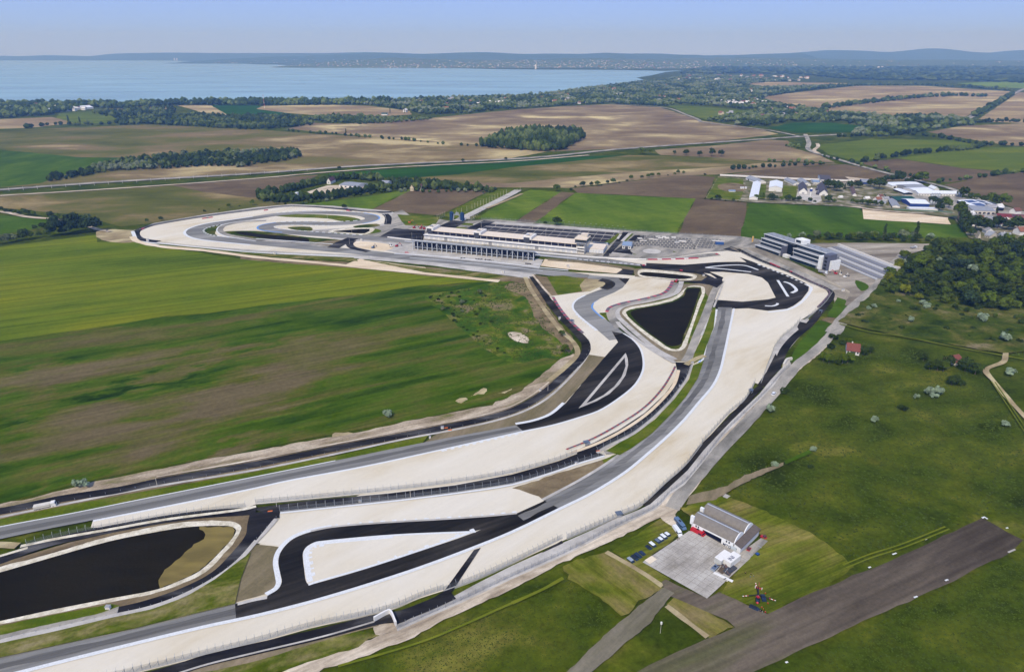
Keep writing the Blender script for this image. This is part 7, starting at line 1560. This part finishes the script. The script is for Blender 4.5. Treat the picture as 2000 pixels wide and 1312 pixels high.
fence('wire fence on the outer edge of the first corner', [(1572,626),(1600,603),(1613,590),(1625,573)], 10)
fence('outer perimeter fence of grey panels beside the dirt road', [(776,1230),(822,1209),(902,1174),(1000,1128),(1107,1080),(1215,1024),(1281,992),(1308,964)], 44, 2.6, .5, 'perimeter_fence', .0)
fence('outer perimeter fence of grey panels along the grey road', [(1310,962),(1337,943),(1372,902),(1412,850),(1452,810),(1500,762),(1532,724),(1545,712)], 40, 2.6, .5, 'perimeter_fence', 0)
fence('wire fence along the middle service road, left of the fork', [(500,985),(630,973),(759,960),(889,944),(1000,925),(1091,900),(1127,886)], 44)
fence('wire fence on the lower side of the middle service road', [(547,1001),(704,985),(759,979),(889,963),(1000,946),(1078,924),(1130,906),(1181,891)], 40)
fence('wire fence above the big pond', [(54,1068),(107,1053),(215,1032),(322,1013),(480,992)], 28)
fence('wire fence on the grass side of the middle service road', [(1166,884),(1183,873),(1235,847),(1274,817),(1313,778),(1341,739),(1352,713)], 24)
fence('low guard rail along the left perimeter road', [(-60,1020),(0,1008),(134,981),(300,949),(500,916),(655,885),(800,854),(862,842)], 40, 1.0, .75, 'guard_rail', 0, bm=STEEL, mesh=False)
fence('guard rail round the left bend of the perimeter road', [(880,839),(960,822),(1020,803),(1065,779),(1105,744),(1140,704),(1152,680),(1147,661),(1128,643)], 26, 1.0, .75, 'guard_rail', 0, bm=STEEL, mesh=False)
fence('guard rail between the ring road and the dry slope', [(540,1013),(500,1057),(469,1092),(429,1124),(362,1161),(295,1186),(215,1204),(107,1229),(0,1253)], 30, 1.0, .75, 'guard_rail', 0, bm=STEEL, mesh=False)
fence('guard rail south of the far loop', [(310,474),(400,484),(500,492),(600,497),(722,503)], 24, 1.6, .9, 'guard_rail', 0)
fence('guard rail around the far end of the loop', [(272,449),(300,440),(400,423),(500,410),(570,403),(650,406),(745,418),(754,428),(754,438)], 40, 1.6, .9, 'guard_rail', 0)
fence('fence between the paddock and the green fields', [(940,428),(1000,431),(1090,438),(1217,450),(1300,456),(1400,462),(1450,466)], 50, 2.2, .2, 'mesh_fence', 0, bm=W_grey)
fence('fence round the stepped building road bend', [(1446,494),(1480,511),(1530,530),(1578,551),(1616,569)], 20, 2.0, .8)
fence('guard rail beside the road south of the black pond', [(1205,632),(1240,662),(1285,692),(1317,710)], 14, 1.0, .75, 'guard_rail', 0, bm=STEEL, mesh=False)
def tyres(label, pts, w=1.0, h=1.0, block=3.0, mats=None, gap=0.0):
    P = resample(line2d(pts, 0, 5), block); m = MB(); N = normals(P); mats = mats or [P_red, W_white]
    for i in range(len(P)-1):
        a, b = P[i], P[i]+(P[i+1]-P[i])*(1-gap); n = N[i]*w/2
        V = [(a.x-n.x, a.y-n.y, 0), (b.x-n.x, b.y-n.y, 0), (b.x+n.x, b.y+n.y, 0), (a.x+n.x, a.y+n.y, 0)]; V += [(x, y, h) for x, y, z in V]
        m.add(V, [(0,3,2,1),(4,5,6,7),(0,1,5,4),(1,2,6,5),(2,3,7,6),(3,0,4,7)], mats[i % len(mats)])
    o = m.build('tyre_barrier'); tag(o, label, 'tyre barrier'); return o
P_red2 = M_('faded_red_block', 150, 60, 62)
TB = M_('stacked_tyres', 104, 92, 98, var=.3, scale=3)
tyres('tyre barrier with red blocks along the lower curve of the second leg', [(1106,880),(1155,860),(1220,824),(1259,797),(1293,761),(1314,727),(1319,716)], 1.2, .9, 1.6, [P_red2, TB, TB])
tyres('tyre barrier with red blocks left of the second leg', [(1080,582),(1092,602),(1110,625),(1128,643),(1140,654)], 2.2, 1.1, 2.6, [TB, P_red, TB])
tyres('tyre barrier round the gravel west of the black pond', [(1185,611),(1190,603),(1215,594),(1250,587),(1272,582)], 2.6, 1.1, 2.6, [P_red, TB, TB, TB])
tyres('tyre barrier curving up to the crossing north of the black pond', [(1272,582),(1295,575),(1308,563),(1314,550)], 3.0, 1.1, 2.6, [TB, P_red, TB])
tyres('solid red barrier left part below the stepped building', [(1504,515),(1514,519.5),(1525,524.5)], 1.4, 1.2, 2.4, [P_red]); tyres('short red barrier below the stepped building, right part', [(1543,531),(1548,533.5)], 1.6, 1.2, 2.4, [P_red])
tyres('dark tyre wall along the road below the stepped building', [(1549,534),(1580,549),(1612,565),(1620,572),(1608,590),(1596,602)], 1.4, 1.1, 2.6, [TB, R_maroon])
tyres('red and white barrier beside the service lane of the first corner', [(1266,508),(1310,507.5),(1366,505)], 2.0, 1.1, 4.5, [P_red, P_red, W_white])
for q, lb in [([(1255,519),(1264,520.5)],'red barrier piece beside the straight before the first corner, left'),([(1328,529),(1336,530.5)],'red barrier piece beside the dark crossing, right'),([(677,412),(687,413)],'red barrier piece on the far loop top edge, first'),([(516,412),(526,410.5)],'red barrier piece on the far loop top left'),([(395,428),(416,425)],'red barrier strip on the left part of the far loop'),([(277,449),(284,446)],'red barrier at the left tip of the far loop'),([(1320,551),(1324,546)],'red barrier end by the small pond'),([(1398,497),(1406,499)],'red barrier at the tip of the service lane')]:
    tyres(lb, q, 1.6, 1.2, 2.5, [P_red, P_red, TB])
low_wall('retaining_wall', 'white corner walls where the service road passes under the fence', [(731,1215),(757,1201),(762,1200),(774,1224)], 2.6, .6, W_white)
low_wall('retaining_wall', 'grey concrete wall beside the black pad', [(1530,716),(1537,706),(1546,704)], 2.4, 1.2, W_pale)
# pallets and stores on the side car park
rp = random.Random(9)
for i, (x, y) in enumerate([(1254,471),(1258,471),(1272,468),(1280,468.5),(1285,463),(1297,464),(1303,466),(1316,465),(1322,474),(1330,472),(1336,473),(1395,471),(1402,471.5),(1410,472),(1250,467),(1290,466)]):
    m = MB()
    for k in range(4): m.box(-1.6+rp.uniform(-.3,.3), 1.6, -.9+k*.5, -.5+k*.5, 0, rp.uniform(.5,1.3), [W_white, W_pale, STEEL][k % 3])
    o = m.build('pallet_stack'); o.location = at(x, y); o.scale = (1.5,1.5,1); tag(o, 'pale stack of building materials on the side car park', 'pallet stack', 'stacks on the side car park')
for i, (x0, y0, x1, y1) in enumerate([(929,507,945,508.3),(948,508.6,968,510),(901,505.2,912,506),(1027,516,1044,518),(792,494.5,801,495)]):
    m = MB(); L_ = (at(x1,y1)-at(x0,y0)).length
    for k in range(int(L_/1.6)): m.cyl((k*1.6, rp.uniform(-1,1), 0), (k*1.6, rp.uniform(-1,1), rp.uniform(.5,1.2)), .7, .7, RUB if i < 4 else P_red, 8)
    o = m.build('tyre_stack'); o.location = at(x0, y0); a_, ang_, _L = frame((x0,y0),(x1,y1)); o.rotation_euler = (0,0,ang_)
    tag(o, ['long dark stack of tyres before the grandstand','second dark stack of tyres before the grandstand','short dark stack of tyres before the grandstand','dark stack of tyres at the right end of the grandstand','red stack of tyres at the left end of the grandstand'][i], 'tyre stack')
# far country: poles beside the road, houses of the shore villages
masts(seg((18,373),(600,334),22), 'road_marker', 'thin pale post between the country road and the track', 'post', 'posts along the country road', 5, r=.25)
HR = [M_('orange_roof', 140,92,72), M_('red_brown_roof', 116,76,66), M_('grey_roof', 150,148,150), M_('white_roof', 214,210,204)]
hv = []
for i, mr in enumerate(HR):
    for wmat, big in ((W_white, 1.0), (W_cream, 1.5)):
        m = MB(); L_, D_ = 11*big, 9; m.prism([(0,0),(D_,0),(D_,5),(D_/2,8.6),(0,5)], 0, L_, wmat, axis='x')
        m.prism([(-.5,4.8),(D_/2,8.7),(D_+.5,4.8),(D_+.5,5.2),(D_/2,9.1),(-.5,5.2)], -.4, L_+.4, mr, axis='x'); hv.append(m)
hmesh = []
for m in hv:
    o = m.build('h'); hmesh.append(o.data); bpy.data.objects.remove(o)
HN = ['orange roofed','orange roofed','red brown roofed','red brown roofed','grey roofed','grey roofed','white roofed','white roofed']
rh = random.Random(21)
def houses(poly, n, where, group, sc=1.0):
    Wp = [(p.x, p.y) for p in G(poly)]; x0, x1 = min(p[0] for p in Wp), max(p[0] for p in Wp); y0, y1 = min(p[1] for p in Wp), max(p[1] for p in Wp); k = 0
    while k < n:
        q = (rh.uniform(x0,x1), rh.uniform(y0,y1))
        if not inside(Wp, *q): continue
        j = rh.randrange(8); o = bpy.data.objects.new('house', hmesh[j]); COL.objects.link(o); o.location = (q[0], q[1], 0); o.rotation_euler = (0,0,rh.uniform(-.5,.5)+rh.choice([0,1.57])); s = sc*rh.uniform(.8,1.3); o.scale = (s,s,s*1.15)
        tag(o, HN[j]+' house '+where, 'house', group); k += 1
houses([(10,225),(100,222),(190,213),(150,205),(0,208)], 22, 'among the trees of the left shore village', 'houses of the left shore village', 1.2)
houses([(790,221),(1000,211),(1180,202),(1100,185),(1000,193),(870,196),(790,205)], 55, 'among the shore woods behind the ploughed field', 'houses in the shore woods', 1.0)
houses([(1180,202),(1290,206),(1480,214),(1490,195),(1460,170),(1300,160),(1150,178)], 75, 'in the wooded shore village right of the lake', 'houses right of the lake', 1.0)
houses([(1410,199),(1500,203),(1480,212),(1420,207)], 45, 'in the dense cluster of pale houses', 'dense cluster of pale houses', 1.05)
houses([(1360,226),(1460,232),(1560,232),(1640,222),(1540,212),(1480,218)], 20, 'in the woods between the far fields', 'houses between the far fields', 1.0)
houses([(1310,158),(1500,160),(1640,158),(1500,148),(1340,150)], 60, 'in the distant town beyond the bay', 'houses of the distant town', 1.3)
# town on the far shore, past counting
def far_town():
    r = random.Random(4); m = MB()
    for (x0, x1, yy0, yy1, n) in ((420,520,124,117,20),(520,720,130,117,110),(720,960,134,119,220),(960,1230,136,118,420),(1230,1420,134,119,220),(1420,1560,128,117,60),(1560,1990,134,118,70)):
        for i in range(n):
            px_ = r.uniform(x0,x1); t = r.random()**1.5; py_ = yy0+(yy1-yy0)*t
            p = on_hill(px_, py_)
            if p is None: continue
            s = r.uniform(4,8.5)
            m.box(p.x-s, p.x+s, p.y-s*.7, p.y+s*.7, p.z-6, p.z+s*.9, [W_pale, HR[2], W_pale, HR[0]][r.randrange(4)])
    for (px_, py_) in ((341,116),(346,116),(1046,133),(1715,122),(1722,123)):
        p = at(px_, 118.5 if px_ < 400 else 135.5); m.box(p.x-9, p.x+9, p.y-9, p.y+9, 0, 50 if px_ < 1500 else 30, W_white)
    o = m.build('far_town'); tag(o, 'pale specks of the town on the hills across the lake', 'town', None, 'stuff')
far_town()

# village corner at the right edge
for i, (x, y, k, rz, sc_) in enumerate([(1909,436,0,.2,.9),(1926,440,4,.4,1.0),(1941,444,2,0,.8),(1958,440,6,.3,.9),(1976,444,0,1.2,.9),(1990,438,2,.2,1.0),(1940,460,4,1.4,.9),(1990,462,0,.1,1.1),(1896,425,6,.5,.8),(1929,414,4,.1,1.0),(1950,412,6,.4,.9),(1982,420,2,.3,.9),(1996,448,6,.2,1.2),(1903,444,2,.8,.7),(1712,396,0,.3,.8),(1727,394,4,.2,.7),(1690,392,6,.1,.6),(1718,388,2,.4,.6),(1640,389,6,.3,.5)]):
    o = bpy.data.objects.new('house', hmesh[k]); COL.objects.link(o); o.location = at(x, y); o.rotation_euler = (0,0,rz); o.scale = (sc_, sc_, sc_)
    tag(o, ['orange roofed','orange roofed','red brown roofed','','grey roofed','','white roofed'][k]+' '+['house left of the grey tanks','house below the grey tanks','house behind the broad village trees','house near the white dome roof','house at the right village lane','house at the far right lane','house between the gabled village houses','house at the right edge below the trees','shed above the sandy plot corner','hall behind the car yard','van shed behind the car yard','house right of the red bungalow','large shed at the right picture edge','hut by the village lane','shed in the farm yard, left one','shed in the farm yard, second one','low shed behind the bushes','hut in the farm yard','hut beside the farm lane'][i], 'house', None)
for i in range(26):
    x = 1895+i*3.9+rp.uniform(-1,1); y = 418.5+i*.35+rp.uniform(-1.5,2.0); o = copy_tree(prots[rc.choice([0,1,1,2,3,4])]); o.location = at(x, y); o.rotation_euler.z = rp.uniform(0,3); o['label'] = {'b':'black','w':'white','g':'grey','r':'red','n':'navy'}[o['label'][0]]+' car in the crowded village car yard'; o['group'] = 'cars in the village car yard'
for i in range(10):
    x = 1770+i*9+rp.uniform(-2,2); y = 391+rp.uniform(-2,2); o = copy_tree(prots[rc.choice([0,1,2])]); o.location = at(x, y); o['label'] = {'b':'black','w':'white','g':'grey','r':'red','n':'navy'}[o['label'][0]]+' car standing between the halls of the works'; o['group'] = 'cars between the works halls'
# ================================================================ HAZE
def haze():
    hm = bpy.data.materials.new('haze_air'); hm.use_nodes = True; n = hm.node_tree.nodes; l = hm.node_tree.links
    for q in list(n):
        if q.type == 'BSDF_PRINCIPLED': n.remove(q)
    out = [q for q in n if q.type == 'OUTPUT_MATERIAL'][0]
    v = n.new('ShaderNodeVolumePrincipled'); v.inputs['Density'].default_value = 0.0001
    v.inputs['Color'].default_value = (0.26, 0.52, 1.0, 1); v.inputs['Absorption Color'].default_value = (1, 1, 1, 1); v.inputs['Anisotropy'].default_value = 0.15
    l.new(v.outputs[0], out.inputs['Volume'])
    x, y0, y1, z0, z1 = 20900, -790, 20900, -1.0, 640.0
    V = [(-x,y0,z0),(x,y0,z0),(x,y1,z0),(-x,y1,z0),(-x,y0,z1),(x,y0,z1),(x,y1,z1),(-x,y1,z1)]
    o = mesh_obj('haze', V, [(0,3,2,1),(4,5,6,7),(0,1,5,4),(1,2,6,5),(2,3,7,6),(3,0,4,7)], hm)
    o['kind'] = 'stuff'; o['label'] = 'thin blue haze over the lake and the far hills'; o['category'] = 'haze'
haze()
